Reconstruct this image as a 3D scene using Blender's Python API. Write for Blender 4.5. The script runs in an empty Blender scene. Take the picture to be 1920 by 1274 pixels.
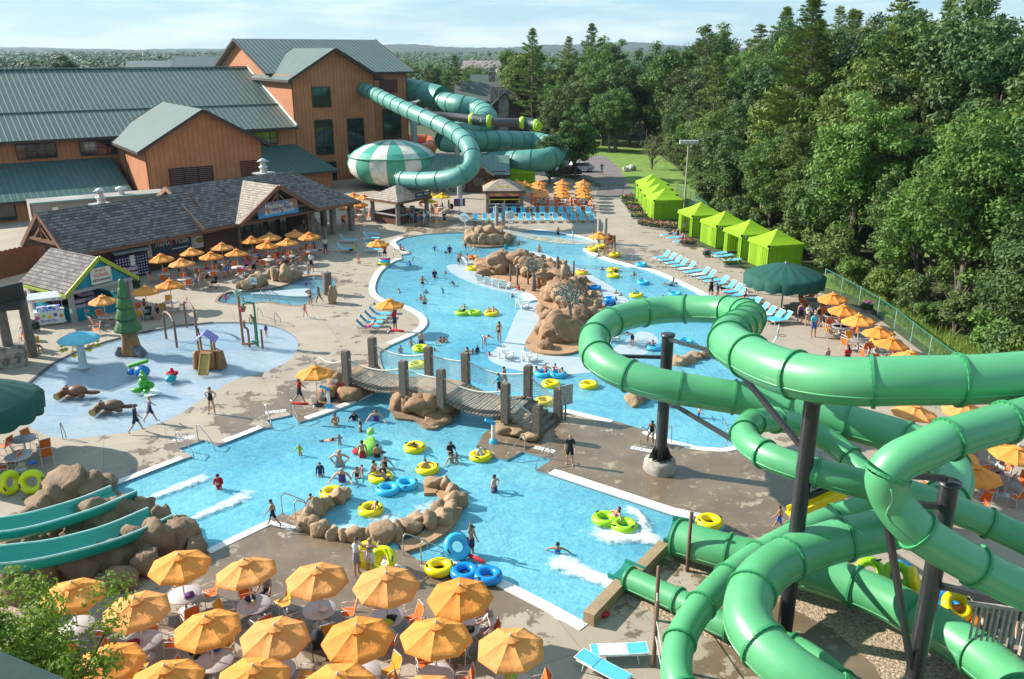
import bpy, bmesh, math, random
from math import pi, sin, cos, tan, radians as rad, atan2, sqrt
from mathutils import Vector as V, Matrix, noise, geometry
RN = random.Random(11)
SC = bpy.context.scene
COL = SC.collection
HC = 20.0; FP = 1600.0; TH = math.atan(542 / 1600); SN = sin(TH); CN = cos(TH)
def G(px, py, z=0.0):
    """world point at height z that the photo shows at pixel (px,py)"""
    v = (py - 637) / FP
    d = (HC - z) / (SN + v * CN)
    return V(((px - 960) / FP * d, d * (CN - v * SN), z))
def G2(px, py, z=0.0):
    p = G(px, py, z); return (p.x, p.y)
# ---------------------------------------------------------------- materials
MATS = {}
def nodes(m):
    m.use_nodes = True; nt = m.node_tree; nt.nodes.clear(); return nt, nt.nodes, nt.links
def mat(name, col, rough=.6, col2=None, vs=4., bump=0., bs=25., spec=.5, metal=0., transl=0., coat=0., det=5., th=(.35, .65), stretch=(1, 1, 1), bst=(1, 1, 1)):
    if name in MATS: return MATS[name]
    m = bpy.data.materials.new(name); nt, N, L = nodes(m)
    o = N.new('ShaderNodeOutputMaterial'); b = N.new('ShaderNodeBsdfPrincipled')
    b.inputs['Roughness'].default_value = rough; b.inputs['Metallic'].default_value = metal
    b.inputs['Specular IOR Level'].default_value = spec; b.inputs['Coat Weight'].default_value = coat
    c4 = (*col, 1); c2 = (*(col2 or tuple(x * .8 for x in col)), 1)
    tc = N.new('ShaderNodeTexCoord'); mp = N.new('ShaderNodeMapping'); mp.inputs['Scale'].default_value = stretch
    L.new(tc.outputs['Object'], mp.inputs[0])
    n = N.new('ShaderNodeTexNoise'); n.inputs['Scale'].default_value = vs; n.inputs['Detail'].default_value = det; n.inputs['Roughness'].default_value = .6
    L.new(mp.outputs[0], n.inputs['Vector'])
    r = N.new('ShaderNodeValToRGB'); r.color_ramp.elements[0].position = th[0]; r.color_ramp.elements[1].position = th[1]
    r.color_ramp.elements[0].color = c2; r.color_ramp.elements[1].color = c4
    L.new(n.outputs[0], r.inputs[0]); L.new(r.outputs[0], b.inputs['Base Color'])
    if bump:
        mb_ = N.new('ShaderNodeMapping'); mb_.inputs['Scale'].default_value = bst; L.new(tc.outputs['Object'], mb_.inputs[0])
        n2 = N.new('ShaderNodeTexNoise'); n2.inputs['Scale'].default_value = bs; n2.inputs['Detail'].default_value = 4
        L.new(mb_.outputs[0], n2.inputs['Vector'])
        bp = N.new('ShaderNodeBump'); bp.inputs['Strength'].default_value = bump; bp.inputs['Distance'].default_value = .08
        L.new(n2.outputs[0], bp.inputs['Height']); L.new(bp.outputs[0], b.inputs['Normal'])
    sh = b.outputs[0]
    if transl:
        t = N.new('ShaderNodeBsdfTranslucent'); L.new(r.outputs[0], t.inputs[0])
        mx = N.new('ShaderNodeMixShader'); mx.inputs[0].default_value = transl
        L.new(sh, mx.inputs[1]); L.new(t.outputs[0], mx.inputs[2]); sh = mx.outputs[0]
    L.new(sh, o.inputs[0]); MATS[name] = m; m.diffuse_color = c4
    return m
def stripes(name, col, col2, axis, freq, duty=.12, rough=.5, bump=.5, spec=.5, jit=0., col3=None, metal=0.):
    """surface with seams / boards: a seam every 1/freq metres along local axis ('x','y','z' or ('x','z') for rows of shakes)"""
    m = bpy.data.materials.new(name); nt, N, L = nodes(m)
    o = N.new('ShaderNodeOutputMaterial'); b = N.new('ShaderNodeBsdfPrincipled'); b.inputs['Roughness'].default_value = rough; b.inputs['Specular IOR Level'].default_value = spec; b.inputs['Metallic'].default_value = metal
    uv = N.new('ShaderNodeUVMap'); sp = N.new('ShaderNodeSeparateXYZ'); L.new(uv.outputs[0], sp.inputs[0])
    def mth(op, a, bv):
        k = N.new('ShaderNodeMath'); k.operation = op
        for i, x in enumerate((a, bv)):
            if isinstance(x, (int, float)): k.inputs[i].default_value = x
            elif x is not None: L.new(x, k.inputs[i])
        return k.outputs[0]
    fr = mth('FRACT', mth('MULTIPLY', sp.outputs[axis], freq), None)
    seam = mth('LESS_THAN', fr, duty)
    nz = N.new('ShaderNodeTexNoise'); nz.inputs['Scale'].default_value = .6; nz.inputs['Detail'].default_value = 6
    tc = N.new('ShaderNodeTexCoord'); L.new(tc.outputs['Object'], nz.inputs['Vector'])
    r = N.new('ShaderNodeValToRGB'); r.color_ramp.elements[0].position = .3; r.color_ramp.elements[1].position = .7
    r.color_ramp.elements[0].color = (*(x * .78 for x in col), 1); r.color_ramp.elements[1].color = (*col, 1); L.new(nz.outputs[0], r.inputs[0])
    base = r.outputs[0]
    if col3:   # each board its own tone
        fl = mth('FLOOR', mth('MULTIPLY', sp.outputs[axis], freq), None)
        oth = 'X' if axis == 'Y' else 'Y'
        fo = mth('FLOOR', mth('ADD', mth('MULTIPLY', sp.outputs[oth], jit), mth('MULTIPLY', fl, .37)), None) if jit else 0.
        wn = N.new('ShaderNodeTexWhiteNoise'); wn.noise_dimensions = '2D'; cb = N.new('ShaderNodeCombineXYZ')
        L.new(fl, cb.inputs[0])
        if jit: L.new(fo, cb.inputs[1])
        L.new(cb.outputs[0], wn.inputs['Vector'])
        m3 = N.new('ShaderNodeMix'); m3.data_type = 'RGBA'; L.new(wn.outputs[0], m3.inputs[0]); L.new(base, m3.inputs[6]); m3.inputs[7].default_value = (*col3, 1); base = m3.outputs[2]
        if jit:
            fj = mth('FRACT', mth('ADD', mth('MULTIPLY', sp.outputs[oth], jit), mth('MULTIPLY', fl, .37)), None)
            seam = mth('MAXIMUM', seam, mth('LESS_THAN', fj, .06))
    mx = N.new('ShaderNodeMix'); mx.data_type = 'RGBA'; L.new(seam, mx.inputs[0]); L.new(base, mx.inputs[6]); mx.inputs[7].default_value = (*col2, 1)
    L.new(mx.outputs[2], b.inputs['Base Color'])
    bp = N.new('ShaderNodeBump'); bp.inputs['Strength'].default_value = bump; bp.inputs['Distance'].default_value = .05
    L.new(seam if bump > 0 else fr, bp.inputs['Height'])
    L.new(bp.outputs[0], b.inputs['Normal']); L.new(b.outputs[0], o.inputs[0]); MATS[name] = m
    return m
# ---------------------------------------------------------------- mesh builder
_ico = {}
def ico(s):
    if s not in _ico:
        bm = bmesh.new(); bmesh.ops.create_icosphere(bm, subdivisions=s, radius=1)
        _ico[s] = ([v.co.copy() for v in bm.verts], [[v.index for v in f.verts] for f in bm.faces]); bm.free()
    return _ico[s]
class MB:
    def __init__(s): s.v = []; s.f = []; s.mi = []; s.sm = []
    def add(s, vs, fs, m=0, sm=False):
        b = len(s.v); s.v.extend(V(x) for x in vs)
        for f in fs: s.f.append([b + i for i in f]); s.mi.append(m); s.sm.append(sm)
        return s
    def box(s, c, d, rz=0, m=0):
        x, y, z = (k / 2 for k in d); R = Matrix.Rotation(rz, 3, 'Z'); c = V(c)
        vs = [c + R @ V((i * x, j * y, k * z)) for k in (-1, 1) for i, j in ((-1, -1), (1, -1), (1, 1), (-1, 1))]
        return s.add(vs, [(3, 2, 1, 0), (4, 5, 6, 7), (0, 1, 5, 4), (1, 2, 6, 5), (2, 3, 7, 6), (3, 0, 4, 7)], m)
    def beam(s, a, b, w, h, m=0, up=V((0, 0, 1))):
        a = V(a); b = V(b); d = (b - a).normalized(); sd = d.cross(up)
        if sd.length < 1e-4: sd = d.cross(V((0, 1, 0)))
        sd.normalize(); u = sd.cross(d); sd = sd * (w / 2); u = u * (h / 2)
        vs = [p + i * sd + j * u for p in (a, b) for i, j in ((-1, -1), (1, -1), (1, 1), (-1, 1))]
        return s.add(vs, [(3, 2, 1, 0), (4, 5, 6, 7), (0, 1, 5, 4), (1, 2, 6, 5), (2, 3, 7, 6), (3, 0, 4, 7)], m)
    def tube(s, pts, r, n=8, m=0, closed=False, caps=True, sm=True, wob=0, seed=0):
        pts = [V(p) for p in pts]; k = len(pts); rs = r if isinstance(r, (list, tuple)) else [r] * k
        T = [((pts[(i + 1) % k] if closed or i < k - 1 else pts[i]) - (pts[i - 1] if closed or i > 0 else pts[i])).normalized() for i in range(k)]
        nr = T[0].orthogonal().normalized(); vs = []; q = random.Random(seed)
        for i in range(k):
            nr = (nr - T[i] * nr.dot(T[i]))
            if nr.length < 1e-5: nr = T[i].orthogonal()
            nr.normalize(); bn = T[i].cross(nr)
            for j in range(n):
                a = 2 * pi * j / n; rr = rs[i] * (1 + wob * (q.random() - .5))
                vs.append(pts[i] + nr * cos(a) * rr + bn * sin(a) * rr)
        fs = []
        for i in range(k if closed else k - 1):
            i2 = (i + 1) % k
            for j in range(n): fs.append((i * n + j, i * n + (j + 1) % n, i2 * n + (j + 1) % n, i2 * n + j))
        s.add(vs, fs, m, sm)
        if caps and not closed: s.add(vs[:n][::-1], [tuple(range(n))], m); s.add(vs[-n:], [tuple(range(n))], m)
        return s
    def lathe(s, prof, n=16, c=(0, 0, 0), m=0, sm=True, scale=(1, 1), wav=None):
        c = V(c); vs = []; fs = []
        for r, z in prof:
            for j in range(n):
                a = 2 * pi * j / n; k = wav(a, z) if wav else 1
                vs.append(c + V((r * k * cos(a) * scale[0], r * k * sin(a) * scale[1], z)))
        for i in range(len(prof) - 1):
            for j in range(n): fs.append((i * n + j, i * n + (j + 1) % n, (i + 1) * n + (j + 1) % n, (i + 1) * n + j))
        s.add(vs, fs, m, sm)
        if prof[0][0] > .01: s.add(vs[:n][::-1], [tuple(range(n))], m)
        if prof[-1][0] > .01: s.add(vs[-n:], [tuple(range(n))], m)
        return s
    def prism(s, poly, z0, z1, m=0):
        n = len(poly); a = sum(poly[i][0] * poly[(i + 1) % n][1] - poly[(i + 1) % n][0] * poly[i][1] for i in range(n))
        if a < 0: poly = poly[::-1]
        vs = [(p[0], p[1], z0) for p in poly] + [(p[0], p[1], z1) for p in poly]
        return s.add(vs, [tuple(range(n))[::-1], tuple(range(n, 2 * n))] + [(i, (i + 1) % n, n + (i + 1) % n, n + i) for i in range(n)], m)
    def rock(s, c, d, seed=0, sub=3, m=0, amp=.28, flat=True):
        vs, fs = ico(sub); o = V((seed * 7.31, seed * 3.17, seed * 1.7)); c = V(c); q = random.Random(seed); out = []
        R = Matrix.Rotation(q.random() * 6.28, 3, 'Z')
        cut = []
        for _ in range(13):
            n = V((q.gauss(0, 1), q.gauss(0, 1), q.gauss(0, .8))).normalized(); cut.append((n, q.uniform(.58, .86)))
        for p in vs:
            k = p.copy()
            for n, h in cut:
                e = k.dot(n) - h
                if e > 0: k -= n * e * .93
            k *= 1.12 + amp * (noise.noise(p * 1.3 + o) * .6 + .35 * noise.noise(p * 3.1 + o) + .2 * noise.noise(p * 7 + o))
            if sub > 2:   # cracks between worn blocks
                dv = noise.voronoi(p * (1.15 if sub == 3 else 2.1) + o)[0]; k *= 1 - .20 * max(0, 1 - (dv[1] - dv[0]) / .16) ** 1.5
            k = R @ k
            out.append(c + V((k.x * d[0], k.y * d[1], k.z * d[2])))
        return s.add(out, fs, m, True)
    def quad(s, a, b, c, d, m=0, sm=False): return s.add([a, b, c, d], [(0, 1, 2, 3)], m, sm)
    def ball(s, c, d, m=0, sub=2):
        vs, fs = ico(sub); c = V(c)
        return s.add([c + V((p.x * d[0], p.y * d[1], p.z * d[2])) for p in vs], fs, m, True)
    def torus(s, c, R, r, n=20, k=10, m=0, sz=1., rot=None):
        pts = [V((R * cos(2 * pi * i / n), R * sin(2 * pi * i / n), 0)) for i in range(n)]
        vs = []; c = V(c)
        for i in range(n):
            a = 2 * pi * i / n
            for j in range(k):
                b = 2 * pi * j / k; p = V(((R + r * cos(b)) * cos(a), (R + r * cos(b)) * sin(a), r * sin(b) * sz))
                if rot: p = rot @ p
                vs.append(c + p)
        return s.add(vs, [(i * k + j, ((i + 1) % n) * k + j, ((i + 1) % n) * k + (j + 1) % k, i * k + (j + 1) % k) for i in range(n) for j in range(k)], m, True)
    def xf(s, M, b=0):
        for i in range(b, len(s.v)): s.v[i] = M @ s.v[i]
        return s
    def mesh(s, name, mats):
        me = bpy.data.meshes.new(name); me.from_pydata(s.v, [], s.f)
        for mm in (mats if isinstance(mats, (list, tuple)) else [mats]): me.materials.append(mm)
        me.polygons.foreach_set('material_index', s.mi); me.polygons.foreach_set('use_smooth', s.sm)
        me.update(); return me
    def build(s, name, mats, parent=None, loc=None, rz=0, uv=None):
        me = s.mesh(name, mats)
        if uv: setuv(me, uv)
        return link(name, me, parent, loc, rz)
def setuv(me, uv):
    """uv = (u axis, v axis) in local metres"""
    l = me.uv_layers.new(name='UVMap'); u, v = V(uv[0]), V(uv[1])
    for lp in me.loops:
        p = me.vertices[lp.vertex_index].co; l.data[lp.index].uv = (p.dot(u), p.dot(v))
def link(name, me, parent=None, loc=None, rz=0):
    o = bpy.data.objects.new(name, me); COL.objects.link(o)
    if parent is not None: o.parent = parent
    if loc is not None: o.location = loc
    if rz: o.rotation_euler = (0, 0, rz)
    return o
LABELS = {}
def tag(o, label, cat, group=None):
    o['label'] = label; o['category'] = cat
    if group: o['group'] = group
    LABELS.setdefault(label, []).append(o)
    return o
def thing(name, label, cat, loc=(0, 0, 0), rz=0, group=None):
    o = bpy.data.objects.new(name, None); COL.objects.link(o); o.location = loc; o.rotation_euler = (0, 0, rz); o.empty_display_size = .1
    if label: tag(o, label, cat, group)
    return o
def struct(o, kind='structure'): o['kind'] = kind; return o
def dup(o, parent=None):
    c = o.copy(); COL.objects.link(c)
    if parent is not None: c.parent = parent
    for ch in list(o.children): dup(ch, c)
    return c
class Proto:
    def __init__(s, root): s.root = root; s.used = False
    def put(s, loc, rz, label, cat, group=None, sc=1., mats=None):
        o = dup(s.root) if s.used else s.root
        s.pend = None
        if not s.used:   # keep a clean source: the first is the source itself
            s.used = True
        o.location = loc; o.rotation_euler = (0, 0, rz); o.scale = (sc, sc, sc)
        for k in ('label', 'category', 'group'):
            if k in o: del o[k]
        tag(o, label, cat, group)
        s.paint(o, mats)
        return o
    def paint(s, o, mats):
        st = [o]
        while st:
            x = st.pop(); st.extend(x.children)
            if x.type == 'MESH':
                key = x.name.split('.')[0]
                if mats and key in mats:
                    x.material_slots[0].link = 'OBJECT'; x.material_slots[0].material = mats[key]
                elif x.material_slots and x.material_slots[0].link == 'OBJECT':
                    x.material_slots[0].link = 'DATA'
def ordw(i): return ['first', 'second', 'third', 'fourth', 'fifth', 'sixth', 'seventh', 'eighth', 'ninth', 'tenth', 'eleventh', 'twelfth', 'thirteenth', 'fourteenth', 'fifteenth', 'sixteenth', 'seventeenth', 'eighteenth', 'nineteenth', 'twentieth', 'twenty-first', 'twenty-second', 'twenty-third', 'twenty-fourth', 'twenty-fifth', 'twenty-sixth', 'twenty-seventh', 'twenty-eighth', 'twenty-ninth', 'thirtieth', 'thirty-first', 'thirty-second', 'thirty-third', 'thirty-fourth'][i]
def inside(p, poly):
    x, y = p; c = False; n = len(poly)
    for i in range(n):
        a = poly[i]; b = poly[i - 1]
        if (a[1] > y) != (b[1] > y) and x < (b[0] - a[0]) * (y - a[1]) / (b[1] - a[1]) + a[0]: c = not c
    return c
def smooth(pts, k=4, closed=True):
    """Catmull-Rom through points (any dimension)"""
    pts = [V(p) for p in pts]; n = len(pts); out = []
    for i in range(n if closed else n - 1):
        g = (lambda j: pts[j % n]) if closed else (lambda j: pts[min(max(j, 0), n - 1)])
        a, b, c, d = g(i - 1), g(i), g(i + 1), g(i + 2)
        for t in range(k):
            t /= k
            out.append(.5 * ((2 * b) + (c - a) * t + (2 * a - 5 * b + 4 * c - d) * t * t + (3 * b - a - 3 * c + d) * t ** 3))
    if not closed: out.append(pts[-1])
    return out
def sheet(name, outer, holes, z, m, kind='structure'):
    vs = []; ed = []
    for lp in [outer] + holes:
        b = len(vs); vs += [V((p[0], p[1])) for p in lp]; ed += [(b + i, b + (i + 1) % len(lp)) for i in range(len(lp))]
    r = geometry.delaunay_2d_cdt(vs, ed, [], 0, 1e-4)
    mb = MB(); fs = []
    for f in r[2]:
        c = sum((r[0][i] for i in f), V((0, 0))) / len(f)
        if inside(c, outer) and not any(inside(c, h) for h in holes):
            a, b_, c_ = (r[0][i] for i in f[:3])
            fs.append(f if (b_ - a).cross(c_ - a) > 0 else f[::-1])
    mb.add([(p.x, p.y, z) for p in r[0]], fs)
    return struct(mb.build(name, m), kind)
def poly_px(L, z=0): return [G2(*p, z) for p in L]
def ribbon(mb, pts, w, z, m=0, h=.1):
    """kerb strip: pts world 2d along the water edge, widened to the left by w (negative: right)"""
    n = len(pts); L_ = []; R_ = []
    for i in range(n):
        a = V(pts[max(i - 1, 0)]); b = V(pts[min(i + 1, n - 1)]); d = (b - a).normalized(); p = V(pts[i]); nn = V((-d.y, d.x))
        L_.append(p + nn * w); R_.append(p)
    for i in range(n - 1):
        q = [R_[i], R_[i + 1], L_[i + 1], L_[i]]
        if w < 0: q = q[::-1]
        mb.quad(*[(p.x, p.y, z) for p in q], m)
        for u, v_ in ((L_[i], L_[i + 1]), (R_[i + 1], R_[i])): mb.quad((u.x, u.y, z - h), (v_.x, v_.y, z - h), (v_.x, v_.y, z), (u.x, u.y, z), m)
    for i in (0, n - 1):
        u, v_ = L_[i], R_[i]; mb.quad((u.x, u.y, z - h), (v_.x, v_.y, z - h), (v_.x, v_.y, z), (u.x, u.y, z), m)
# ---------------------------------------------------------------- camera, light, sky
cam = bpy.data.cameras.new('camera'); co = bpy.data.objects.new('camera', cam); COL.objects.link(co)
co.location = (0, 0, HC); co.rotation_euler = (pi / 2 - TH, 0, 0); cam.sensor_width = 36; cam.lens = FP / 1920 * 36; cam.clip_end = 20000
HAZE = True; cam.clip_start = .3
SC.camera = co
SUN_D = V((-.955, .30, 0)).normalized(); SUN_EL = rad(31)
sl = bpy.data.lights.new('sun', 'SUN'); sl.energy = 5.0; sl.angle = rad(.6); sl.color = (1, .945, .86); so = bpy.data.objects.new('sun', sl); COL.objects.link(so)
sd = V((SUN_D.x * cos(SUN_EL), SUN_D.y * cos(SUN_EL), sin(SUN_EL))); so.rotation_euler = sd.to_track_quat('Z', 'Y').to_euler(); so.location = (-60, 20, 60)
W = bpy.data.worlds.new("World"); SC.world = W; W.use_nodes = True
def world():
    nt = W.node_tree; N = nt.nodes; L = nt.links; bg = N['Background']
    sk = N.new('ShaderNodeTexSky'); sk.sky_type = 'NISHITA'; sk.sun_disc = False; sk.sun_elevation = SUN_EL; sk.sun_rotation = atan2(SUN_D.x, SUN_D.y)
    sk.air_density = 1.0; sk.dust_density = .1; sk.ozone_density = 1.5
    # thin streaks of cloud, laid out by direction on the dome
    tc = N.new('ShaderNodeTexCoord'); mp = N.new('ShaderNodeMapping'); mp.inputs['Scale'].default_value = (3.2, 3.2, 22)
    L.new(tc.outputs['Generated'], mp.inputs[0]); n = N.new('ShaderNodeTexNoise'); n.inputs['Scale'].default_value = 1.6; n.inputs['Detail'].default_value = 7; n.inputs['Roughness'].default_value = .55
    L.new(mp.outputs[0], n.inputs['Vector']); r = N.new('ShaderNodeValToRGB'); r.color_ramp.elements[0].position = .42; r.color_ramp.elements[1].position = .66
    r.color_ramp.elements[0].color = (1.8, 3.3, 4.5, 1); r.color_ramp.elements[1].color = (3.9, 4.9, 5.4, 1)
    L.new(n.outputs[0], r.inputs[0])
    mx = N.new('ShaderNodeMix'); mx.data_type = 'RGBA'; mx.inputs[0].default_value = .78; L.new(sk.outputs[0], mx.inputs[6]); L.new(r.outputs[0], mx.inputs[7])
    L.new(mx.outputs[2], bg.inputs[0]); bg.inputs[1].default_value = .105
world()
SC.view_settings.view_transform = 'Standard'; SC.view_settings.look = 'None'; SC.view_settings.gamma = 1; SC.view_settings.exposure = .90
SC.cycles.max_bounces = 8; SC.cycles.transparent_max_bounces = 12; SC.cycles.caustics_reflective = False; SC.cycles.caustics_refractive = False
SC.cycles.use_denoising = True
# ================================================================ ground, deck, pools
def m_deck():
    m = bpy.data.materials.new('deck_concrete'); nt, N, L = nodes(m)
    o = N.new('ShaderNodeOutputMaterial'); b = N.new('ShaderNodeBsdfPrincipled'); tc = N.new('ShaderNodeTexCoord')
    def nz(s, d=6, r=.6):
        k = N.new('ShaderNodeTexNoise'); k.inputs['Scale'].default_value = s; k.inputs['Detail'].default_value = d; k.inputs['Roughness'].default_value = r
        L.new(tc.outputs['Object'], k.inputs['Vector']); return k.outputs[0]
    def rp(x, a, b_, c0, c1):
        k = N.new('ShaderNodeValToRGB'); k.color_ramp.elements[0].position = a; k.color_ramp.elements[1].position = b_
        k.color_ramp.elements[0].color = (*c0, 1); k.color_ramp.elements[1].color = (*c1, 1); L.new(x, k.inputs[0]); return k.outputs[0]
    def mix(f, a, c, mode='MIX'):
        k = N.new('ShaderNodeMix'); k.data_type = 'RGBA'; k.blend_type = mode
        if isinstance(f, float): k.inputs[0].default_value = f
        else: L.new(f, k.inputs[0])
        for i, x in ((6, a), (7, c)):
            if isinstance(x, tuple): k.inputs[i].default_value = (*x, 1)
            else: L.new(x, k.inputs[i])
        return k.outputs[2]
    def mth(op, a, c=None, cl=False):
        k = N.new('ShaderNodeMath'); k.operation = op; k.use_clamp = cl
        for i, x in enumerate((a, c)):
            if isinstance(x, (int, float)): k.inputs[i].default_value = x
            elif x is not None: L.new(x, k.inputs[i])
        return k.outputs[0]
    dry = rp(nz(.35), .3, .7, (.33, .27, .20), (.43, .36, .28))
    dry = mix(rp(nz(9, 8, .7), .3, .7, (0, 0, 0), (.5, .5, .5)), dry, (.29, .24, .18))
    # wetness: splash-out zones round the pools, broken by drying patches
    geo = N.new('ShaderNodeNewGeometry'); tot = None
    for (x, y, r, s) in WET:
        vm = N.new('ShaderNodeVectorMath'); vm.operation = 'DISTANCE'; L.new(tc.outputs['Object'], vm.inputs[0]); vm.inputs[1].default_value = (x, y, 0)
        mr = N.new('ShaderNodeMapRange'); L.new(vm.outputs['Value'], mr.inputs[0]); mr.inputs[1].default_value = r * .35; mr.inputs[2].default_value = r; mr.inputs[3].default_value = s; mr.inputs[4].default_value = 0
        tot = mr.outputs[0] if tot is None else mth('MAXIMUM', tot, mr.outputs[0])
    edge = mth('ADD', mth('MULTIPLY', nz(.55, 9, .68), 1.5), mth('MULTIPLY', tot, 1.0))
    wet = rp(edge, .98, 1.16, (0, 0, 0), (1, 1, 1)); 
    wetc = rp(nz(.5, 5), .3, .7, (.14, .097, .058), (.225, .165, .11))
    c = mix(wet, dry, wetc)
    # pale drying blotches inside wet areas
    bl = rp(nz(1.3, 8, .75), .57, .63, (0, 0, 0), (1, 1, 1)); 
    wb = mth('MULTIPLY', wet, bl); wb = mth('MULTIPLY', wb, .75); c = mix(wb, c, (.40, .34, .27))
    st = rp(nz(.22, 7, .7), .66, .74, (0, 0, 0), (.55, .55, .55)); c = mix(st, c, (.26, .18, .11))
    # control joints, 3 m panels turned to the pools
    mp = N.new('ShaderNodeMapping'); mp.inputs['Rotation'].default_value = (0, 0, rad(-24)); L.new(tc.outputs['Object'], mp.inputs[0])
    br = N.new('ShaderNodeTexBrick'); br.offset = 0; br.inputs['Scale'].default_value = 1; br.inputs['Mortar Size'].default_value = .018; br.inputs['Brick Width'].default_value = 3.1; br.inputs['Row Height'].default_value = 3.1
    br.inputs['Color1'].default_value = (0, 0, 0, 1); br.inputs['Color2'].default_value = (.16, .16, .16, 1); br.inputs['Mortar'].default_value = (.6, .6, .6, 1); L.new(mp.outputs[0], br.inputs['Vector'])
    c = mix(br.outputs[0], c, (.14, .11, .085))
    L.new(c, b.inputs['Base Color'])
    inv = mth('SUBTRACT', wet, wb, True); L.new(mth('SUBTRACT', .75, mth('MULTIPLY', inv, .5)), b.inputs['Roughness'])
    bp = N.new('ShaderNodeBump'); bp.inputs['Strength'].default_value = .25; bp.inputs['Distance'].default_value = .02; L.new(nz(30, 4), bp.inputs['Height']); L.new(bp.outputs[0], b.inputs['Normal'])
    L.new(b.outputs[0], o.inputs[0]); return m
WET = [(*G2(1180, 900), 13, .42), (*G2(960, 830), 8, .45), (*G2(700, 1040), 8, .5), (*G2(560, 780), 9, .30), (*G2(1350, 900), 9, .40), (*G2(420, 840), 9, .22), (*G2(640, 700), 10, .2), (*G2(700, 600), 10, .1),
       (*G2(600, 640), 9, .12), (*G2(660, 520), 14, .12), (*G2(840, 1080), 6, .5), (*G2(1500, 1200), 6, .4), (*G2(1120, 480), 12, .3), (*G2(560, 1050), 8, .4), (*G2(500, 600), 12, .05), (*G2(860, 425), 12, .3), (*G2(1300, 480), 20, .12)]
M_DECK = m_deck()
def m_water(name, tint, foam=.04, sc=1.0, dif=(.75, .9, .95), murk=.12):
    m = bpy.data.materials.new(name); nt, N, L = nodes(m)
    o = N.new('ShaderNodeOutputMaterial'); tc = N.new('ShaderNodeTexCoord')
    def nz(s, d=4, r=.55, dist=0.):
        k = N.new('ShaderNodeTexNoise'); k.inputs['Scale'].default_value = s; k.inputs['Detail'].default_value = d; k.inputs['Roughness'].default_value = r; k.inputs['Distortion'].default_value = dist
        L.new(tc.outputs['Object'], k.inputs['Vector']); return k.outputs[0]
    bp = N.new('ShaderNodeBump'); bp.inputs['Strength'].default_value = .7; bp.inputs['Distance'].default_value = .10
    w = N.new('ShaderNodeMath'); w.operation = 'ADD'; L.new(nz(1.1 * sc, 5, .6, .6), w.inputs[0]); mm = N.new('ShaderNodeMath'); mm.operation = 'MULTIPLY'; mm.inputs[1].default_value = .45; L.new(nz(4.5 * sc, 4, .6, .8), mm.inputs[0]); L.new(mm.outputs[0], w.inputs[1])
    L.new(w.outputs[0], bp.inputs['Height'])
    tr = N.new('ShaderNodeBsdfTransparent'); tr.inputs[0].default_value = (*tint, 1)
    df = N.new('ShaderNodeBsdfDiffuse'); cr = N.new('ShaderNodeValToRGB'); cr.color_ramp.elements[0].position = .36; cr.color_ramp.elements[1].position = .60; cr.color_ramp.elements[0].color = (dif[0] * .42, dif[1] * .66, dif[2] * .82, 1); cr.color_ramp.elements[1].color = (dif[0] * 1.5, dif[1] * 1.16, dif[2] * 1.08, 1)
    av = N.new('ShaderNodeMath'); av.operation = 'MULTIPLY_ADD'; L.new(nz(.10 * sc, 4, .6, .4), av.inputs[0]); av.inputs[1].default_value = .50; sm = N.new('ShaderNodeMath'); sm.operation = 'MULTIPLY'; sm.inputs[1].default_value = .50; L.new(nz(1.9 * sc, 7, .72, 1.6), sm.inputs[0]); L.new(sm.outputs[0], av.inputs[2]); L.new(av.outputs[0], cr.inputs[0]); L.new(cr.outputs[0], df.inputs[0]); L.new(bp.outputs[0], df.inputs['Normal'])  # caustic-like ripples of light and dark put into the diffuse colour
    rp = N.new('ShaderNodeValToRGB'); rp.color_ramp.elements[0].position = .47; rp.color_ramp.elements[1].position = .72
    rp.color_ramp.elements[0].color = (murk,) * 3 + (1,); rp.color_ramp.elements[1].color = (murk + foam,) * 3 + (1,); L.new(nz(2.6 * sc, 8, .72, 1.5), rp.inputs[0])
    m1 = N.new('ShaderNodeMixShader'); L.new(rp.outputs[0], m1.inputs[0]); L.new(tr.outputs[0], m1.inputs[1]); L.new(df.outputs[0], m1.inputs[2])
    gl = N.new('ShaderNodeBsdfGlossy'); gl.inputs['Roughness'].default_value = .06; L.new(bp.outputs[0], gl.inputs['Normal'])
    lw = N.new('ShaderNodeLayerWeight'); lw.inputs[0].default_value = .5; L.new(bp.outputs[0], lw.inputs['Normal']); pw = N.new('ShaderNodeMath'); pw.operation = 'POWER'; pw.inputs[1].default_value = 5; L.new(lw.outputs['Facing'], pw.inputs[0]); fr = N.new('ShaderNodeMath'); fr.operation = 'MULTIPLY_ADD'; L.new(pw.outputs[0], fr.inputs[0]); fr.inputs[1].default_value = .9; fr.inputs[2].default_value = .02
    m2 = N.new('ShaderNodeMixShader'); L.new(fr.outputs[0], m2.inputs[0]); L.new(m1.outputs[0], m2.inputs[1]); L.new(gl.outputs[0], m2.inputs[2])
    L.new(m2.outputs[0], o.inputs[0]); MATS[name] = m; return m
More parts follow.
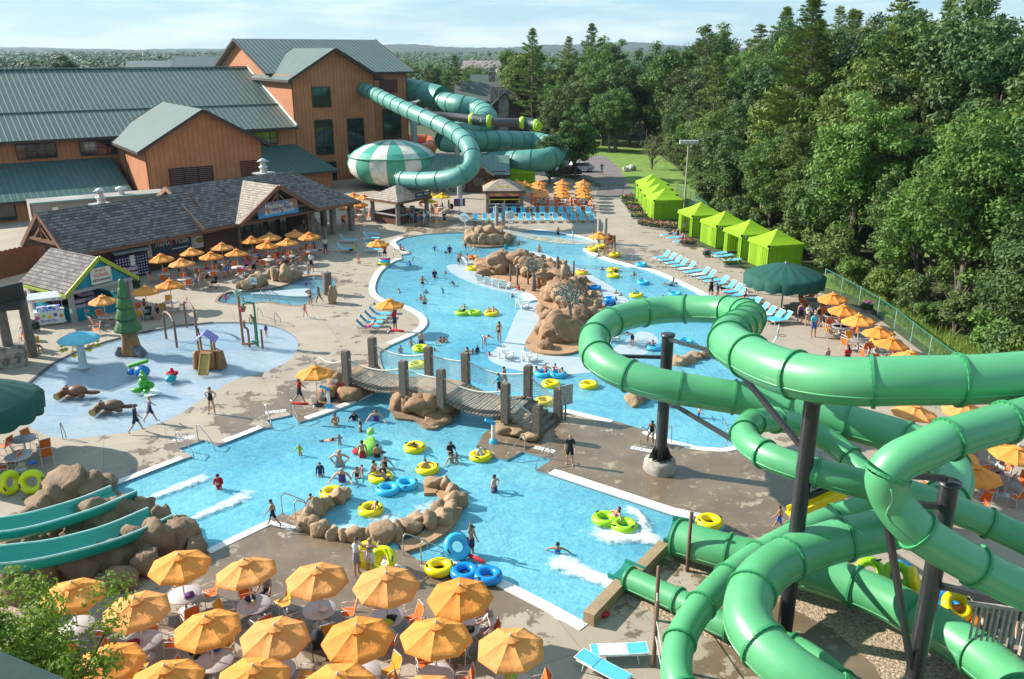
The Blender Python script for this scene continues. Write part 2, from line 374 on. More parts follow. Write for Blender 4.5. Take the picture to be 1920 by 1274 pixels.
MAIN = [(747, 462), (742, 454), (757, 446), (800, 439), (850, 436.5), (905, 437), (960, 436), (1000, 432.5), (1030, 434.5), (1070, 442), (1112, 452), (1100, 459), (1093, 467), (1105, 476), (1140, 489), (1180, 500), (1215, 508), (1250, 522), (1290, 541), (1320, 556), (1350, 570), (1390, 592), (1420, 625), (1436, 670), (1442, 720), (1435, 770), (1412, 812), (1370, 838), (1330, 840), (1290, 834), (1240, 820), (1215, 808), (1150, 789), (1062, 768), (1040, 770), (1000, 790), (930, 797), (905, 815), (893, 838), (903, 852), (950, 863), (980, 847), (1034, 862), (1004, 882), (1028, 889), (1290, 976), (1262, 1004), (1243, 1036), (1195, 1085), (1155, 1112), (1103, 1171), (1030, 1131), (935, 1083), (880, 1060), (848, 1048), (790, 1053), (755, 1032), (700, 1027), (650, 1018), (600, 1005), (570, 985), (560, 975), (530, 962), (505, 975), (385, 1032), (350, 1012), (315, 985), (280, 955), (240, 928), (205, 915), (344, 861), (360, 856), (336, 841), (382, 825), (408, 836), (424, 830), (493, 803), (510, 801), (500, 788), (548, 778), (561, 792), (578, 787), (651, 761), (711, 733), (726, 716), (722, 700), (714, 680), (712, 660), (735, 646), (765, 633), (788, 622), (800, 609), (799, 597), (785, 585), (757, 572), (735, 567), (715, 559), (704, 547), (705, 530), (716, 509), (737, 492), (755, 486), (752, 478), (768, 476), (766, 470)]
PAD = [(30, 750), (60, 715), (100, 682), (145, 659), (200, 641), (260, 625), (330, 612), (400, 605), (470, 605), (515, 612), (545, 625), (558, 640), (555, 660), (535, 680), (490, 700), (440, 713), (400, 735), (370, 755), (330, 780), (295, 795), (245, 810), (180, 818), (130, 823), (85, 816), (55, 800), (35, 778)]
KID = [(409, 562), (425, 550), (470, 545), (510, 541), (540, 533), (560, 522), (590, 517), (620, 520), (634, 528), (622, 541), (604, 549), (585, 564), (562, 573), (530, 571), (500, 566), (450, 571), (415, 568)]
main = poly_px(MAIN); pad = [tuple(p) for p in smooth(poly_px(PAD), 4)]; kid = [tuple(p) for p in smooth(poly_px(KID), 4)]
far = 9000
DECK = [(-62, 60), (-75, 95), (-60, 135), (-30, 170), (5, 152), (16.5, 124), *poly_px([(1160, 372), (1180, 395), (1230, 425), (1330, 470), (1420, 520), (1560, 555), (1640, 592), (1735, 665), (1880, 780), (1990, 870)]), (40, 22), (30, 4), (-45, 4), (-70, 30)]
M_GRASS = mat('grass', (.19, .29, .04), .8, (.12, .20, .028), .5, bump=.6, bs=12)
M_EARTH = mat('forest_floor', (.07, .085, .03), .9, (.045, .06, .02), .05, bump=.5, bs=3)
sheet('ground', [(-far, -200), (far, -200), (far, far), (-far, far)], [], -.9 - .6, M_EARTH)
# land round the deck is one sheet as well, with the pools cut out of the deck
LAND = [(-400, -60), (400, -60), (500, 500), (-500, 500)]
sheet('ground_near', LAND, [DECK], -.03, M_EARTH)
sheet('pool_deck', DECK, [main, pad, kid], 0, M_DECK)
def basin(name, lp, z, mf, mw):
    sheet(name + '_floor', lp, [], z, mf)
    mb = MB(); n = len(lp)
    for i in range(n):
        a, b = lp[i], lp[(i + 1) % n]
        mb.quad((a[0], a[1], 0), (b[0], b[1], 0), (b[0], b[1], z), (a[0], a[1], z))
    struct(mb.build(name + '_wall', mw))
M_PF = mat('pool_plaster', (.30, .62, .70), .5, (.20, .52, .66), .22, det=3)
M_WHITE = mat('white_coping', (.80, .79, .76), .55, (.70, .69, .66), 3)
M_SHELF = mat('pale_plaster', (.44, .49, .50), .35, (.34, .44, .49), .9)
M_TILE = mat('pool_tile', (.22, .40, .47), .3)
basin('pool', main, -1.1, M_PF, M_TILE)
basin('splash_pad', pad, -.13, mat('pad_plaster', (.60, .65, .69), .5, (.46, .57, .65), .35), mat('pad_tile', (.10, .16, .17), .4))
basin('children_pool', kid, -.35, mat('kid_plaster', (.30, .50, .56), .5, (.24, .44, .53), .4), mat('kid_tile', (.2, .14, .1), .6))
M_WATER = m_water('pool_water', (.62, .90, .95), .16, 1.0, dif=(.165, .53, .64), murk=.64)
sheet('water', main, [], -.10, M_WATER)
sheet('water_splash_pad', pad, [], -.035, m_water('pad_water', (.90, .97, .99), .16, 1.6, (.40, .50, .56), murk=.3))
sheet('water_children_pool', kid, [], -.07, m_water('kid_water', (.75, .93, .97), .2, 1.4, (.16, .36, .42), murk=.35))
# white coping where the photo has it
kb = MB()
def kerb(px, w, k=3):
    p = [tuple(q) for q in smooth(poly_px(px), k, False)] if k > 1 else poly_px(px)
    ribbon(kb, p, w, .03)
kerb([(205, 915), (344, 861)], .42, 1); kerb([(424, 830), (493, 803)], .42, 1); kerb([(578, 787), (651, 761), (711, 733)], .45)
kerb([(735, 646), (765, 633), (788, 622), (800, 609), (799, 597), (785, 585), (757, 572), (735, 567), (715, 559), (704, 547), (705, 530), (716, 509), (737, 492), (753, 486)], .55)
kerb([(768, 474), (747, 462), (742, 454), (757, 446)], .6, 2)
kerb([(1000, 432.5), (1030, 434.5), (1070, 442), (1112, 452)], .6); kerb([(1093, 467), (1105, 476), (1140, 489), (1180, 500), (1215, 508), (1250, 522), (1290, 541), (1320, 556), (1350, 570), (1390, 592)], .7)
kerb([(1412, 812), (1370, 838), (1330, 840), (1290, 834), (1240, 820), (1215, 808)], .45); kerb([(1150, 789), (1062, 768)], .45, 1)
kerb([(1028, 889), (1290, 976)], .62, 1); kerb([(1103, 1171), (1030, 1131), (935, 1083), (848, 1048)], .5, 1); kerb([(505, 975), (385, 1032)], .42, 1)
struct(kb.build('kerb', M_WHITE))
# dark tile line of splash pad and brown edge of children's pool
kb = MB(); ribbon(kb, [G2(*p) for p in PAD[:8]], .18, .02); struct(kb.build('kerb_dark', mat('dark_kerb', (.06, .07, .07), .6)))
kb = MB(); c = kid + [kid[0]]; ribbon(kb, c, .25, .02); struct(kb.build('kerb_brown', mat('brown_kerb', (.30, .2, .12), .7)))
# shallow shelves in the lagoon (beach entries) lie just under the water
SH1 = smooth([G2(*p) for p in [(838, 497), (870, 494), (930, 498), (985, 500), (1040, 520), (1010, 552), (975, 551), (925, 541), (880, 527), (850, 512)]], 4)
SH2 = smooth([G2(*p) for p in [(1012, 565), (1020, 600), (985, 645), (1000, 660), (1120, 665), (1200, 620), (1235, 640), (1180, 680), (1120, 695), (1040, 700), (960, 690), (915, 668), (945, 640), (958, 610), (975, 578)]], 4)
SH3 = smooth([G2(*p) for p in [(1000, 470), (1060, 490), (1110, 515), (1160, 545), (1185, 575), (1150, 590), (1080, 560), (1020, 520), (975, 485)]], 4)
mb = MB()
for i, s in enumerate((SH1, SH2, SH3)): mb.prism([tuple(p) for p in s], -1.15, (-.09, -.085, -.08)[i])
struct(mb.build('beach_shelf', M_SHELF))
# pale steps under water
mb = MB()
for q in ([(336, 841), (382, 825), (420, 838), (372, 862)], [(500, 788), (548, 778), (568, 795), (516, 808)], [(980, 847), (1034, 862), (1000, 885), (948, 866)], [(770, 1033), (832, 1008), (858, 1043), (792, 1052)]):
    a, b, c, d = [V(G2(*p)) for p in q]
    for k in range(4):
        t0, t1 = k / 4, (k + 1) / 4
        mb.prism([tuple(a.lerp(d, t0)), tuple(b.lerp(c, t0)), tuple(b.lerp(c, t1)), tuple(a.lerp(d, t1))], -1.12, -.15 - .2 * k)
struct(mb.build('pool_steps', M_SHELF))
# lawn, path, verge
sheet('lawn', poly_px([(1090, 300), (1105, 262), (1150, 260), (1205, 268), (1290, 330), (1345, 400), (1340, 432), (1290, 415), (1200, 372), (1140, 330)]), [], .002, M_GRASS)
sheet('lawn_by_lodge', poly_px([(800, 262), (840, 262), (852, 280), (815, 285)]), [], .004, M_GRASS)
M_ASPH = mat('asphalt', (.20, .165, .155), .85, (.15, .125, .12), .3, bump=.3, bs=20)
sheet('path', [tuple(p) for p in smooth(poly_px([(1075, 330), (1060, 312), (1078, 298), (1110, 293), (1132, 293), (1155, 310), (1172, 335), (1183, 360), (1168, 374), (1118, 366), (1125, 345)]), 4)], [], .010, M_ASPH)
sheet('parking_lot', poly_px([(745, 300), (1120, 300), (1120, 272), (745, 268)]), [], .0, M_ASPH)
sheet('grass_verge', poly_px([(1460, 512), (1600, 555), (1660, 590), (1750, 660), (1900, 775), (1990, 840), (2050, 760), (1900, 690), (1760, 615), (1640, 548), (1540, 505), (1470, 478)]), [], -.012, M_GRASS)
# ================================================================ tube slides
def m_slide(name, col, col2, fade=.0):
    m = mat(name, col, .42, col2, .35, spec=.6, coat=.25, det=6, th=(.3, .7)); return m
M_TUBE = m_slide('green_fibreglass', (.10, .39, .165), (.062, .29, .115))
M_FLNG = mat('green_flange', (.045, .29, .11), .4)
M_TEAL = mat('faded_teal_fibreglass', (.05, .225, .165), .45, (.12, .30, .26), .45, det=9, th=(.40, .68), stretch=(1, 1, 1))
M_TEALD = mat('teal_flange', (.03, .20, .15), .45)
M_BLACK = mat('black_steel', (.022, .022, .024), .38, (.03, .03, .032), 3, spec=.5, coat=.2)
M_GALV = mat('grey_steel', (.33, .36, .38), .5, (.26, .28, .30), 2)
def path3(P, k=8):
    return smooth([G(x, y, z) for x, y, z in P], k, False)
def resample(pts, step):
    out = [pts[0].copy()]; acc = 0
    for a, b in zip(pts, pts[1:]):
        L_ = (b - a).length; t = 0
        while acc + (L_ - t) >= step:
            t += step - acc; out.append(a.lerp(b, t / L_)); acc = 0
        acc += L_ - t
    return out
def tube_slide(name, label, P, D, seg=2.3, mt=None, mf=None, n=28, group=None, off=0, seam=True, pre=None):
    mt = mt or M_TUBE; mf = mf or M_FLNG
    pts = resample(pre or path3(P, 12), .2)
    base = pts[len(pts) // 2].copy(); base.z = 0
    t = thing(name, label, 'water slide', base, 0, group); r = D / 2
    loc = [p - base for p in pts]; st = max(2, int(seg / .2)); i = off; k = 0
    cuts = [0] + list(range(off or st, len(loc) - 3, st)) + [len(loc) - 1]
    cuts = sorted(set(cuts))
    for a, b in zip(cuts, cuts[1:]):
        mb = MB(); seg_ = loc[a:b + 1]
        mb.tube(seg_, r, n, 0, caps=False)
        if seam:   # moulded joint along both sides
            for sgn in (-1, 1):
                q = []
                for j in range(a, b + 1):
                    T = (loc[min(j + 1, len(loc) - 1)] - loc[max(j - 1, 0)]).normalized(); s_ = T.cross(V((0, 0, 1))).normalized()
                    u_ = s_.cross(T); q.append(loc[j] + s_ * sgn * r * .94 - u_ * r * .34)
                mb.tube(q, .034, 5, 0)
        mb.build('tube_section', [mt], t)
    for c in cuts:
        p = loc[c]; T = (loc[min(c + 1, len(loc) - 1)] - loc[max(c - 1, 0)]).normalized()
        mb = MB(); q = T.to_track_quat('Z', 'Y').to_matrix()
        mb.lathe([(r * .97, -.045), (r + .075, -.045), (r + .075, .045), (r * .97, .045)], 30, sm=False)
        bm_ = 22
        for j in range(bm_):   # bolts round the joint
            a_ = 2 * pi * j / bm_; mb.box((cos(a_) * (r + .045), sin(a_) * (r + .045), .055), (.03, .03, .03), a_)
        mb.xf(Matrix.Translation(p) @ q.to_4x4())
        mb.build('joint_flange', mf, t)
    return t, pts
T1 = [(2050, 700, 11.1), (1960, 703, 10.95), (1830, 712, 10.8), (1700, 714, 10.7), (1600, 716, 10.5), (1520, 709, 10.3), (1450, 690, 10.15), (1395, 663, 10.0), (1367, 641, 9.75), (1375, 622, 9.2), (1398, 606, 8.4), (1403, 593, 7.7), (1375, 584, 7.05), (1320, 580, 6.75), (1250, 581, 6.5), (1180, 592, 6.4), (1130, 613, 6.3), (1113, 645, 6.15), (1128, 676, 6.0), (1170, 701, 5.8), (1240, 722, 5.6), (1330, 738, 5.4), (1420, 752, 5.25), (1500, 770, 5.1), (1600, 795, 4.95), (1700, 825, 4.8), (1760, 855, 4.7), (1786, 892, 4.6), (1775, 935, 4.45), (1740, 965, 4.25), (1690, 986, 4.1), (1622, 1002, 3.95), (1550, 1020, 3.75), (1480, 1046, 3.6), (1425, 1085, 3.5), (1402, 1135, 3.4), (1411, 1183, 3.25), (1450, 1230, 3.1), (1510, 1277, 2.9), (1600, 1330, 2.5), (1720, 1372, 2.2), (1850, 1375, 1.9), (1925, 1320, 1.6), (1850, 1240, 1.3), (1740, 1168, 1.15), (1640, 1115, 1.1), (1540, 1079, 1.05), (1440, 1054, 1.0), (1350, 1032, .95), (1268, 1008, .85)]
s1, pt1 = tube_slide('tube_slide', 'thick green enclosed water slide tube making the large open loop', T1, 1.5, 2.5, off=7)
T3 = [(2050, 745, 10.5), (1960, 772, 10.3), (1800, 816, 10.0), (1735, 843, 9.75), (1685, 866, 9.45), (1662, 896, 9.0), (1672, 935, 8.35), (1700, 975, 7.8), (1745, 1013, 7.25), (1835, 1065, 6.4), (1920, 1107, 5.8), (2040, 1140, 5.3)]
s3, pt3 = tube_slide('tube_slide', 'green water slide tube bending sharply in front of the others', T3, 1.12, 2.0, off=6)
T2 = [(2040, 1068, 4.4), (1960, 1030, 4.6), (1867, 987, 4.9), (1800, 960, 5.3), (1740, 938, 5.7), (1680, 921, 6.0), (1620, 908, 6.3), (1560, 893, 6.45), (1500, 877, 6.5), (1440, 855, 6.5), (1404, 830, 6.45), (1396, 808, 6.3), (1413, 792, 6.0), (1450, 788, 5.55), (1500, 798, 5.0), (1560, 830, 4.4), (1600, 866, 4.0), (1632, 905, 3.6), (1640, 935, 3.2), (1608, 955, 2.9), (1540, 980, 2.6), (1460, 1018, 2.3), (1390, 1062, 2.15), (1335, 1112, 2.1), (1290, 1170, 2.0), (1270, 1225, 1.85), (1276, 1290, 1.7), (1330, 1360, 1.5)]
s2, pt2 = tube_slide('tube_slide', 'slim green water slide tube with the small open loop', T2, .98, 2.0, off=5)
T4 = [(1180, 1086, .5), (1279, 1130, .58), (1353, 1170, .62), (1430, 1196, .68), (1500, 1222, .75), (1560, 1266, .85), (1610, 1320, .95)]
s4, pt4 = tube_slide('tube_slide', 'slim green slide tube lying low on gravel and ending in the pool', T4, .92, 2.4, off=11)
# exit troughs of the two tubes over the pool wall
def trough(parent_pts, r, p0, p1, label):
    a = G(*p0); b = G(*p1); t = thing('slide_exit', label, 'slide exit', (a.x, a.y, 0))
    d = (b - a); d.z = 0; d.normalize(); s_ = V((-d.y, d.x, 0)); mb = MB()
    prof = [(-1.1, .25), (-1.06, .0), (-.5, -.26), (.5, -.26), (1.06, .0), (1.1, .25), (1.2, .25), (1.2, -.1), (.6, -.36), (-.6, -.36), (-1.2, -.1), (-1.2, .25)]
    vs = []
    for k in (0, 1): vs += [s_ * (x * r) + V((0, 0, .45 + y * r)) + d * (k * .95 - .2) for x, y in prof]
    n = len(prof); mb.add(vs, [(i, (i + 1) % n, n + (i + 1) % n, n + i) for i in range(n)] + [tuple(range(n))[::-1], tuple(range(n, 2 * n))])
    mb.build('trough', mat('dark_teal_fibreglass', (.02, .22, .16), .35), t)
trough(pt1, .85, (1285, 1012, .2), (1225, 1000, .2), 'dark green open slide trough at the thick tube mouth above the pool')
trough(pt4, .55, (1186, 1090, .2), (1130, 1066, .2), 'dark green open slide trough at the slim tube mouth above the pool')
# support posts and arms
def post(base_px, ztop, r, label, arms=(), cap=True, zf=0, r0=None, base=True):
    b = G(*base_px, zf); t = thing('slide_support', label, 'slide support', (b.x, b.y, zf))
    MB().lathe([(r0 or r, 0), (r, ztop - zf)], 24).build('post', M_BLACK, t)
    if base:
        mb = MB(); mb.lathe([(.82, 0), (.78, .5), (.7, .62), (0, .62)], 20, wav=lambda a, z: 1 + .05 * sin(3 * a)); mb.build('concrete_footing', mat('footing_concrete', (.42, .38, .33), .9, (.25, .22, .19), 2), t)
        mb = MB()
        for k in range(10):
            a = k * 2 * pi / 10; mb.add([(cos(a) * r, sin(a) * r, 1.35), (cos(a) * (r + .32), sin(a) * (r + .32), .64), (cos(a) * r, sin(a) * r, .64), (cos(a + .08) * r, sin(a + .08) * r, .64)], [(0, 1, 3), (0, 2, 1)])
        mb.build('gusset', M_BLACK, t)
    MB().lathe([(r + .05, -.04), (r + .05, .05), (0, .06)], 24, (0, 0, ztop - zf)).build('post_cap', M_BLACK, t)
    for q in arms:
        a, c = V(q[0]), V(q[1]); w = q[2] if len(q) > 2 else .16
        mb = MB(); mb.beam(V((0, 0, a.z - zf)) + (V((c.x, c.y, 0)) - V((b.x, b.y, 0))).normalized() * r * .8, c - V((b.x, b.y, zf)), w, w)
        mb.build('brace', M_BLACK, t)
    return t
def arm(pts, px, py, dz, zh):
    """nearest slide path point to pixel -> arm end under the tube"""
    best = min(pts, key=lambda p: (pix(p)[0] - px) ** 2 + (pix(p)[1] - py) ** 2)
    return ((0, 0, zh), best - V((0, 0, dz)))
def pix(p):
    d = p.y * CN + (HC - p.z) * SN; v = ((HC - p.z) * CN - p.y * SN) / d
    return 960 + FP * p.x / d, 637 + FP * v
post((1237, 881), 7.15, .29, 'black steel slide post inside the large loop', [arm(pt1, 1118, 650, .5, 6.0), arm(pt1, 1185, 705, .6, 4.9), arm(pt1, 1372, 636, .7, 7.0), arm(pt1, 1340, 740, .7, 4.9), arm(pt2, 1398, 815, .5, 3.9)])
post((1470, 1190), 9.3, .27, 'black steel slide post rising behind the small loop', [arm(pt1, 1385, 655, .7, 7.4), arm(pt1, 1545, 712, .72, 9.1), arm(pt2, 1560, 893, .45, 5.6), arm(pt2, 1565, 970, .4, 3)], base=False)
post((1700, 1345), 8.3, .27, 'tall black steel slide post nearest the stairs', [arm(pt3, 1700, 852, .5, 8.5), arm(pt3, 1668, 915, .5, 7.6), arm(pt3, 1664, 905, .52, 2.0), arm(pt3, 1900, 1100, .55, 5.0)], base=False)
def rest_posts():
    g = 'brown rail posts by the slide exits'
    for (x, y, h, lb) in ((1288, 1071, 2.7, 'brown steel post standing beside the thick tube mouth'), (1229, 1163, 2.3, 'brown steel post beside the slim tube mouth'), (1225, 1250, 2.6, 'brown steel post carrying white rope behind the loungers')):
        b = G(x, y); o = MB().lathe([(.075, 0), (.075, h), (0, h + .03)], 10).build('rail_post', mat('rust_brown', (.16, .08, .05), .6), None, b); tag(o, lb, 'post', g)
    a = G(1229, 1163); b = G(1225, 1250); c = V((a.x + .2, a.y - 6.5, 0))
    mb = MB(); mb.tube([V((0, 0, 1.2)), (b - a) + V((0, 0, 1.9))], .02, 5); mb.tube([(b - a) + V((0, 0, 1.9)), (c - a) + V((-.6, 0, .6))], .02, 5); mb.tube([(b - a) + V((0, 0, 1.3)), (c - a) + V((-.6, 0, .1))], .02, 5)
    tag(mb.build('rope', mat('rope_white', (.7, .68, .62), .8), None, a), 'white rope strung between the brown posts by the exits', 'rope')
rest_posts()
# timber-topped end wall of the lower pool and gravel under the slides
def wall_run(px, w, h, label, m):
    p = [V(G2(*q)) for q in px]; mb = MB(); o = p[0]
    for a, b in zip(p, p[1:]):
        mb.beam((a.x - o.x, a.y - o.y, h / 2 - .3), (b.x - o.x, b.y - o.y, h / 2 - .3), w, h + .6)
    return tag(mb.build('pool_wall', m, None, (o.x, o.y, 0)), label, 'wall')
M_TAN = mat('tan_wall', (.36, .25, .14), .7, (.28, .19, .11), 3)
wall_run([(1243, 1036), (1195, 1086)], .45, .5, 'tan pool end wall between the two slide mouths', M_TAN)
wall_run([(1165, 1106), (1103, 1172)], .45, .5, 'tan pool end wall below the slim slide mouth', M_TAN)
def gravel(name, px, z):
    m = mat('gravel', (.55, .42, .29), .95, (.20, .13, .08), 9, bump=1., bs=10, det=8, th=(.38, .62)); o = sheet(name, poly_px(px), [], z, m, 'stuff')
gravel('gravel', [(1240, 1045), (1262, 1030), (1420, 1085), (1560, 1110), (1700, 1170), (1850, 1274), (1930, 1360), (1700, 1360), (1640, 1250), (1560, 1180), (1440, 1120), (1330, 1085)], .012)
gravel('gravel', [(1165, 1112), (1185, 1105), (1300, 1155), (1400, 1200), (1370, 1215), (1240, 1160)], .014)
def timber_stair():
    b = G(1890, 1290); t = thing('timber_stair', 'weathered grey timber stair with slatted railing beside the slides', 'stair', b); mw = mat('grey_timber', (.42, .38, .33), .85, (.26, .23, .2), 3, stretch=(1, 1, 6)); md = mat('brown_tread', (.26, .15, .08), .8)
    d = V((.22, 1, 0)).normalized(); s_ = V((d.y, -d.x, 0))
    for k in range(16):
        c = s_ * .9 + d * (k * .36 - 1.5); MB().box((c.x, c.y, 3.1 - k * .19), (1.7, .34, .06), atan2(s_.y, s_.x)).build('tread', md, t)
    for sd in (0, 1.8):
        p0 = s_ * sd + d * -2; p1 = s_ * sd + d * 4.6
        for off_ in (.25, 1.25): MB().beam(p0 + V((0, 0, 3.2 + off_)), p1 + V((0, 0, -.1 + off_)), .08, .16).build('rail', mw, t)
        for k in range(9):
            q = p0.lerp(p1, k / 8); z = 3.2 - 3.3 * k / 8
            MB().beam(q + V((0, 0, -.0 if k > 7 else 0)), q + V((0, 0, z + 1.35)), .14, .14).build('stair_post', mw, t)
        mb = MB()
        for k in range(46):
            q = p0.lerp(p1, (k + .5) / 46); z = 3.2 - 3.3 * (k + .5) / 46
            mb.beam(q + V((0, 0, z + .28)), q + V((0, 0, z + 1.22)), .05, .03)
        mb.build('baluster_panel', mw, t)
    mb = MB(); e = d * -2
    for k in range(14): mb.beam(e + d * -1.2 * 0 - s_ * (.1 + k * .16) + V((0, 0, 3.1)), e - s_ * (.1 + k * .16) + V((0, 0, 4.3)), .06, .05)
    mb.beam(e + V((0, 0, 4.35)), e - s_ * 2.4 + V((0, 0, 4.35)), .1, .1); mb.build('landing_rail', mw, t)
timber_stair()
# ---------------------------------------------------------------- green bowl ride, far tubes
def bowl():
    c = G(729, 362); c = V((c.x, c.y + 6.2, 0)); t = thing('slide_bowl', 'white and green striped covered bowl of a water slide', 'water slide', c)
    mg = mat('bowl_green', (.06, .32, .20), .4, (.10, .38, .26), .8); mgl = mat('bowl_green_roof', (.09, .42, .31), .4); mw = mat('bowl_white', (.72, .70, .64), .5, (.45, .38, .28), .5, th=(.3, .5))
    n = 16; R = 8.2
    for (prof, nm, ga) in (([(4.6, .7), (6.9, 1.6), (8.0, 2.9), (8.3, 4.3), (7.9, 5.55)], 'side_panel', mg), ([(7.9, 5.55), (6.9, 6.45)], 'rim_panel', mgl), ([(6.9, 6.45), (5.2, 7.35), (2.8, 8.0), (0.02, 8.25)], 'roof_panel', mgl)):
        for k in range(n):
            mb = MB(); vs = []; 
            ph = 0
            for r, z in prof:
                for j in range(5):
                    a = 2 * pi * (k + j / 4 * .985) / n; vs.append((r * cos(a), r * sin(a), z))
            m_ = len(prof)
            mb.add(vs, [(i * 5 + j, i * 5 + j + 1, (i + 1) * 5 + j + 1, (i + 1) * 5 + j) for i in range(m_ - 1) for j in range(4)], 0, True)
            o = mb.build(nm, mw if (k + ph) % 2 else ga, t)
    MB().torus((0, 0, 5.6), 8.05, .12, 48, 8).build('rim_band', mg, t)
    mb = MB()
    mb.lathe([(7.8, 5.3), (6.8, 6.1), (5.0, 6.95), (2.6, 7.5), (.02, 7.8)], 40); mb.build('under_shell', mw, t); t.scale = (.84, .84, .86)
    MB().lathe([(2.2, 0), (2.2, 1.5), (5.1, 1.2), (5.2, 1.0)], 24).build('pedestal', M_GALV, t)
bowl()
TB = [(656, 152, 14.6), (676, 165, 14.2), (705, 178, 13.6), (735, 193, 12.9), (780, 214, 11.9), (820, 232, 11.0), (855, 251, 10.1), (877, 272, 9.2), (886, 296, 8.0), (880, 318, 6.8), (855, 333, 5.9), (820, 338, 5.4), (785, 339, 5.0), (750, 337, 4.8)]
tube_slide('tube_slide', 'faded teal slide tube running from the orange tower into the bowl', TB, 2.1, 3.2, M_TEAL, M_TEALD, 20, seam=False)
TCp = [(745, 166, 13.5), (790, 175, 12.8), (830, 186, 12.0)]
tube_slide('tube_slide', 'very thick teal slide tube leaving the right side of the orange tower', TCp, 4.2, 6.2, M_TEAL, M_TEALD, 24, seam=False)
TD = [(822, 190, 11.6), (860, 198, 11.2), (895, 206, 10.6), (913, 222, 9.6), (890, 240, 8.4), (850, 252, 7.6), (838, 264, 7.0), (880, 264, 6.6), (940, 266, 6.0), (1000, 268, 5.5), (1040, 280, 5.0), (1030, 298, 4.2), (985, 303, 3.8), (930, 306, 3.2), (880, 312, 2.6)]
tube_slide('tube_slide', 'thick ribbed teal slide tube coiling behind the lime cabana', TD, 3.5, 2.6, M_TEAL, M_TEALD, 20, seam=False)
TE = [(790, 216, 10.8), (840, 219, 10.6), (880, 223, 10.4), (930, 229, 10.1), (985, 231, 9.9), (1012, 238, 9.5)]
tube_slide('tube_slide', 'dark grey slide tube with lime collars high behind the bowl', TE, 1.2, 8.0, mat('dark_grey_tube', (.09, .085, .085), .5), mat('lime_collar', (.36, .62, .03), .45), 16, seam=False)
p = path3(TE, 8); tE = [o for o in COL.objects if o.get('label', '').startswith('dark grey slide')][0]
for f0, f1 in ((.42, .56), (.78, .92)):
    q = [V(x) - tE.location for x in p[int(len(p) * f0):int(len(p) * f1) + 1]]
    MB().tube(q, .85, 16).build('dotted_section', mat('dotted_dark', (.015, .05, .05), .5, (.45, .6, .55), 1.6, th=(.34, .36)), tE)
    for e in (q[0], q[-1]): MB().ball(e, (.7, .95, .95)).build('lime_collar', mat('lime_collar', (.36, .62, .03), .45), tE)
tube_slide('tube_slide', 'orange slide tube low behind the orange tower', [(745, 262, 3.0), (780, 264, 2.6), (808, 268, 2.2), (800, 280, 1.6), (760, 285, 1.2)], 2.6, 3, mat('orange_tube', (.6, .13, .02), .4), mat('orange_flange', (.4, .08, .02), .5), 16, seam=False)
for (x, y, z, r, lb, br) in ((779, 330, 12.0, .55, 'thick grey steel column carrying the teal tube beside the tower', 0), (858, 352, 9.4, .42, 'pale grey steel column with angled head carrying the teal tube', 1), (862, 372, 4.6, .35, 'short grey steel column under the teal tube by the towels', 0)):
    b = G(x, y); t = thing('slide_column', lb, 'column', b)
    MB().lathe([(r, 0), (r, z)], 14).build('post', M_GALV, t)
    mb = MB(); mb.beam((0, 0, z - .1), (1.6 if br else 1.2, -1, z + .3), .35, .35)
    if br: mb.beam((0, 0, z - .2), (-1.7, .3, z - .1), .3, .3); mb.beam((0, 0, z - 2), (-1.5, .3, z - .2), .2, .2)
    mb.build('head', M_GALV, t)
# ================================================================ rockwork, bridge, play features
M_ROCK = mat('tan_rock', (.37, .225, .12), .85, (.19, .105, .052), 1.1, bump=.9, bs=5, det=9, th=(.3, .7))
M_ROCKL = mat('pale_rock', (.40, .275, .165), .85, (.26, .165, .09), .8, bump=.8, bs=5, det=9, th=(.3, .7))
M_ROCKD = mat('brown_rock', (.29, .19, .115), .88, (.15, .095, .055), 1.0, bump=.9, bs=5, det=9, th=(.3, .7))
M_SAND = mat('sand_concrete', (.42, .25, .13), .85, (.33, .19, .10), .8, bump=.3, bs=6)
_rk = [0]
def boulder(parent, c, d, m=None, name='boulder', sub=3):
    _rk[0] += 1; o = parent.location
    return MB().rock((c[0] - o.x, c[1] - o.y, c[2] - o.z), d, _rk[0], sub).build(name, m or M_ROCK, parent)
def rockwork(label, base, items, m=None, name='rockwork', sc=1.):
    """items: (px,py,zbase, width_m, height_m) with px,py the foot of each boulder in the photo"""
    b = G(*base); t = thing(name, label, 'rocks', (b.x, b.y, 0))
    for it in items:
        x, y, z, w, h = it[:5]; p = G(x, y, z); k = RN.uniform(.72, 1.25)
        boulder(t, (p.x, p.y + w * .3 * sc, z + h * .30 * sc), (w * .52 * k * sc, w * .48 * sc, h * .58 * sc * RN.uniform(.8, 1.2)), m)
    return t
M_POST = mat('weathered_post', (.20, .165, .13), .9, (.11, .09, .07), 3, bump=.6, bs=14, stretch=(4, 4, 1))
M_PLANK = stripes('grey_planks', (.36, .32, .27), (.07, .06, .05), 'X', 5.5, .18, .8, -.4, col3=(.27, .235, .195))
M_ROPE = mat('rope', (.66, .62, .54), .85)
def net(mb, a0, a1, b0, b1, sag, nu=16, nv=6, r=.011):
    """rope net between top line a0-a1 and bottom line b0-b1"""
    def P(u, v_):
        t = a0.lerp(a1, u); b = b0.lerp(b1, u); p = b.lerp(t, v_); p.z -= sag * 4 * u * (1 - u) * (.35 + .65 * v_); return p
    for i in range(-nv, nu + 1):
        for sg in (1, -1):
            q = []
            for j in range(nv + 1):
                u = (i + (j if sg > 0 else nv - j)) / nu
                if 0 <= u <= 1: q.append(P(u, j / nv))
            if len(q) > 1: mb.tube(q, r, 3, caps=False)
    mb.tube([P(k / 20, 1) for k in range(21)], .045, 6); 
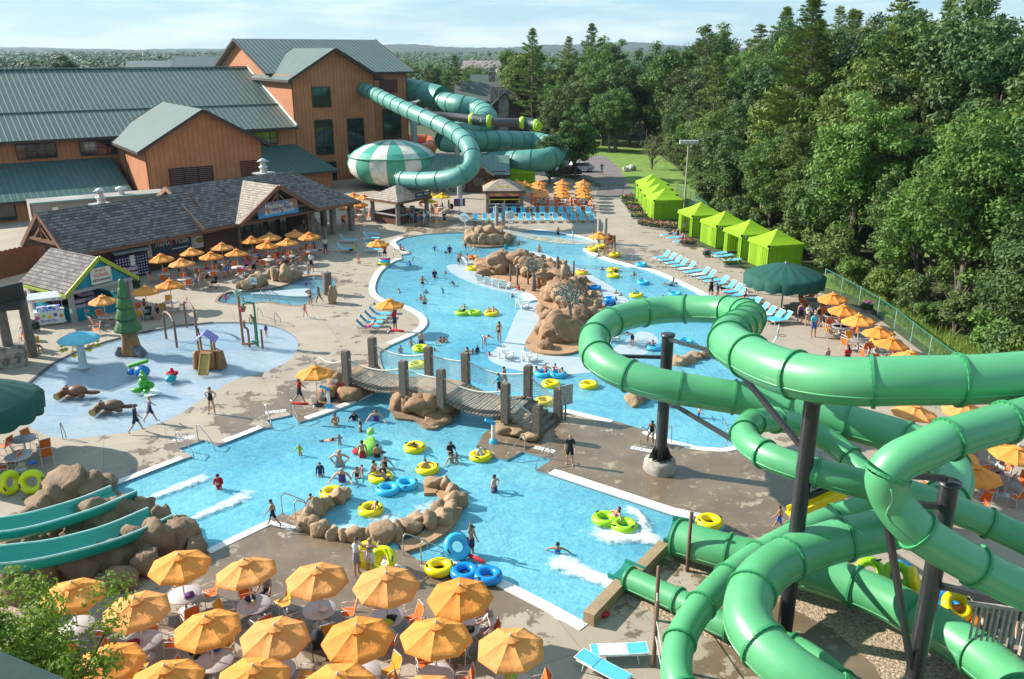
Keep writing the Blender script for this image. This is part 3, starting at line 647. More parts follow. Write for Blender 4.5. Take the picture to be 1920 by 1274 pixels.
def bridge():
    Pz = dict(A=(700, 683, 1.2), B=(651, 710, 1.2), C=(804.5, 702, 1.3), D=(758, 731, 1.3), E=(873.6, 715, 1.3), F=(828, 748, 1.3), Gk=(990, 740, 1.2), H=(948, 776, 1.2), I=(1046, 788, 0), J=(1007, 823, 0))
    P = {k: G(*v) for k, v in Pz.items()}; o = (P['D'] + P['E']) / 2; o.z = 0
    t = thing('rope_bridge', 'weathered plank footbridge with rope nets and timber posts over the pool channel', 'bridge', o); P = {k: p - o for k, p in P.items()}
    for k, p in P.items():
        h = 1.95 if k in 'IJ' else 1.72; z0 = p.z - (.0 if k in 'IJ' else .5); mb = MB(); w = .42
        mb.box((p.x, p.y, (z0 + p.z + h) / 2), (w, w, p.z + h - z0), rad(-25)); mb.box((p.x, p.y, p.z + h + .03), (w * .8, w * .8, .08), rad(-25))
        mb.build('post', M_POST, t)
    def span(a, b, c, d, sag, mname='plank_deck'):
        # a-b back edge, c-d front edge; separate planks with gaps
        mb = MB(); n = int((b - a).length / .24)
        for k in range(n):
            u0, u1 = k / n, (k + .74) / n
            q = []
            for e0, e1 in ((a, b), (c, d)):
                for u in (u0, u1):
                    p = e0.lerp(e1, u); p.z -= sag * 4 * u * (1 - u); q.append(p)
            lo = [p - V((0, 0, .09)) for p in q]
            mb.add(q + lo, [(0, 2, 3, 1), (4, 5, 7, 6), (0, 4, 6, 2), (1, 3, 7, 5), (0, 1, 5, 4), (2, 6, 7, 3)])
        mb.build(mname, mat('plank_grey', (.27, .215, .16), .85, (.14, .11, .085), 2, stretch=(1, 1, 1)), t)
    span(P['A'], P['C'], P['B'], P['D'], .42); span(P['E'], P['Gk'], P['F'], P['H'], .42)
    mb = MB(); mb.prism([(P[k].x, P[k].y) for k in ('C', 'E', 'F', 'D')], 1.08, 1.28); mb.build('platform', mat('platform_timber', (.36, .28, .19), .85, (.27, .2, .14), 2), t)
    # stair, six treads
    for k in range(6):
        u = (k + .1) / 6; u1 = (k + 1.1) / 6; q = [P['Gk'].lerp(P['I'], u), P['Gk'].lerp(P['I'], u1), P['H'].lerp(P['J'], u1), P['H'].lerp(P['J'], u)]
        z = 1.14 - k * .2
        mb = MB(); mb.prism([(p.x, p.y) for p in q], max(0.02, z - .22), z); mb.build('tread', mat('tread_timber', (.24, .215, .185), .85, (.14, .12, .1), 3), t)
    for a, b, side in (('A', 'C', 0), ('B', 'D', 0), ('E', 'Gk', 0), ('F', 'H', 0), ('Gk', 'I', 1), ('H', 'J', 1), ('C', 'E', 2), ('D', 'F', 2)):
        mb = MB(); h = 1.35 if not side else 1.25; top = V((0, 0, h)); bz = V((0, 0, .12))
        a0, b0 = P[a], P[b]
        net(mb, a0 + top, b0 + top, a0 + bz, b0 + bz, .42 if side == 0 else .08, 22 if side != 1 else 12, 7)
        mb.build('rope_net', M_ROPE, t)
    mb = MB()
    L0 = G(890, 345 + 0, 0)
    q0 = G(651, 710, 1.2) - o; q1 = G(600, 697, .6) - o
    mb.tube([(q0 + V((0, 0, 1.3))).lerp(q1 + V((0, 0, 1)), k / 8) - V((0, 0, .35 * 4 * k / 8 * (1 - k / 8))) for k in range(9)], .04, 6); mb.build('hand_rope', M_ROPE, t)
    return t
bridge()
# piers and abutments
pr = G(790, 775); t = thing('bridge_pier', 'squared artificial rock pier in the water under the bridge platform', 'rocks', (pr.x, pr.y, 0))
for (x, y, z, w, h) in ((752, 778, -.3, 1.3, 1.5), (770, 775, 0, 1.4, 1.2), (790, 777, 0, 1.5, 1.3), (812, 778, .1, 1.6, 1.2), (835, 775, .1, 1.6, 1.1), (800, 790, -.2, 1.4, .8), (815, 800, -.3, 1.9, .6), (790, 770, .2, 2.4, 1.1), (845, 765, .0, 1.6, 1.0), (765, 785, -.3, 1.2, 1.2)):
    p = G(x, y, z); boulder(t, (p.x, p.y + .5, z + h * .45), (w * .56, w * .6, h * .72))
mb = MB(); ring = smooth([G2(*q) for q in [(738, 782), (745, 760), (800, 748), (850, 757), (862, 772), (835, 785), (820, 803), (798, 803), (780, 790), (760, 787)]], 5); mb.prism([(q[0] - pr.x, q[1] - pr.y) for q in ring], -1.1, .05); mb.build('pier_base', M_ROCKD, t)
rockwork('tan rocks carrying the left end of the footbridge above the coping', (680, 745), [(655, 752, 0, 1.7, 1.0), (672, 745, 0, 1.6, 1.1), (690, 738, 0, 1.7, 1.2), (708, 728, 0, 1.6, 1.2), (636, 735, 0, 1.3, .9), (612, 752, 0, 1.5, 1.1), (625, 738, 0, 1.4, 1.3), (660, 725, 0, 1.6, 1.1), (690, 715, 0, 1.8, 1.1)], M_ROCK)
rockwork('tan rock base beside the stair at the right end of the footbridge', (970, 815), [(952, 815, 0, 1.4, 1.0), (972, 822, 0, 1.6, .8), (994, 828, 0, 1.2, .6), (945, 800, 0, 1.3, 1.3), (968, 805, 0, 1.7, 1.1), (985, 812, 0, 1.5, .9), (940, 812, 0, .8, .8), (1000, 820, 0, 1.2, .8)], M_ROCKL)
# rock ring of the whirl pool
arc = [(572, 992, .95), (582, 1003, 1.0), (602, 1010, 1.1), (622, 1016, 1.0), (643, 1020, 1.05), (668, 1021, 1.2), (693, 1020, 1.0), (718, 1023, 1.5), (742, 1018, 1.5), (764, 1008, 1.4), (784, 997, 1.3), (808, 998, 1.5), (830, 988, 1.3), (846, 974, 1.3), (856, 955, 1.2), (848, 938, 1.2), (836, 923, 1.3), (815, 920, 1.2), (822, 968, 1.1), (588, 975, 1.2), (602, 968, 1.1), (615, 958, .9), (632, 948, 1.1), (643, 940, .9), (578, 982, .9)]
rockwork('curved ring of tan boulders round the bubbling whirlpool', (715, 1020), [(x, y, -.1, w * 1.0, w * .95 * (1.15 if 560 < x < 640 else 1)) for x, y, w in arc], M_ROCKL, sc=.74)
mb = MB(); pp = smooth([G2(*q) for q in [(760, 1036), (800, 1022), (845, 992), (866, 955), (856, 930), (835, 912), (795, 912)]], 5, False); o_ = V((pp[0].x, pp[0].y, 0))
ribbon(mb, [(q[0] - o_.x, q[1] - o_.y) for q in pp], .8, .06, 0, 1.15); tag(mb.build('pool_ledge', M_SAND, None, o_), 'low tan ledge carrying the right half of the whirlpool boulders', 'ledge')
mb = MB(); pp = [G2(*q) for q in [(648, 932), (585, 970), (565, 982)]]; o_ = V((*pp[0], 0)); ribbon(mb, [(q[0] - o_.x, q[1] - o_.y) for q in pp][::-1], .8, .1, 0, 1.2); tag(mb.build('pool_ledge', M_SAND, None, o_), 'low tan ledge under the left arm of the whirlpool boulders', 'ledge')
# the island
ISL = smooth([G2(*q) for q in [(895, 502), (930, 488), (985, 478), (1040, 492), (1070, 510), (1110, 530), (1130, 560), (1135, 600), (1110, 640), (1075, 662), (1020, 664), (985, 648), (1000, 620), (1015, 590), (1005, 560), (985, 545), (955, 535), (920, 520)]], 4)
ib = G(1030, 600); t = thing('rock_island', 'long island of heaped tan boulders in the middle of the lagoon', 'island', (ib.x, ib.y, 0))
mb = MB(); mb.prism([(q.x - ib.x, q.y - ib.y) for q in ISL], -1.1, .06); mb.build('island_base', M_SAND, t)
rr = random.Random(5)
items = []
def heap(spine, n, hmax, wr, sz):
    for i in range(n):
        u = rr.random(); k = u * (len(spine) - 1); a = int(min(k, len(spine) - 2)); x0, y0 = spine[a]; x1, y1 = spine[a + 1]; f = k - a
        p = V(G2(x0 + (x1 - x0) * f, y0 + (y1 - y0) * f)); q = rr.gauss(0, .5); q = max(-1, min(1, q))
        off = V((rr.uniform(-1, 1), rr.uniform(-1, 1))) * wr
        rad_ = min(1, off.length / wr); z = hmax * (1 - rad_ ** 1.3) * rr.uniform(.7, 1.0)
        items.append((p.x + off.x, p.y + off.y, z, sz * rr.uniform(.7, 1.35)))
heap([(925, 510), (960, 500), (1005, 512), (1040, 530)], 46, 1.9, 2.6, 1.3)
heap([(1050, 535), (1060, 560), (1075, 590), (1070, 620), (1050, 640)], 50, 2.1, 2.4, 1.25)
heap([(960, 500), (985, 503)], 4, 2.7, 1.2, 1.3)
for q in ((925, 508), (950, 503), (975, 504), (1003, 511), (1030, 525), (1050, 540), (1060, 562), (1072, 588), (1070, 615), (1052, 636)): p = G(*q); boulder(t, (p.x, p.y, .25), (1.9, 1.7, 1.4), M_ROCK, 'boulder', 4)
for x, y, z, w in items[:90]: boulder(t, (x, y, z * .8 + .1), (w * .5, w * .48, w * .46), [M_ROCK, M_ROCKL, M_ROCK][_rk[0] % 3])
rockwork('small tan rock headland with basketball hoops at the far pool edge', (915, 458), [(880, 458, 0, 1.6, 1.4), (893, 460, 0, 1.7, 1.6), (906, 461, 0, 1.5, 1.3), (918, 461, 0, 1.6, 1.4), (930, 460, 0, 1.5, 1.5), (943, 458, 0, 1.6, 1.3), (955, 455, 0, 1.5, 1.2), (900, 450, .3, 1.8, 1.7), (920, 448, .4, 1.9, 1.7), (940, 447, .3, 1.7, 1.4), (883, 447, 0, 1.6, 1.2)], M_ROCKL)
mb = MB(); hp = G(915, 452); mb.prism([(q.x - hp.x, q.y - hp.y) for q in smooth([G2(*q) for q in [(868, 452), (880, 438), (955, 438), (962, 452), (945, 462), (890, 464)]], 4)], -1.1, .1); tag(mb.build('rock_ledge', M_ROCKD, None, (hp.x, hp.y, 0)), 'brown rock footing of the far headland', 'rocks')
rockwork('low curved wall of tan rocks in the water below the large green loop', (1215, 760), [(1188, 765, -.2, 1.3, .9), (1203, 756, -.2, 1.2, .9), (1220, 745, -.2, 1.2, .8), (1240, 728, -.2, 1.2, .8), (1275, 690, -.2, 1.3, .8), (1290, 685, -.2, 1.3, .8), (1308, 678, -.2, 1.2, .8), (1325, 675, -.2, 1.2, .8)], M_ROCKL)
# rocks by the wading pool and the left slides
rockwork('tall tan boulders behind the steps of the wading pool', (530, 530), [(518, 528, 0, 1.8, 1.8), (535, 530, 0, 2.1, 2.2), (550, 524, 0, 1.8, 1.6), (508, 522, 0, 1.3, 1.2)], M_ROCKL, sc=.8)
rockwork('tan boulders carrying the white notice beside the wading pool', (470, 545), [(447, 544, 0, 1.4, 1.1), (462, 545, 0, 1.5, 1.3), (480, 540, 0, 2.2, 2.0), (492, 537, 0, 1.2, 1.3)], M_ROCKL, sc=.75)
rockwork('single upright tan boulder at the right end of the wading pool', (625, 570), [(623, 571, 0, 1.1, 1.9)], M_ROCKL)
LR = [(20, 1000, 0, 1.7, 1.0), (48, 985, 0, 1.6, 1.0), (75, 965, 0, 1.9, 1.3), (98, 955, 0, 2.0, 1.5), (128, 945, 0, 2.4, 2.2), (160, 940, 0, 2.1, 1.6), (188, 930, 0, 1.8, 1.3),
      (20, 1045, 0, 1.7, 1.4), (60, 1045, 0, 1.9, 1.4), (95, 1035, 0, 1.9, 1.5), (130, 1028, 0, 1.9, 1.5), (165, 1012, 0, 2.3, 1.9), (195, 1000, 0, 2.1, 1.6), (218, 990, 0, 1.7, 1.6), (240, 985, 0, 1.7, 1.5), (262, 975, 0, 1.5, 1.3), (150, 1040, 0, 1.4, .8), (230, 968, 0, 1.6, 1.3),
      (60, 1110, 0, 2.4, 2.0), (115, 1085, 0, 2.1, 1.7), (150, 1090, 0, 1.8, 1.5), (185, 1075, 0, 1.7, 1.5), (215, 1070, 0, 2.0, 1.7), (245, 1050, 0, 1.8, 1.6), (262, 1045, 0, 1.7, 1.5), (292, 1045, 0, 1.9, 2.0), (320, 1038, 0, 2.0, 1.7), (350, 1030, 0, 1.9, 1.5), (300, 1000, 0, 1.5, 1.6), (225, 1112, 0, 2.0, 1.3), (270, 1085, 0, 1.5, 1.5), (30, 1125, 0, 2.6, 2.1), (325, 1005, 0, 1.5, 1.3), (280, 1030, 0, 1.6, 1.4), (365, 1045, 0, 1.6, 1.0)]
rockwork('brown boulders heaped around the two open teal slides', (190, 1060), LR, M_ROCKD, sc=.82)
gravel('gravel', [(-60, 1010), (120, 950), (210, 935), (330, 1000), (370, 1035), (290, 1090), (180, 1130), (-40, 1160)], .014)
def chute(label, P, w):
    b = G(P[0][0], P[0][1]); t = thing('open_slide', label, 'water slide', (b.x, b.y, 0)); pts = [q - V((b.x, b.y, 0)) for q in path3(P, 8)]
    prof = [(-1, .52), (-.97, .18), (-.72, -.12), (-.35, -.26), (.35, -.26), (.72, -.12), (.97, .18), (1, .52), (1.12, .52), (1.12, .42), (1.06, .10), (.8, -.22), (.4, -.36), (-.4, -.36), (-.8, -.22), (-1.06, .10), (-1.12, .42), (-1.12, .52)]
    mb = MB(); n = len(prof); vs = []
    for i, p in enumerate(pts):
        T = (pts[min(i + 1, len(pts) - 1)] - pts[max(i - 1, 0)]); T.z = 0; T.normalize(); s_ = V((T.y, -T.x, 0))
        vs += [p + s_ * (x * w) + V((0, 0, z * .7)) for x, z in prof]
    mb.add(vs, [(i * n + j, i * n + (j + 1) % n, (i + 1) * n + (j + 1) % n, (i + 1) * n + j) for i in range(len(pts) - 1) for j in range(n)], 0, True); mb.add(vs[-n:], [tuple(range(n))]); mb.build('chute', mat('teal_chute', (.0, .33, .26), .25, (.0, .29, .23), .5, coat=.4), t)
    mb = MB()
    for sg in (7.5, 17.5):
        q = [vs[i * n + (8 if sg < 10 else 0)].lerp(vs[i * n + (7 if sg < 10 else 17)], .5) + V((0, 0, .012)) for i in range(len(pts))]; mb.tube(q, .05, 5)
    mb.build('pale_lip', mat('pale_teal_lip', (.45, .72, .66), .4), t)
chute('open teal slide chute nearer the deck at far left', [(-120, 1012, 2.5), (-40, 1008, 2.2), (0, 1001, 2.0), (60, 990, 1.7), (118, 974, 1.4), (175, 955, 1.1), (234, 930, .8)], .68)
chute('open teal slide chute nearer the orange umbrellas at far left', [(-120, 1072, 2.5), (-40, 1064, 2.2), (0, 1058, 2.0), (80, 1047, 1.7), (155, 1030, 1.35), (225, 1008, 1.05), (302, 974, .8)], .68)
# foam wakes: broken white water at the slide exits
M_FOAM = bpy.data.materials.new('foam'); nt, N, L = nodes(M_FOAM)
def foam_nodes():
    o = N.new('ShaderNodeOutputMaterial'); tc = N.new('ShaderNodeTexCoord'); n = N.new('ShaderNodeTexNoise'); n.inputs['Scale'].default_value = 3.2; n.inputs['Detail'].default_value = 9; n.inputs['Roughness'].default_value = .75; n.inputs['Distortion'].default_value = .6
    L.new(tc.outputs['Object'], n.inputs['Vector']); at = N.new('ShaderNodeAttribute'); at.attribute_name = 'dens'
    a = N.new('ShaderNodeMath'); a.operation = 'MULTIPLY_ADD'; L.new(at.outputs['Fac'], a.inputs[0]); a.inputs[1].default_value = .46; L.new(n.outputs[0], a.inputs[2])
    r = N.new('ShaderNodeValToRGB'); r.color_ramp.elements[0].position = .62; r.color_ramp.elements[1].position = .95; L.new(a.outputs[0], r.inputs[0])
    d = N.new('ShaderNodeBsdfDiffuse'); d.inputs[0].default_value = (.72, .78, .8, 1); tr = N.new('ShaderNodeBsdfTransparent'); mx = N.new('ShaderNodeMixShader'); L.new(r.outputs[0], mx.inputs[0]); L.new(tr.outputs[0], mx.inputs[1]); L.new(d.outputs[0], mx.inputs[2]); L.new(mx.outputs[0], o.inputs[0])
foam_nodes()
def foam(px, w0, w1, h=.16, dn=.8):
    pts = smooth([G(*q, -.06) for q in px], 10, False); mb = MB(); n = len(pts); o = pts[0].copy(); K = 10; dens = []
    for i, p in enumerate(pts):
        T = (pts[min(i + 1, n - 1)] - pts[max(i - 1, 0)]).normalized(); s_ = V((-T.y, T.x, 0)); w = w0 + (w1 - w0) * i / (n - 1)
        for j in range(K + 1):
            u = j / K * 2 - 1; e = 1 - u * u; k = noise.noise(p * 1.4 + s_ * u * 2) * .5 + .5
            q = p - o + s_ * u * w * (.8 + .4 * k); q.z = h * e * k + .0
            mb.v.append(q); dens.append(e * dn * min(1, 4 * (1 - i / (n - 1)) + .0) * min(1, .5 + 2 * i / n))
    for i in range(n - 1):
        for j in range(K):
            mb.f.append([i * (K + 1) + j, i * (K + 1) + j + 1, (i + 1) * (K + 1) + j + 1, (i + 1) * (K + 1) + j]); mb.mi.append(0); mb.sm.append(True)
    ob = struct(mb.build('foam', M_FOAM, None, o), 'stuff'); at = ob.data.attributes.new('dens', 'FLOAT', 'POINT'); at.data.foreach_set('value', dens)
foam([(262, 942), (310, 925), (360, 905), (400, 890)], .25, .75); foam([(340, 985), (390, 962), (440, 940), (480, 918)], .25, .75)
foam([(1168, 1104), (1120, 1085), (1070, 1065), (1030, 1045)], .4, .9, .22, 1.0)
foam([(1240, 1022), (1215, 1010), (1185, 1005), (1140, 1005), (1110, 985)], .6, .9, .22, 1.0); foam([(1215, 1005), (1205, 980), (1190, 962), (1170, 950)], .5, .4, .22)
foam([(690, 980), (720, 975), (745, 985)], .9, .9, .1, .55); foam([(780, 960), (805, 955), (825, 950)], .9, .8, .1, .6); foam([(640, 985), (665, 995), (700, 1000)], .5, .6, .1, .6)
foam([(1000, 480), (1030, 487), (1055, 500), (1075, 515)], .7, 1.2, .18, .8); foam([(985, 552), (995, 560), (1005, 568)], 1.2, 1.4, .2, .9); foam([(280, 733), (285, 740), (290, 748)], .5, .7, .4, .8)
# ================================================================ buildings
class Fr:
    def __init__(s, o, deg):
        s.o = V((o[0], o[1], 0)); a = rad(deg); s.u = V((cos(a), sin(a), 0)); s.w = V((-sin(a), cos(a), 0)); s.a = a
    def P(s, t, q, z=0): return s.u * t + s.w * q + V((0, 0, z))   # local to the thing standing at s.o
M_METAL = stripes('green_metal_roof', (.085, .125, .108), (.30, .37, .34), 'X', 1.35, .13, .48, .5, .4)
M_METALD = stripes('dark_green_metal_roof', (.055, .12, .105), (.10, .17, .155), 'X', 1.35, .10, .45, .5, .4)
M_SIDING = stripes('orange_board_siding', (.50, .19, .075), (.26, .095, .045), 'X', 1.6, .12, .75, .4)
M_LOG = stripes('brown_log_siding', (.12, .05, .03), (.045, .02, .012), 'Y', 3.2, .16, .7, -.5)
M_SHAKE = stripes('cedar_shakes', (.125, .103, .095), (.03, .026, .026), 'Y', 3.0, .20, .85, -.7, .3, 2.3, (.25, .215, .195))
M_SHAKEL = stripes('weathered_shakes', (.30, .25, .20), (.10, .08, .065), 'Y', 3.0, .17, .85, -.7, .3, 2.3, (.42, .36, .29))
M_DKTRIM = mat('dark_trim', (.045, .03, .026), .6); M_BRTRIM = mat('brown_trim', (.20, .09, .05), .65, (.15, .065, .04), 2)
M_GLASS = mat('window_glass', (.012, .018, .016), .06, (.02, .03, .025), .4, spec=.9); M_STONE = mat('stone_base', (.30, .27, .24), .9, (.12, .10, .09), 2.2, bump=.8, bs=4, th=(.42, .55))
def slab(mb, q, th=.22, m=0):
    q = [V(p) for p in q]; n = (q[1] - q[0]).cross(q[-1] - q[0]).normalized(); 
    if n.z < 0: n = -n; q = q[::-1]
    k = len(q); lo = [p - n * th for p in q]
    mb.add(q + lo, [tuple(range(k)), tuple(range(2 * k - 1, k - 1, -1))] + [(i, k + i, k + (i + 1) % k, (i + 1) % k) for i in range(k)], m)
def roof_part(t, q, m, ue, name='roof', th=.22):
    q = [V(p) for p in q]; n = (q[1] - q[0]).cross(q[-1] - q[0]).normalized(); v_ = n.cross(V(ue)).normalized(); mb = MB(); slab(mb, q, th); return mb.build(name, m, t, uv=(ue, v_))
def wall_part(t, fr, t0, q0, t1, q1, z0, z1, m, gab=None, name='wall', th=.2):
    a = fr.P(t0, q0); b = fr.P(t1, q1); d = (b - a).normalized(); n = V((d.y, -d.x, 0)); up = V((0, 0, 1))
    pr = [a + up * z0, b + up * z0, b + up * z1] + ([a.lerp(b, gab[0]) + up * gab[1]] if gab else []) + [a + up * z1]
    k = len(pr); bk = [p - n * th for p in pr]; mb = MB()
    mb.add(pr + bk, [tuple(range(k)), tuple(range(2 * k - 1, k - 1, -1))] + [(i, k + i, k + (i + 1) % k, (i + 1) % k) for i in range(k)])
    return mb.build(name, m, t, uv=(d, up))
def window(t, fr, t0, q0, t1, q1, z0, z1, nx=2, ny=3, mp=None, name='window', mf=None):
    a = fr.P(t0, q0); b = fr.P(t1, q1); d = (b - a).normalized(); n = V((d.y, -d.x, 0)); L_ = (b - a).length; mf = mf or M_DKTRIM
    mb = MB(); f = .14; up = V((0, 0, 1)); 
    for z in (z0, z1): mb.beam(a + up * z + n * .07, b + up * z + n * .07, .14, f)
    for p in (a, b): mb.beam(p + up * (z0 + .07) + n * .07, p + up * (z1 - .07) + n * .07, .14, f, up=d)
    for i in range(1, nx): p = a.lerp(b, i / nx); mb.beam(p + up * (z0 + .07) + n * .065, p + up * (z1 - .07) + n * .065, .09, .05, up=d)
    for j in range(1, ny): z = z0 + (z1 - z0) * j / ny; mb.beam(a + d * .07 + up * z + n * .062, b - d * .07 + up * z + n * .062, .08, .05)
    w = mb.build(name, mf, t)
    MB().quad(a + up * z0 + n * .03, b + up * z0 + n * .03, b + up * z1 + n * .03, a + up * z1 + n * .03).build('pane', mp or M_GLASS, w)
    return w
def gable_roof(t, fr, a0, a1, b0, b1, zE, zR, m, along='t', over=.6, trim=None, name='roof'):
    """ridge along t (or s); a = range along the ridge, b = range across"""
    P = (lambda x, y, z: fr.P(x, y, z)) if along == 't' else (lambda x, y, z: fr.P(y, x, z)); ue = fr.u if along == 't' else fr.w
    mid = (b0 + b1) / 2; sl_ = (zR - zE) / (mid - b0); o = over; zl = zE - o * sl_
    for e in (b0 - o, b1 + o): roof_part(t, [P(a0 - o, e, zl), P(a1 + o, e, zl), P(a1 + o, mid, zR), P(a0 - o, mid, zR)], m, ue, name)
    if trim:
        for x in (a0 - o - .06, a1 + o + .06):
            mb = MB()
            for e in (b0 - o, b1 + o): mb.beam(P(x, e, zl - .12), P(x, mid, zR - .12), .12, .38)
            mb.build('rake_board', trim, t)
        for e in (b0 - o, b1 + o): MB().beam(P(a0 - o, e, zl - .2), P(a1 + o, e, zl - .2), .14, .26).build('gutter', trim, t)
def hall():
    F_ = Fr((-33.7, 136.0), 35); t = thing('waterpark_hall', 'large orange board-sided indoor waterpark hall with green metal roofs', 'building', F_.o); P = F_.P
    # tower block with projecting front gable
    wall_part(t, F_, 0, 0, 14, 0, 0, 16.3, M_SIDING, (.5, 20.1)); wall_part(t, F_, 0, 8.75, 0, 0, 0, 16.4, M_SIDING); wall_part(t, F_, 14, 0, 14, 8.75, 0, 16.3, M_SIDING)
    wall_part(t, F_, 14, 8.75, 24.6, 8.75, 0, 16.9, M_SIDING); wall_part(t, F_, 0, 36, 0, 8.76, 0, 16.9, M_SIDING, (.5, 21.6)); wall_part(t, F_, 24.6, 8.75, 24.6, 36, 0, 16.9, M_SIDING, (.5, 21.6))
    gable_roof(t, F_, 0, 24.6, 8.75, 36, 16.9, 21.9, M_METAL, over=1.0, trim=M_DKTRIM)
    gable_roof(t, F_, -.4, 15.0, 0, 14, 16.3, 20.35, M_METAL, 's', 1.0, M_DKTRIM)
    for x0, x1, z0, z1, nx, ny in ((3.2, 6.2, 11.6, 14.6, 1, 1), (3.3, 6.2, 4.3, 9.6, 2, 3), (8.8, 11.6, 4.3, 9.6, 2, 3), (4.0, 6.4, -1.2 + 1.4, 3.0, 2, 2), (9.0, 11.6, .6, 3.2, 2, 2)): window(t, F_, x0, -.0, x1, -.0, z0, z1, nx, ny)
    for x0, x1, z0, z1 in ((14.8, 16.2, 12.6, 15.0), (14.9, 16.3, 5.2, 10.0), (19.6, 23.0, 5.2, 10.2), (15.0, 16.4, 1.6, 3.2), (19.8, 23.0, 1.4, 3.4)): window(t, F_, x0, 8.73, x1, 8.73, z0, z1, 2, 3)
    MB().add([P(19.2, 8.7, 13), P(22.6, 8.7, 13), P(22.6, 8.7, 15.2), P(19.2, 8.7, 15.2), P(19.2, 8.5, 13), P(22.6, 8.5, 13), P(22.6, 8.5, 15.2), P(19.2, 8.5, 15.2)], [(4, 5, 6, 7), (0, 4, 7, 3), (1, 2, 6, 5), (3, 7, 6, 2), (0, 1, 5, 4)]).build('louvre', mat('maroon_louvre', (.12, .03, .02), .7), t)
    # long low hall
    x0 = -95
    roof_part(t, [P(x0, -1.4, 8.9), P(-.03, -1.4, 8.9), P(-.03, 19.5, 17.3), P(x0, 19.5, 17.3)], M_METAL, F_.u); roof_part(t, [P(x0, 40, 9), P(-.03, 40, 9), P(-.03, 19.5, 17.3), P(x0, 19.5, 17.3)], M_METAL, F_.u)
    MB().beam(P(x0, 19.5, 17.42), P(-.05, 19.5, 17.42), .7, .16).build('ridge_cap', M_METALD, t)
    MB().beam(P(x0, 6.0, 11.97), P(-.05, 6.0, 11.97), .12, .14).build('snow_guard', M_METALD, t)
    MB().beam(P(-.12, -1.2, 9.12), P(-.12, 19.5, 17.5), .2, .3).build('flashing', mat('white_flashing', (.75, .74, .7), .5), t)
    MB().beam(P(x0, -1.45, 8.72), P(-.05, -1.45, 8.72), .16, .34).build('gutter', M_DKTRIM, t)
    wall_part(t, F_, x0, 0, 0, 0, 0, 8.9, M_SIDING)
    for k in range(9): window(t, F_, -7.9 - k * 7.6 if k else -7.6, -.02, -3.2 - k * 7.6 + (.0 if k else .3), -.02, 6.4, 8.3, 4, 2)
    # lower lean-to roofs
    roof_part(t, [P(-10.5, -9.0, 2.9), P(3.0, -9.0, 2.9), P(-.3, -.25, 6.2), P(-10.5, -.25, 6.2)], M_METALD, F_.u, 'lean_to_roof'); wall_part(t, F_, -10.5, -8, 2.2, -8, 0, 3.0, M_SIDING); wall_part(t, F_, 2.2, -8, 1.2, -.2, 0, 3.0, M_SIDING)
    roof_part(t, [P(x0, -11, 2.6), P(-26.9, -11, 2.6), P(-26.9, -.25, 6.0), P(x0, -.25, 6.0)], M_METALD, F_.u, 'lean_to_roof'); wall_part(t, F_, x0, -10, -27, -10, 0, 2.8, M_SIDING)
    window(t, F_, -44, -10.02, -40.5, -10.02, .3, 2.2, 2, 1); window(t, F_, -38, -10.02, -36, -10.02, .3, 2.2, 1, 1)
    MB().beam(P(x0, -11.05, 2.45), P(-26.9, -11.05, 2.45), .14, .3).build('gutter', M_DKTRIM, t); MB().beam(P(-10.5, -9.05, 2.75), P(3, -9.05, 2.75), .14, .3).build('gutter', M_DKTRIM, t)
    # projecting gable wing
    wall_part(t, F_, -26, -16.5, -11.2, -16.5, 0, 8.6, M_SIDING, (.5, 12.8)); wall_part(t, F_, -26, 0, -26, -16.5, 0, 8.6, M_SIDING); wall_part(t, F_, -11.2, -16.5, -11.2, 0, 0, 8.6, M_SIDING)
    gable_roof(t, F_, -16.5, 1.5, -26, -11.2, 8.75, 13.0, M_METAL, 's', 1.0, M_DKTRIM)
    for x0_, x1_, z0, z1 in ((-23.4, -18.0, .5, 5.9), (-14.2, -11.9, 1.5, 6.2)):
        mb = MB(); a = P(x0_, -16.54, 0); b = P(x1_, -16.54, 0)
        for k in range(22): z = z0 + (z1 - z0) * (k + .5) / 22; mb.beam(a + V((0, 0, z)), b + V((0, 0, z)), .10, (z1 - z0) / 22 * .62)
        for k in range(4): p = a.lerp(b, k / 3) - F_.w * .04; mb.beam(p + V((0, 0, z0)), p + V((0, 0, z1)), .1, .12, up=F_.u)
        mb.build('louvre', mat('maroon_louvre', (.12, .03, .02), .7) if x1_ > -12 else mat('dark_louvre', (.035, .022, .03), .6), t)
    for p in (P(-26.0, -6, 0), ): MB().beam(p + V((-.15, 0, 2.5)) - F_.u * .1, p - F_.u * .1 + V((-.15, 0, 8.4)), .12, .12).build('downpipe', M_DKTRIM, t)
hall()
def text(parent, s, size, pos, ang, m, tilt=pi / 2, name='lettering', ext=.012, align='CENTER', shear=0, sx=1.):
    cu = bpy.data.curves.new(name, 'FONT'); cu.body = s; cu.size = size; cu.extrude = ext; cu.align_x = align; cu.align_y = 'CENTER'; cu.shear = shear; cu.space_line = .95
    tmp = bpy.data.objects.new('tmp', cu); COL.objects.link(tmp); dg = bpy.context.evaluated_depsgraph_get(); me = bpy.data.meshes.new_from_object(tmp.evaluated_get(dg)); bpy.data.objects.remove(tmp)
    me.materials.clear(); me.materials.append(m); o = link(name, me, parent); o.location = pos; o.rotation_euler = (tilt, 0, ang); o.scale = (sx, 1, 1); return o
M_LETW = mat('letter_white', (.8, .78, .72), .5); M_LETR = mat('letter_red', (.6, .05, .03), .5); M_LETK = mat('letter_black', (.02, .02, .025), .5); M_LETY = mat('letter_yellow', (.8, .58, .03), .5)
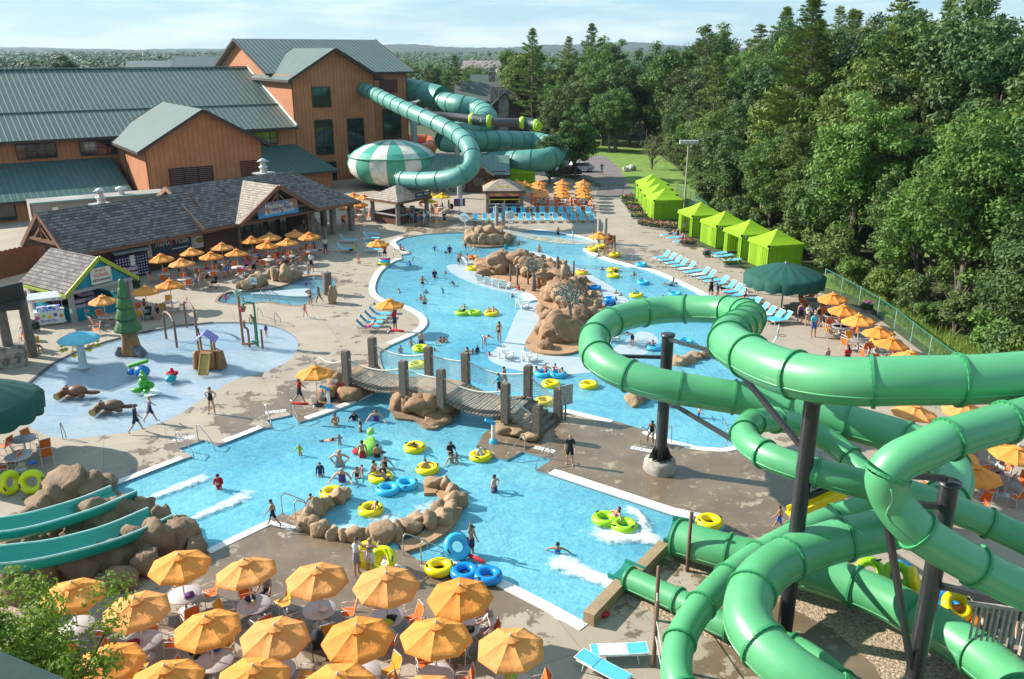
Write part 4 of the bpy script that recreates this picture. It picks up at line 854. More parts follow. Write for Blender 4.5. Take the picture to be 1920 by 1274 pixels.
def shack():
    F_ = Fr((-37.7, 72.4), 53.5); t = thing('snack_building', 'brown log snack building with cedar shake roofs and a timber gable porch', 'building', F_.o); P = F_.P; a = F_.a
    # left wing
    gable_roof(t, F_, 0, 13.2, 1.0, 7.4, 3.9, 6.55, M_SHAKE, over=.8, trim=M_BRTRIM)
    wall_part(t, F_, .6, 1.6, 13.6, 1.6, 0, 3.8, M_LOG); wall_part(t, F_, .6, 7.0, .6, 1.6, 0, 4.0, M_LOG, (.48, 6.1)); 
    mb = MB(); mb.beam(P(-.7, 1.9, 4.1), P(-.7, 6.6, 4.1), .25, .3); mb.beam(P(-.7, 4.2, 4.1), P(-.7, 4.2, 6.1), .22, .22); mb.beam(P(-.7, 2.8, 4.2), P(-.7, 4.2, 5.3), .18, .18); mb.beam(P(-.7, 5.6, 4.2), P(-.7, 4.2, 5.3), .18, .18); mb.build('truss', M_BRTRIM, t)
    # right wing, hip end on the right
    ze, zr = 3.45, 7.05; e0, e1 = -.2, 11.2; mid = 5.5; tl, tr = 12.6, 33.4
    roof_part(t, [P(tl, e0, ze), P(tr, e0, ze), P(28.3, mid, zr), P(tl, mid, zr)], M_SHAKE, F_.u); roof_part(t, [P(tl, e1, ze), P(tr, e1, ze), P(28.3, mid, zr), P(tl, mid, zr)], M_SHAKE, F_.u); roof_part(t, [P(tr, e0, ze), P(tr, e1, ze), P(28.3, mid, zr)], M_SHAKE, F_.w)
    mb = MB(); mb.beam(P(tl - .06, e0, ze - .12), P(tl - .06, mid, zr - .12), .16, .4); mb.beam(P(tl - .06, e1, ze - .12), P(tl - .06, mid, zr - .12), .16, .4); mb.build('rake_board', mat('pale_rake', (.42, .25, .15), .7), t)
    MB().beam(P(tl, e0 - .05, ze - .18), P(tr, e0 - .05, ze - .18), .14, .3).build('gutter', M_BRTRIM, t); MB().beam(P(tr + .05, e0, ze - .18), P(tr + .05, e1, ze - .18), .14, .3).build('gutter', M_BRTRIM, t)
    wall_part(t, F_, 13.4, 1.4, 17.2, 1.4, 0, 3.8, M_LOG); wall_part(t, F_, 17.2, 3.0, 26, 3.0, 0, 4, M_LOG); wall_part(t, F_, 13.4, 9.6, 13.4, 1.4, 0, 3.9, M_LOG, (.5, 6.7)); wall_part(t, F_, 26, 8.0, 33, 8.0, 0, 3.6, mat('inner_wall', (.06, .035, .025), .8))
    for k, (x, q) in enumerate(((32.6, .6), (32.6, 5.4), (27.0, 1.0), (30, .8))): c = P(x, q); MB().box((c.x, c.y, 1.75), (.55, .55, 3.4), a).build('column', mat('stone_column', (.28, .24, .20), .9, (.16, .13, .11), 2), t)
    window(t, F_, 17.4, 2.95, 25.6, 2.95, .3, 3.1, 8, 2, name='glass_front')
    MB().beam(P(16.4, .2, 3.35), P(26.4, .2, 3.35), .3, .4).build('porch_beam', M_BRTRIM, t)
    for x in (16.8, 26.0): c = P(x, .3); MB().box((c.x, c.y, 1.6), (.32, .32, 3.2), a).build('porch_post', M_BRTRIM, t)
    # porch gable
    for e in (16.2, 26.6): roof_part(t, [P(e, -.9, 3.45), P(e, 3.4, 3.45), P(21.4, 5.6, 6.75), P(21.4, -.9, 6.75)], M_SHAKEL, F_.w)
    mb = MB(); 
    for e in (16.2, 26.6): mb.beam(P(e, -.95, 3.33), P(21.4, -.95, 6.63), .2, .42)
    mb.beam(P(17.8, -.55, 4.2), P(25, -.55, 4.2), .22, .28); mb.beam(P(21.4, -.55, 4.2), P(21.4, -.55, 6.4), .24, .24); mb.beam(P(19.8, -.55, 4.3), P(21.2, -.55, 5.7), .2, .2); mb.beam(P(23, -.55, 4.3), P(21.6, -.55, 5.7), .2, .2); mb.build('gable_truss', M_BRTRIM, t)
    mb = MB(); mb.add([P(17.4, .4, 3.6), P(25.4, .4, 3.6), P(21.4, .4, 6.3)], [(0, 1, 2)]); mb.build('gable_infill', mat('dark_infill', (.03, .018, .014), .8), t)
    # sign in the gable
    c = P(21.2, -.72, 4.15); sg = MB().box((c.x, c.y, 4.35), (5.2, .12, 1.55), a).build('sign_board', mat('sign_sunset', (.10, .18, .30), .5, (.40, .16, .06), .9), t); mb = MB(); c2 = P(21.2, -.80, 3.75); mb.box((c2.x, c2.y, 3.8), (5.2, .06, .42), a); mb.build('sign_water', mat('sign_blue', (.05, .30, .6), .5), sg)
    text(sg, 'Mackinac Tap\n& Snack Shack', .66, P(21.3, -.86, 4.38), a, M_LETW)
    text(t, 'BURGERS    SODAS ICE CREAM    DESSERTS', .24, P(21.4, .02, 3.36), a, M_LETY)
    # banner
    c = P(10.0, 1.5, 2.2); bn = MB().box((c.x, c.y, 2.25), (4.2, .06, 1.75), a).build('banner', mat('banner_navy', (.02, .05, .09), .6), t); text(bn, 'MAMA   TIGER', .56, P(10.0, 1.43, 2.35), a, M_LETW); MB().lathe([(0, -.35), (.2, -.05), (.16, .2), (0, .5)], 8, P(9.85, 1.44, 2.4), scale=(1, .3)).build('emblem', M_LETR, bn)
    mb = MB(); mb.beam(P(9.9, 1.44, 1.75), P(11.6, 1.44, 1.75), .02, .07); mb.build('tagline', M_LETW, bn)
    for x in (6.9, 13.0):
        c = P(x, 1.5, 2.2); fp = MB().box((c.x, c.y, 2.3), (1.8, .06, 1.9), a).build('food_picture', mat('picture_ground', (.45, .35, .28), .6, (.6, .55, .5), 1.5), bn); q = P(x, 1.44, 2.1); MB().ball(q, (.72, .72, .5), 0).xf(Matrix.Translation(q) @ Matrix.Rotation(a, 4, 'Z') @ Matrix.Diagonal((1, .05, 1, 1)) @ Matrix.Rotation(-a, 4, 'Z') @ Matrix.Translation(-q)).build('plate', M_LETW, fp)
        MB().ball(q, (.5, .5, .3)).xf(Matrix.Translation(q - F_.w * .05) @ Matrix.Rotation(a, 4, 'Z') @ Matrix.Diagonal((1, .06, 1, 1)) @ Matrix.Rotation(-a, 4, 'Z') @ Matrix.Translation(-q)).build('food', mat('food', (.35, .13, .04), .7, (.2, .3, .05), 6), fp)
    # lockers under a small metal hood
    roof_part(t, [P(3.4, .0, 2.55), P(7.0, .0, 2.55), P(7.0, 1.55, 3.05), P(3.4, 1.55, 3.05)], mat('hood_metal', (.22, .23, .23), .5), F_.u, 'hood', .08)
    c = P(5.2, .95, 0); lk = MB().box((c.x, c.y, 1.1), (3.2, .8, 2.2), a).build('locker_bank', mat('locker_navy', (.015, .025, .10), .45), t)
    for k in (0, 1):
        mb = MB()
        for i in range(5):
            for j in range(7): q = P(3.75 + k * 1.75 + i * .27, .53, .3 + j * .27); mb.box((q.x, q.y, q.z), (.09, .02, .09), a)
        mb.build('locker_numbers', M_LETW, lk)
    c = P(5.2, .51, 1.2); MB().box((c.x, c.y, 1.15), (.45, .04, 2.0), a).build('rate_card', M_LETW, lk); text(lk, '$20', .3, P(5.2, .48, 1.0), a, M_LETK)
    # roof plant
    for (x, q, z, bz) in ((27.2, 8.9, 4.9, 1), (10.0, 13.5, 3.2, 0)):
        c = P(x, q); ch = MB().box((c.x, c.y, z + .6), (1.6, 1.6, 2.0), a).build('chimney', mat('brick_orange', (.32, .14, .08), .8, (.25, .1, .06), 6), t)
        mb = MB(); mb.box((c.x, c.y, z + 1.68), (1.9, 1.9, .14), a); mb.lathe([(.4, 0), (.4, .5), (.5, .5), (.5, .7), (.3, .7), (.3, 1.2), (.7, 1.25), (.12, 1.6), (0, 1.6)], 14, (c.x, c.y, z + 1.76)); mb.build('flue_cap', mat('galvanised', (.6, .6, .58), .45, metal=.4), ch)
    c = P(20.5, 10.4); MB().box((c.x, c.y, 4.4), (2.4, 1.6, 1.0), a).build('roof_unit', mat('white_unit', (.7, .7, .68), .5), t)
shack()
def low_block():
    F_ = Fr((-54.4, 96), 33); t = thing('service_building', 'low tan flat-roofed service block with white roof vent behind the snack building', 'building', F_.o); P = F_.P; m = mat('tan_render', (.33, .29, .25), .85, (.27, .24, .2), .8)
    wall_part(t, F_, 0, 0, 24, 0, 0, 3.6, m); wall_part(t, F_, 0, 4, 0, 0, 0, 3.6, m); c = P(12, 2); MB().box((c.x, c.y, 3.5), (23.9, 3.9, .18), F_.a).build('flat_roof', mat('roof_membrane', (.35, .33, .3), .9, (.24, .22, .2), .3), t)
    MB().beam(P(0, -.1, 3.62), P(24, -.1, 3.62), .3, .2).build('parapet', mat('parapet_green', (.20, .30, .26), .6), t); c = P(10, 2); MB().lathe([(.35, 0), (.35, .5), (.6, .5), (.6, .8), (0, .95)], 14, (c.x, c.y, 3.6)).build('roof_vent', mat('white_unit', (.7, .7, .68), .5), t)
    MB().add([P(2.2, -.03, 2.2), P(2.8, -.03, 2.2), P(2.8, -.03, 3), P(2.2, -.03, 3)], [(0, 1, 2, 3)]).build('notice', M_LETW, t)
low_block()
def towel_hut():
    F_ = Fr((-33.8, 62.6), 58); t = thing('towel_hut', 'teal fronted towel exchange hut with lime trim and shake roof', 'hut', F_.o); P = F_.P; a = F_.a; mt = mat('teal_paint', (.0, .25, .33), .6, (.0, .21, .28), 2); ml = mat('lime_trim', (.33, .42, .03), .6)
    gable_roof(t, F_, .4, 6.0, 0.3, 5.5, 2.8, 4.75, M_SHAKE, 's', .45)
    mb = MB()
    for e in (-.2, 6.0): mb.beam(P(e, -.12, 2.36), P(2.9, -.12, 4.72), .12, .3)
    for e in (-.2, 6.0): mb.beam(P(e, -.1, 2.3), P(e, 6.4, 2.3), .12, .2)
    mb.build('eave_trim', ml, t)
    mb = MB(); mb.add([P(.2, .1, 2.5), P(5.6, .1, 2.5), P(2.9, .1, 4.55), P(.2, .25, 2.5), P(5.6, .25, 2.5), P(2.9, .25, 4.55)], [(0, 1, 2), (5, 4, 3), (0, 3, 4, 1)]); mb.build('gable_front', mt, t)
    MB().beam(P(.2, .05, 2.45), P(5.6, .05, 2.45), .2, .26).build('header_beam', mat('grey_beam', (.36, .36, .34), .7), t)
    for x, q in ((.35, .3), (5.4, .3), (.35, 5.8), (5.4, 5.8)): c = P(x, q); MB().box((c.x, c.y, 1.2), (.34, .34, 2.4), a).build('corner_post', mat('grey_beam', (.36, .36, .34), .7), t)
    for x0, q0, x1, q1 in ((.5, .35, 5.3, .35), (.3, 5.8, .3, .35), (5.4, .35, 5.4, 5.8)): wall_part(t, F_, x0, q0, x1, q1, 0, 1.0, mt, name='counter')
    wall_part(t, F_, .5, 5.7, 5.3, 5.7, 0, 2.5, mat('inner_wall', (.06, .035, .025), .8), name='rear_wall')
    mb = MB()
    for i in range(40): c = P(RN.uniform(.6, 5), RN.uniform(3.5, 5.4), 0); mb.box((c.x, c.y, RN.uniform(.3, 2.2)), (.4, .3, .25), a)
    mb.build('stock_shelf', mat('stock', (.3, .4, .55), .8, (.55, .2, .25), 3, th=(.45, .55)), t)
    c = P(2.9, .0, 3.35); sg = MB().box((c.x, c.y, 3.3), (1.75, .08, 1.25), a).build('sign_board', mat('sign_cream', (.72, .68, .58), .6), t)
    text(sg, 'POOL', .34, P(2.9, -.05, 3.68), a, M_LETR); text(sg, 'TOWEL', .38, P(2.9, -.05, 3.32), a, M_LETR); text(sg, 'EXCHANGE', .29, P(2.9, -.05, 2.95), a, M_LETK)
towel_hut()
def kiosk(name, label, F_, w, d, ze, za, walls, mr, sign=None):
    t = thing(name, label, 'kiosk', F_.o); P = F_.P; o = .5; a = F_.a
    cs = [P(-w / 2 - o, -d / 2 - o, ze), P(w / 2 + o, -d / 2 - o, ze), P(w / 2 + o, d / 2 + o, ze), P(-w / 2 - o, d / 2 + o, ze)]; r0, r1 = P(-w * .12, 0, za), P(w * .12, 0, za)
    for q, ue in (([cs[0], cs[1], r1, r0], F_.u), ([cs[1], cs[2], r1], F_.w), ([cs[2], cs[3], r0, r1], F_.u), ([cs[3], cs[0], r0], F_.w)): roof_part(t, q, mr, ue, 'roof', .14)
    for i in range(4): MB().beam(cs[i] - V((0, 0, .18)), cs[(i + 1) % 4] - V((0, 0, .18)), .12, .24).build('fascia', M_BRTRIM, t)
    for x in (-1, 1):
        for q in (-1, 1): c = P(x * w / 2, q * d / 2); MB().lathe([(.3, 0), (.26, ze)], 10, c).build('column', mat('stone_column', (.28, .24, .20), .9), t)
    wm = walls
    for x0, q0, x1, q1 in ((-w / 2, -d / 2, w / 2, -d / 2), (w / 2, -d / 2, w / 2, d / 2), (-w / 2, d / 2, -w / 2, -d / 2), (w / 2, d / 2, -w / 2, d / 2)):
        wall_part(t, F_, x0, q0, x1, q1, 0, 1.1, wm, name='counter'); A, B = P(x0, q0, 1.15), P(x1, q1, 1.15); MB().beam(A, B, .5, .08).build('counter_top', mat('counter_top', (.4, .38, .36), .4), t)
    return t
F_ = Fr((-13.9, 105.3), 52); k = kiosk('bar_kiosk', 'small open bar kiosk with log counters and hipped shake roof', F_, 5.0, 4.4, 2.9, 4.4, M_LOG, M_SHAKEL)
sg = MB().beam(F_.P(-.2, -2.85, 3.35), F_.P(2.6, -2.85, 3.35), .1, .62).build('sign_board', mat('banner_navy', (.02, .05, .09), .6), k); text(sg, 'MAMA  TIGER', .36, F_.P(1.2, -2.92, 3.36), F_.a, M_LETW)
mb = MB(); [mb.box(tuple(F_.P(RN.uniform(-1.5, 1.5), RN.uniform(-1, 1), .9)), (.6, .5, 1.6), RN.random()) for _ in range(6)]; mb.build('bar_equipment', mat('equipment', (.35, .32, .3), .4, (.12, .08, .06), 2), k)
F_ = Fr((-1.1, 112.4), 3); k = kiosk('pizza_kiosk', 'square kiosk with blue and yellow counter under a hipped shake roof', F_, 4.4, 4.0, 2.9, 4.1, mat('kiosk_blue', (.01, .12, .42), .5), M_SHAKEL)
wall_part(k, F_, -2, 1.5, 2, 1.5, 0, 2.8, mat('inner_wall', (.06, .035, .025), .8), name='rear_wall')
for x in (-1.9, 0, 1.9): MB().beam(F_.P(x, -2.1, 1.2), F_.P(x, -2.1, 1.75), .12, .12).build('yellow_post', M_LETY, k)
MB().beam(F_.P(-2, -2.1, 1.75), F_.P(2, -2.1, 1.75), .1, .12).build('yellow_rail', M_LETY, k); MB().beam(F_.P(-1.95, -2.1, 2.5), F_.P(1.95, -2.1, 2.5), .06, .65).build('menu_board', mat('menu', (.75, .12, .25), .5, (.8, .5, .1), 1.2, th=(.45, .55)), k)
MB().beam(F_.P(-2, -2.27, .75), F_.P(2, -2.27, .75), .04, .12).build('counter_stripe', M_LETY, k); text(k, 'PIZZA', .7, F_.P(0, -2.3, 3.45), F_.a, M_LETY, rad(50))
def ride_house():
    F_ = Fr((-13.5, 127.5), 3); t = thing('ride_station', 'low brown station house with green metal roof and stone base behind the bowl', 'building', F_.o); P = F_.P
    gable_roof(t, F_, 0, 12.6, 0, 7.5, 2.9, 4.9, M_METALD if 0 else stripes('sage_metal_roof', (.13, .24, .20), (.07, .13, .11), 'X', 1.4, .1, .4, .5), over=.6, trim=M_DKTRIM); wall_part(t, F_, 0, 0, 12.6, 0, 0, 3, M_LOG); wall_part(t, F_, 0, 7.5, 0, 0, 0, 3, M_LOG); wall_part(t, F_, 12.6, 0, 12.6, 7.5, 0, 3, M_LOG)
    for x0 in (8.2, ): 
        for e in (6.4, 10.8): roof_part(t, [P(e, -1.6, 2.6), P(e, 2, 2.6), P(8.6, 4, 4.2), P(8.6, -1.6, 4.2)], M_SHAKEL, F_.w)
    wall_part(t, F_, 6.8, -1, 10.4, -1, 0, 2.7, M_LOG, (.5, 4.0)); window(t, F_, 7.7, -1.02, 9.6, -1.02, .9, 2.3, 2, 1)
    wall_part(t, F_, 0, -.25, 6.6, -.25, 0, 1.2, M_STONE, name='stone_base')
ride_house()
def lodge():
    F_ = Fr((-14.5, 228), 2); t = thing('lodge', 'distant brown lodge with grey green roof, stone chimney and gable', 'building', F_.o); P = F_.P; mr = mat('lodge_roof', (.10, .125, .105), .8, (.085, .10, .09), .3); mw = mat('lodge_wall', (.10, .045, .03), .8)
    wall_part(t, F_, 0, 0, 30, 0, 0, 8, mw); wall_part(t, F_, 0, 14, 0, 0, 0, 8, mw, (.5, 12)); gable_roof(t, F_, 0, 30, 0, 14, 8, 12.2, mr, trim=M_DKTRIM); 
    gable_roof(t, F_, 4, 34, 16, 30, 9, 13.6, mr, trim=M_DKTRIM); wall_part(t, F_, 8.4, -5, 16.4, -5, 0, 6.2, mw, (.5, 9.6)); gable_roof(t, F_, -5, 7, 8.4, 16.4, 6.1, 9.9, mr, 's', 1.0, M_DKTRIM)
    for x, q, z, w in ((12.2, -5.4, 10.8, 2.6), (10.5, -1, 11.2, 3.4), (2, 4, 12.5, 1.6), (9.5, 12, 14.6, 1.8)): c = P(x, q); MB().box((c.x, c.y, z / 2), (w, 1.4 if z > 11 else .8, z), F_.a).build('chimney', M_STONE, t)
    for x0, x1 in ((9.2, 10.6), (14.0, 15.4)): window(t, F_, x0, -5.02, x1, -5.02, 3, 6, 2, 2)
    for e in (22, 27): roof_part(t, [P(e, 2, 8.6), P(e, 5, 8.6), P(24.5, 7, 11.2), P(24.5, 2, 11.2)], mr, F_.w, 'dormer')
    mb = MB(); mb.beam(P(22, 1.9, 8.5), P(24.5, 1.9, 11.1), .3, .4); mb.beam(P(27, 1.9, 8.5), P(24.5, 1.9, 11.1), .3, .4); mb.build('dormer_trim', mat('orange_trim', (.4, .17, .08), .7), t)
lodge()
def far_building(label, o, ang, w, d, ze, zr, mw, mr):
    F_ = Fr(o, ang); t = thing('distant_building', label, 'building', F_.o); wall_part(t, F_, 0, 0, w, 0, 0, ze, mw); wall_part(t, F_, 0, d, 0, 0, 0, ze, mw, (.5, zr)); wall_part(t, F_, w, 0, w, d, 0, ze, mw, (.5, zr)); gable_roof(t, F_, 0, w, 0, d, ze, zr, mr)
    for k in range(int(w / 9)): window(t, F_, 3 + k * 9, -.02, 6 + k * 9, -.02, ze * .45, ze * .75, 2, 1)
mg = mat('far_grey_roof', (.16, .20, .20), .7); mp_ = mat('far_pink_roof', (.30, .235, .22), .8); mw_ = mat('far_wall', (.30, .26, .24), .8)
far_building('long pale grey roofed building half hidden in trees beyond the hall', (-150, 345), 4, 36, 16, 11.5, 16.2, mw_, mg)
far_building('small grey roof peeking out beside the orange tower gable', (-118, 310), 8, 15, 14, 13, 18.0, mw_, mg)
far_building('left of two pinkish roofs far out in the woods', (-36, 640), -6, 26, 24, 8, 13, mw_, mp_); far_building('right of two pinkish roofs far out in the woods', (-10, 620), 6, 24, 22, 7, 11.5, mw_, mp_)
# ---------------------------------------------------------------- cabanas
M_LIME = mat('lime_canvas', (.34, .60, .012), .75, (.30, .54, .01), 1.5, transl=.25, bump=.15, bs=3); M_LIMED = mat('lime_curtain', (.30, .54, .015), .8, (.24, .45, .01), 1.2, transl=.2, stretch=(9, 9, .3), bump=.6, bs=2.5, bst=(6, 6, .2))
def cabana(c, ang, S, label, group, op=()):
    F_ = Fr(c, ang); t = thing('cabana', label, 'cabana', F_.o, 0, group); P = F_.P; h = S / 2; z = 2.35
    mb = MB(); ap = P(0, 0, 3.65)
    cs = [P(i * (h + .12), j * (h + .12), z + .12) for i, j in ((-1, -1), (1, -1), (1, 1), (-1, 1))]
    for i in range(4):
        a, b = cs[i], cs[(i + 1) % 4]; n = 6
        for k in range(n):   # slight sag between corners
            for r in range(4):
                q = []
                for kk, rr_ in ((k, r), (k + 1, r), (k + 1, r + 1), (k, r + 1)):
                    u = kk / n; p = a.lerp(b, u).lerp(ap, rr_ / 4); p.z -= .10 * sin(pi * rr_ / 4) ; q.append(p)
                mb.quad(*q, 0, True)
        lo = V((0, 0, -.32)); mb.quad(a + lo, b + lo, b, a); mb.quad(a + lo * .98 - (a - P(0, 0, a.z)) * .02, b + lo * .98 - (b - P(0, 0, b.z)) * .02, b - (b - P(0, 0, b.z)) * .02, a - (a - P(0, 0, a.z)) * .02)
    mb.build('roof', M_LIME, t)
    sides = [(-1, -1, 1, -1), (1, -1, 1, 1), (1, 1, -1, 1), (-1, 1, -1, -1)]
    for i, (x0, y0, x1, y1) in enumerate(sides):
        for part in ((0, 1),) if i not in op else ((0, .2), (.8, 1)):
            mb = MB(); n = 24
            for k in range(n):
                q = []
                for kk in (k, k + 1):
                    u = part[0] + (part[1] - part[0]) * kk / n; p = P((x0 + (x1 - x0) * u) * h, (y0 + (y1 - y0) * u) * h); nn = V((p.x, p.y, 0)).normalized(); p += nn * .05 * sin(u * 70 + i) ; q.append(p)
                mb.quad(q[0] + V((0, 0, .04)), q[1] + V((0, 0, .04)), q[1] + V((0, 0, z + .05)), q[0] + V((0, 0, z + .05)), 0, True)
            mb.build('curtain', M_LIMED, t)
    for x, y in ((-1, -1), (1, -1), (1, 1), (-1, 1)): MB().beam(P(x * h, y * h, 0), P(x * h, y * h, z + .1), .07, .07).build('frame_post', M_BLACK, t)
    for x, y in ((-1, -1), (-1, 1)): q = P(x * (h + .17), y * (h + .17), z + .1); MB().ball(q, (.13, .13, .16)).build('corner_light', M_BLACK, t)
    if op: mb = MB(); q = P(0, .2); mb.box((q.x, q.y, .45), (1.0, 2.2, .5), F_.a); mb.box((P(.8, .2).x, P(.8, .2).y, .75), (.25, 2.2, .9), F_.a); mb.build('sofa', mat('sofa_orange', (.5, .16, .04), .8), t)
gA = 'lime cabanas in the near row'; gB = 'lime cabanas in the far row'
for i, (c, op) in enumerate((((21.6, 97.2), (3,)), ((23, 91.5), ()), ((24.4, 86.6), (3,)), ((25.7, 81.7), ()))): cabana(c, 15, 3.7, ('open-fronted lime cabana at the far end of the near row, by the flower bed', 'closed lime cabana, second in the near row', 'open-fronted lime cabana with orange sofa, third in the near row', 'closed lime cabana right behind the large green parasol')[i], gA, op)
for i, c in enumerate(((19.2, 107.4), (19.3, 111.8), (19.5, 116.4), (19.7, 120.6))): cabana(c, 8, 3.6, ('nearest lime cabana of the far row, its wide side beside the flower bed', 'second nearest lime cabana of the far row', 'third nearest lime cabana of the far row', 'farthest lime cabana of the far row beside the lawn')[i], gB)
cabana((1.3, 134), 0, 4.4, 'lone lime cabana behind the pizza kiosk', None)
# ================================================================ furniture
M_ORANGE = mat('orange_canvas', (.85, .35, .06), .8, (.78, .30, .05), 1.6, transl=.22, bump=.5, bs=5)
M_YEL = mat('yellow_canvas', (.85, .52, .02), .8, (.78, .46, .02), 1.6, transl=.22)
M_SLING = mat('orange_sling', (.72, .15, .012), .7, (.66, .13, .01), 6); M_SLINGY = mat('amber_sling', (.80, .36, .02), .7)
M_FRAME = mat('silver_frame', (.62, .60, .57), .4, (.5, .48, .46), 3); M_TABLE = mat('table_grey', (.50, .48, .48), .5, (.44, .42, .42), 5); M_TABLED = mat('table_dark', (.24, .24, .25), .5)
M_BLUES = mat('blue_sling', (.08, .46, .66), .7, (.07, .41, .6), 5); M_BLUED = mat('teal_sling', (.02, .30, .42), .7); M_WHITEP = mat('white_plastic', (.78, .77, .74), .45); M_TOWEL = mat('towel_white', (.78, .76, .74), .9, (.45, .4, .5), 3, th=(.3, .4))
def umbrella_proto(name, mt, R=1.14, z0=2.02, z1=2.52, n=8):
    t = thing(name, '', 'umbrella'); mb = MB(); K = 5
    for i in range(n):
        a0, a1 = 2 * pi * i / n, 2 * pi * (i + 1) / n; vs = []
        for k in range(K + 1):
            u = k / K
            for j in range(5):
                w = j / 4; p0 = V((cos(a0), sin(a0), 0)) * R * u; p1 = V((cos(a1), sin(a1), 0)) * R * u; p = p0.lerp(p1, w)
                z = z1 + (z0 - z1) * u - .05 * sin(pi * u) * (1 - (2 * w - 1) ** 2) - .012 * sin(pi * u); vs.append((p.x, p.y, z))
        b = len(vs)
        for j in range(5): p = V(vs[K * 5 + j]); vs.append((p.x * 1.004, p.y * 1.004, p.z - .07))
        mb.add(vs, [(k * 5 + j, (k + 1) * 5 + j, (k + 1) * 5 + j + 1, k * 5 + j + 1) for k in range(K + 1) for j in range(4)], 0, True)
    mb.build('canopy', mt, t)
    mb = MB(); m_ = n
    for i in range(m_):
        a0, a1 = 2 * pi * i / m_, 2 * pi * (i + 1) / m_; r = R * .26
        mb.add([(0, 0, z1 + .05), (cos(a0) * r, sin(a0) * r, z1 - .06), (cos(a1) * r, sin(a1) * r, z1 - .06)], [(0, 1, 2)])
    mb.build('vent_cap', mt, t)
    MB().lathe([(.028, 0), (.028, z1), (.045, z1 + .05), (.03, z1 + .12), (0, z1 + .13)], 8).build('pole', M_FRAME, t)
    mb = MB()
    for i in range(n): a = 2 * pi * i / n; mb.beam((0, 0, z1 - .04), (cos(a) * R * .98, sin(a) * R * .98, z0 - .02), .02, .025); mb.beam((0, 0, z1 - .5), (cos(a) * R * .5, sin(a) * R * .5, (z0 + z1) / 2 - .05), .015, .02)
    mb.build('ribs', M_FRAME, t)
    return t
U_OR = Proto(umbrella_proto('patio_umbrella', M_ORANGE)); U_YE = Proto(umbrella_proto('yellow_umbrella', M_YEL))
def table_proto():
    t = thing('round_table', '', 'table'); MB().lathe([(.05, .69), (.60, .69), (.62, .705), (.60, .73), (0, .73)], 28).build('table_top', M_TABLE, t)
    MB().lathe([(.30, 0), (.28, .04), (.06, .08), (.04, .69)], 16).build('pedestal', M_FRAME, t); return t
TAB = Proto(table_proto())
def chair_proto():
    t = thing('patio_chair', '', 'chair'); mb = MB(); r = .018
    for s in (-1, 1):
        x = s * .27
        mb.tube([(x, .26, 0), (x, .24, .42), (x, .24, .64), (x, -.02, .66), (x, -.24, .62)], r, 6); mb.tube([(x, -.30, 0), (x, -.18, .42), (x, -.26, .62), (x * .96, -.36, .98)], r, 6); mb.tube([(x, .24, .42), (x, -.18, .40)], r, 6)
    mb.tube([(-.26, -.36, .98), (.26, -.36, .98)], r, 6); mb.tube([(-.27, .24, .43), (.27, .24, .43)], r, 6); mb.build('frame', M_FRAME, t)
    mb = MB(); q = [(-.25, .24, .44), (.25, .24, .44), (.25, 0, .41), (-.25, 0, .41), (.25, -.19, .43), (-.25, -.19, .43)]; mb.add(q + [(a, b, c - .012) for a, b, c in q], [(0, 1, 2, 3), (3, 2, 4, 5), (9, 8, 7, 6), (11, 10, 8, 9), (0, 6, 7, 1)], 0, True); mb.build('seat', M_SLING, t)
    mb = MB(); q = [(-.25, -.185, .45), (.25, -.185, .45), (.25, -.27, .70), (-.25, -.27, .70), (.25, -.355, .96), (-.25, -.355, .96)]; mb.add(q + [(a, b - .012, c) for a, b, c in q], [(0, 1, 2, 3), (3, 2, 4, 5), (9, 8, 7, 6), (11, 10, 8, 9)], 0, True); mb.build('backrest', M_SLING, t)
    return t
CH = Proto(chair_proto())
def lounger_proto(nm, back):
    t = thing(nm, '', 'sun lounger'); mb = MB(); r = .02; L_ = 1.95; hz = .36; ba = rad(back); bx = 1.22   # foot at x=0, head toward +x
    for s in (-1, 1):
        y = s * .31; mb.tube([(0, y, hz), (bx + .65, y, hz)], r, 6); mb.tube([(.12, y, hz), (.06, y, 0)], r, 6); mb.tube([(1.55, y, hz), (1.62, y, 0)], r, 6); mb.tube([(bx, y * .95, hz + .03), (bx + .74 * cos(ba), y * .95, hz + .03 + .74 * sin(ba))], r, 6)
    for x in (0, .6, bx): mb.tube([(x, -.31, hz), (x, .31, hz)], r, 6)
    e = (bx + .74 * cos(ba), hz + .03 + .74 * sin(ba)); mb.tube([(e[0], -.3, e[1]), (e[0], .3, e[1])], r, 6)
    if back > 5: mb.tube([(bx + .45 * cos(ba), -.2, hz + .45 * sin(ba)), (bx + .6, -.2, hz), (bx + .6, .2, hz), (bx + .45 * cos(ba), .2, hz + .45 * sin(ba))], .014, 5)
    mb.build('frame', M_WHITEP, t)
    mb = MB(); mb.box((bx / 2 + .01, 0, hz + .02), (bx - .02, .58, .02)); mb.build('seat', M_BLUES, t)
    a, b = V((bx + .01, 0, hz + .035)), V((bx + .73 * cos(ba), 0, hz + .035 + .73 * sin(ba))); mb = MB(); mb.beam(a, b, .58, .02); mb.build('backrest', M_BLUES, t)
    return t
LO = {45: Proto(lounger_proto('sun_lounger', 48)), 0: Proto(lounger_proto('sun_lounger', 3))}
ci = RN
def side_word(a, cam_dir=None):
    a = (a + pi) % (2 * pi) - pi
    return 'right of' if abs(a) < pi / 4 else 'behind' if pi / 4 <= a < 3 * pi / 4 else 'in front of' if -3 * pi / 4 < a <= -pi / 4 else 'left of'
OCC = []
M_ORS = [M_ORANGE, mat('orange_faded', (.82, .36, .10), .8, (.76, .31, .075), 1.6, transl=.22, bump=.5, bs=5), mat('orange_deep', (.83, .31, .045), .8, (.76, .27, .04), 1.2, transl=.22, bump=.5, bs=5)]
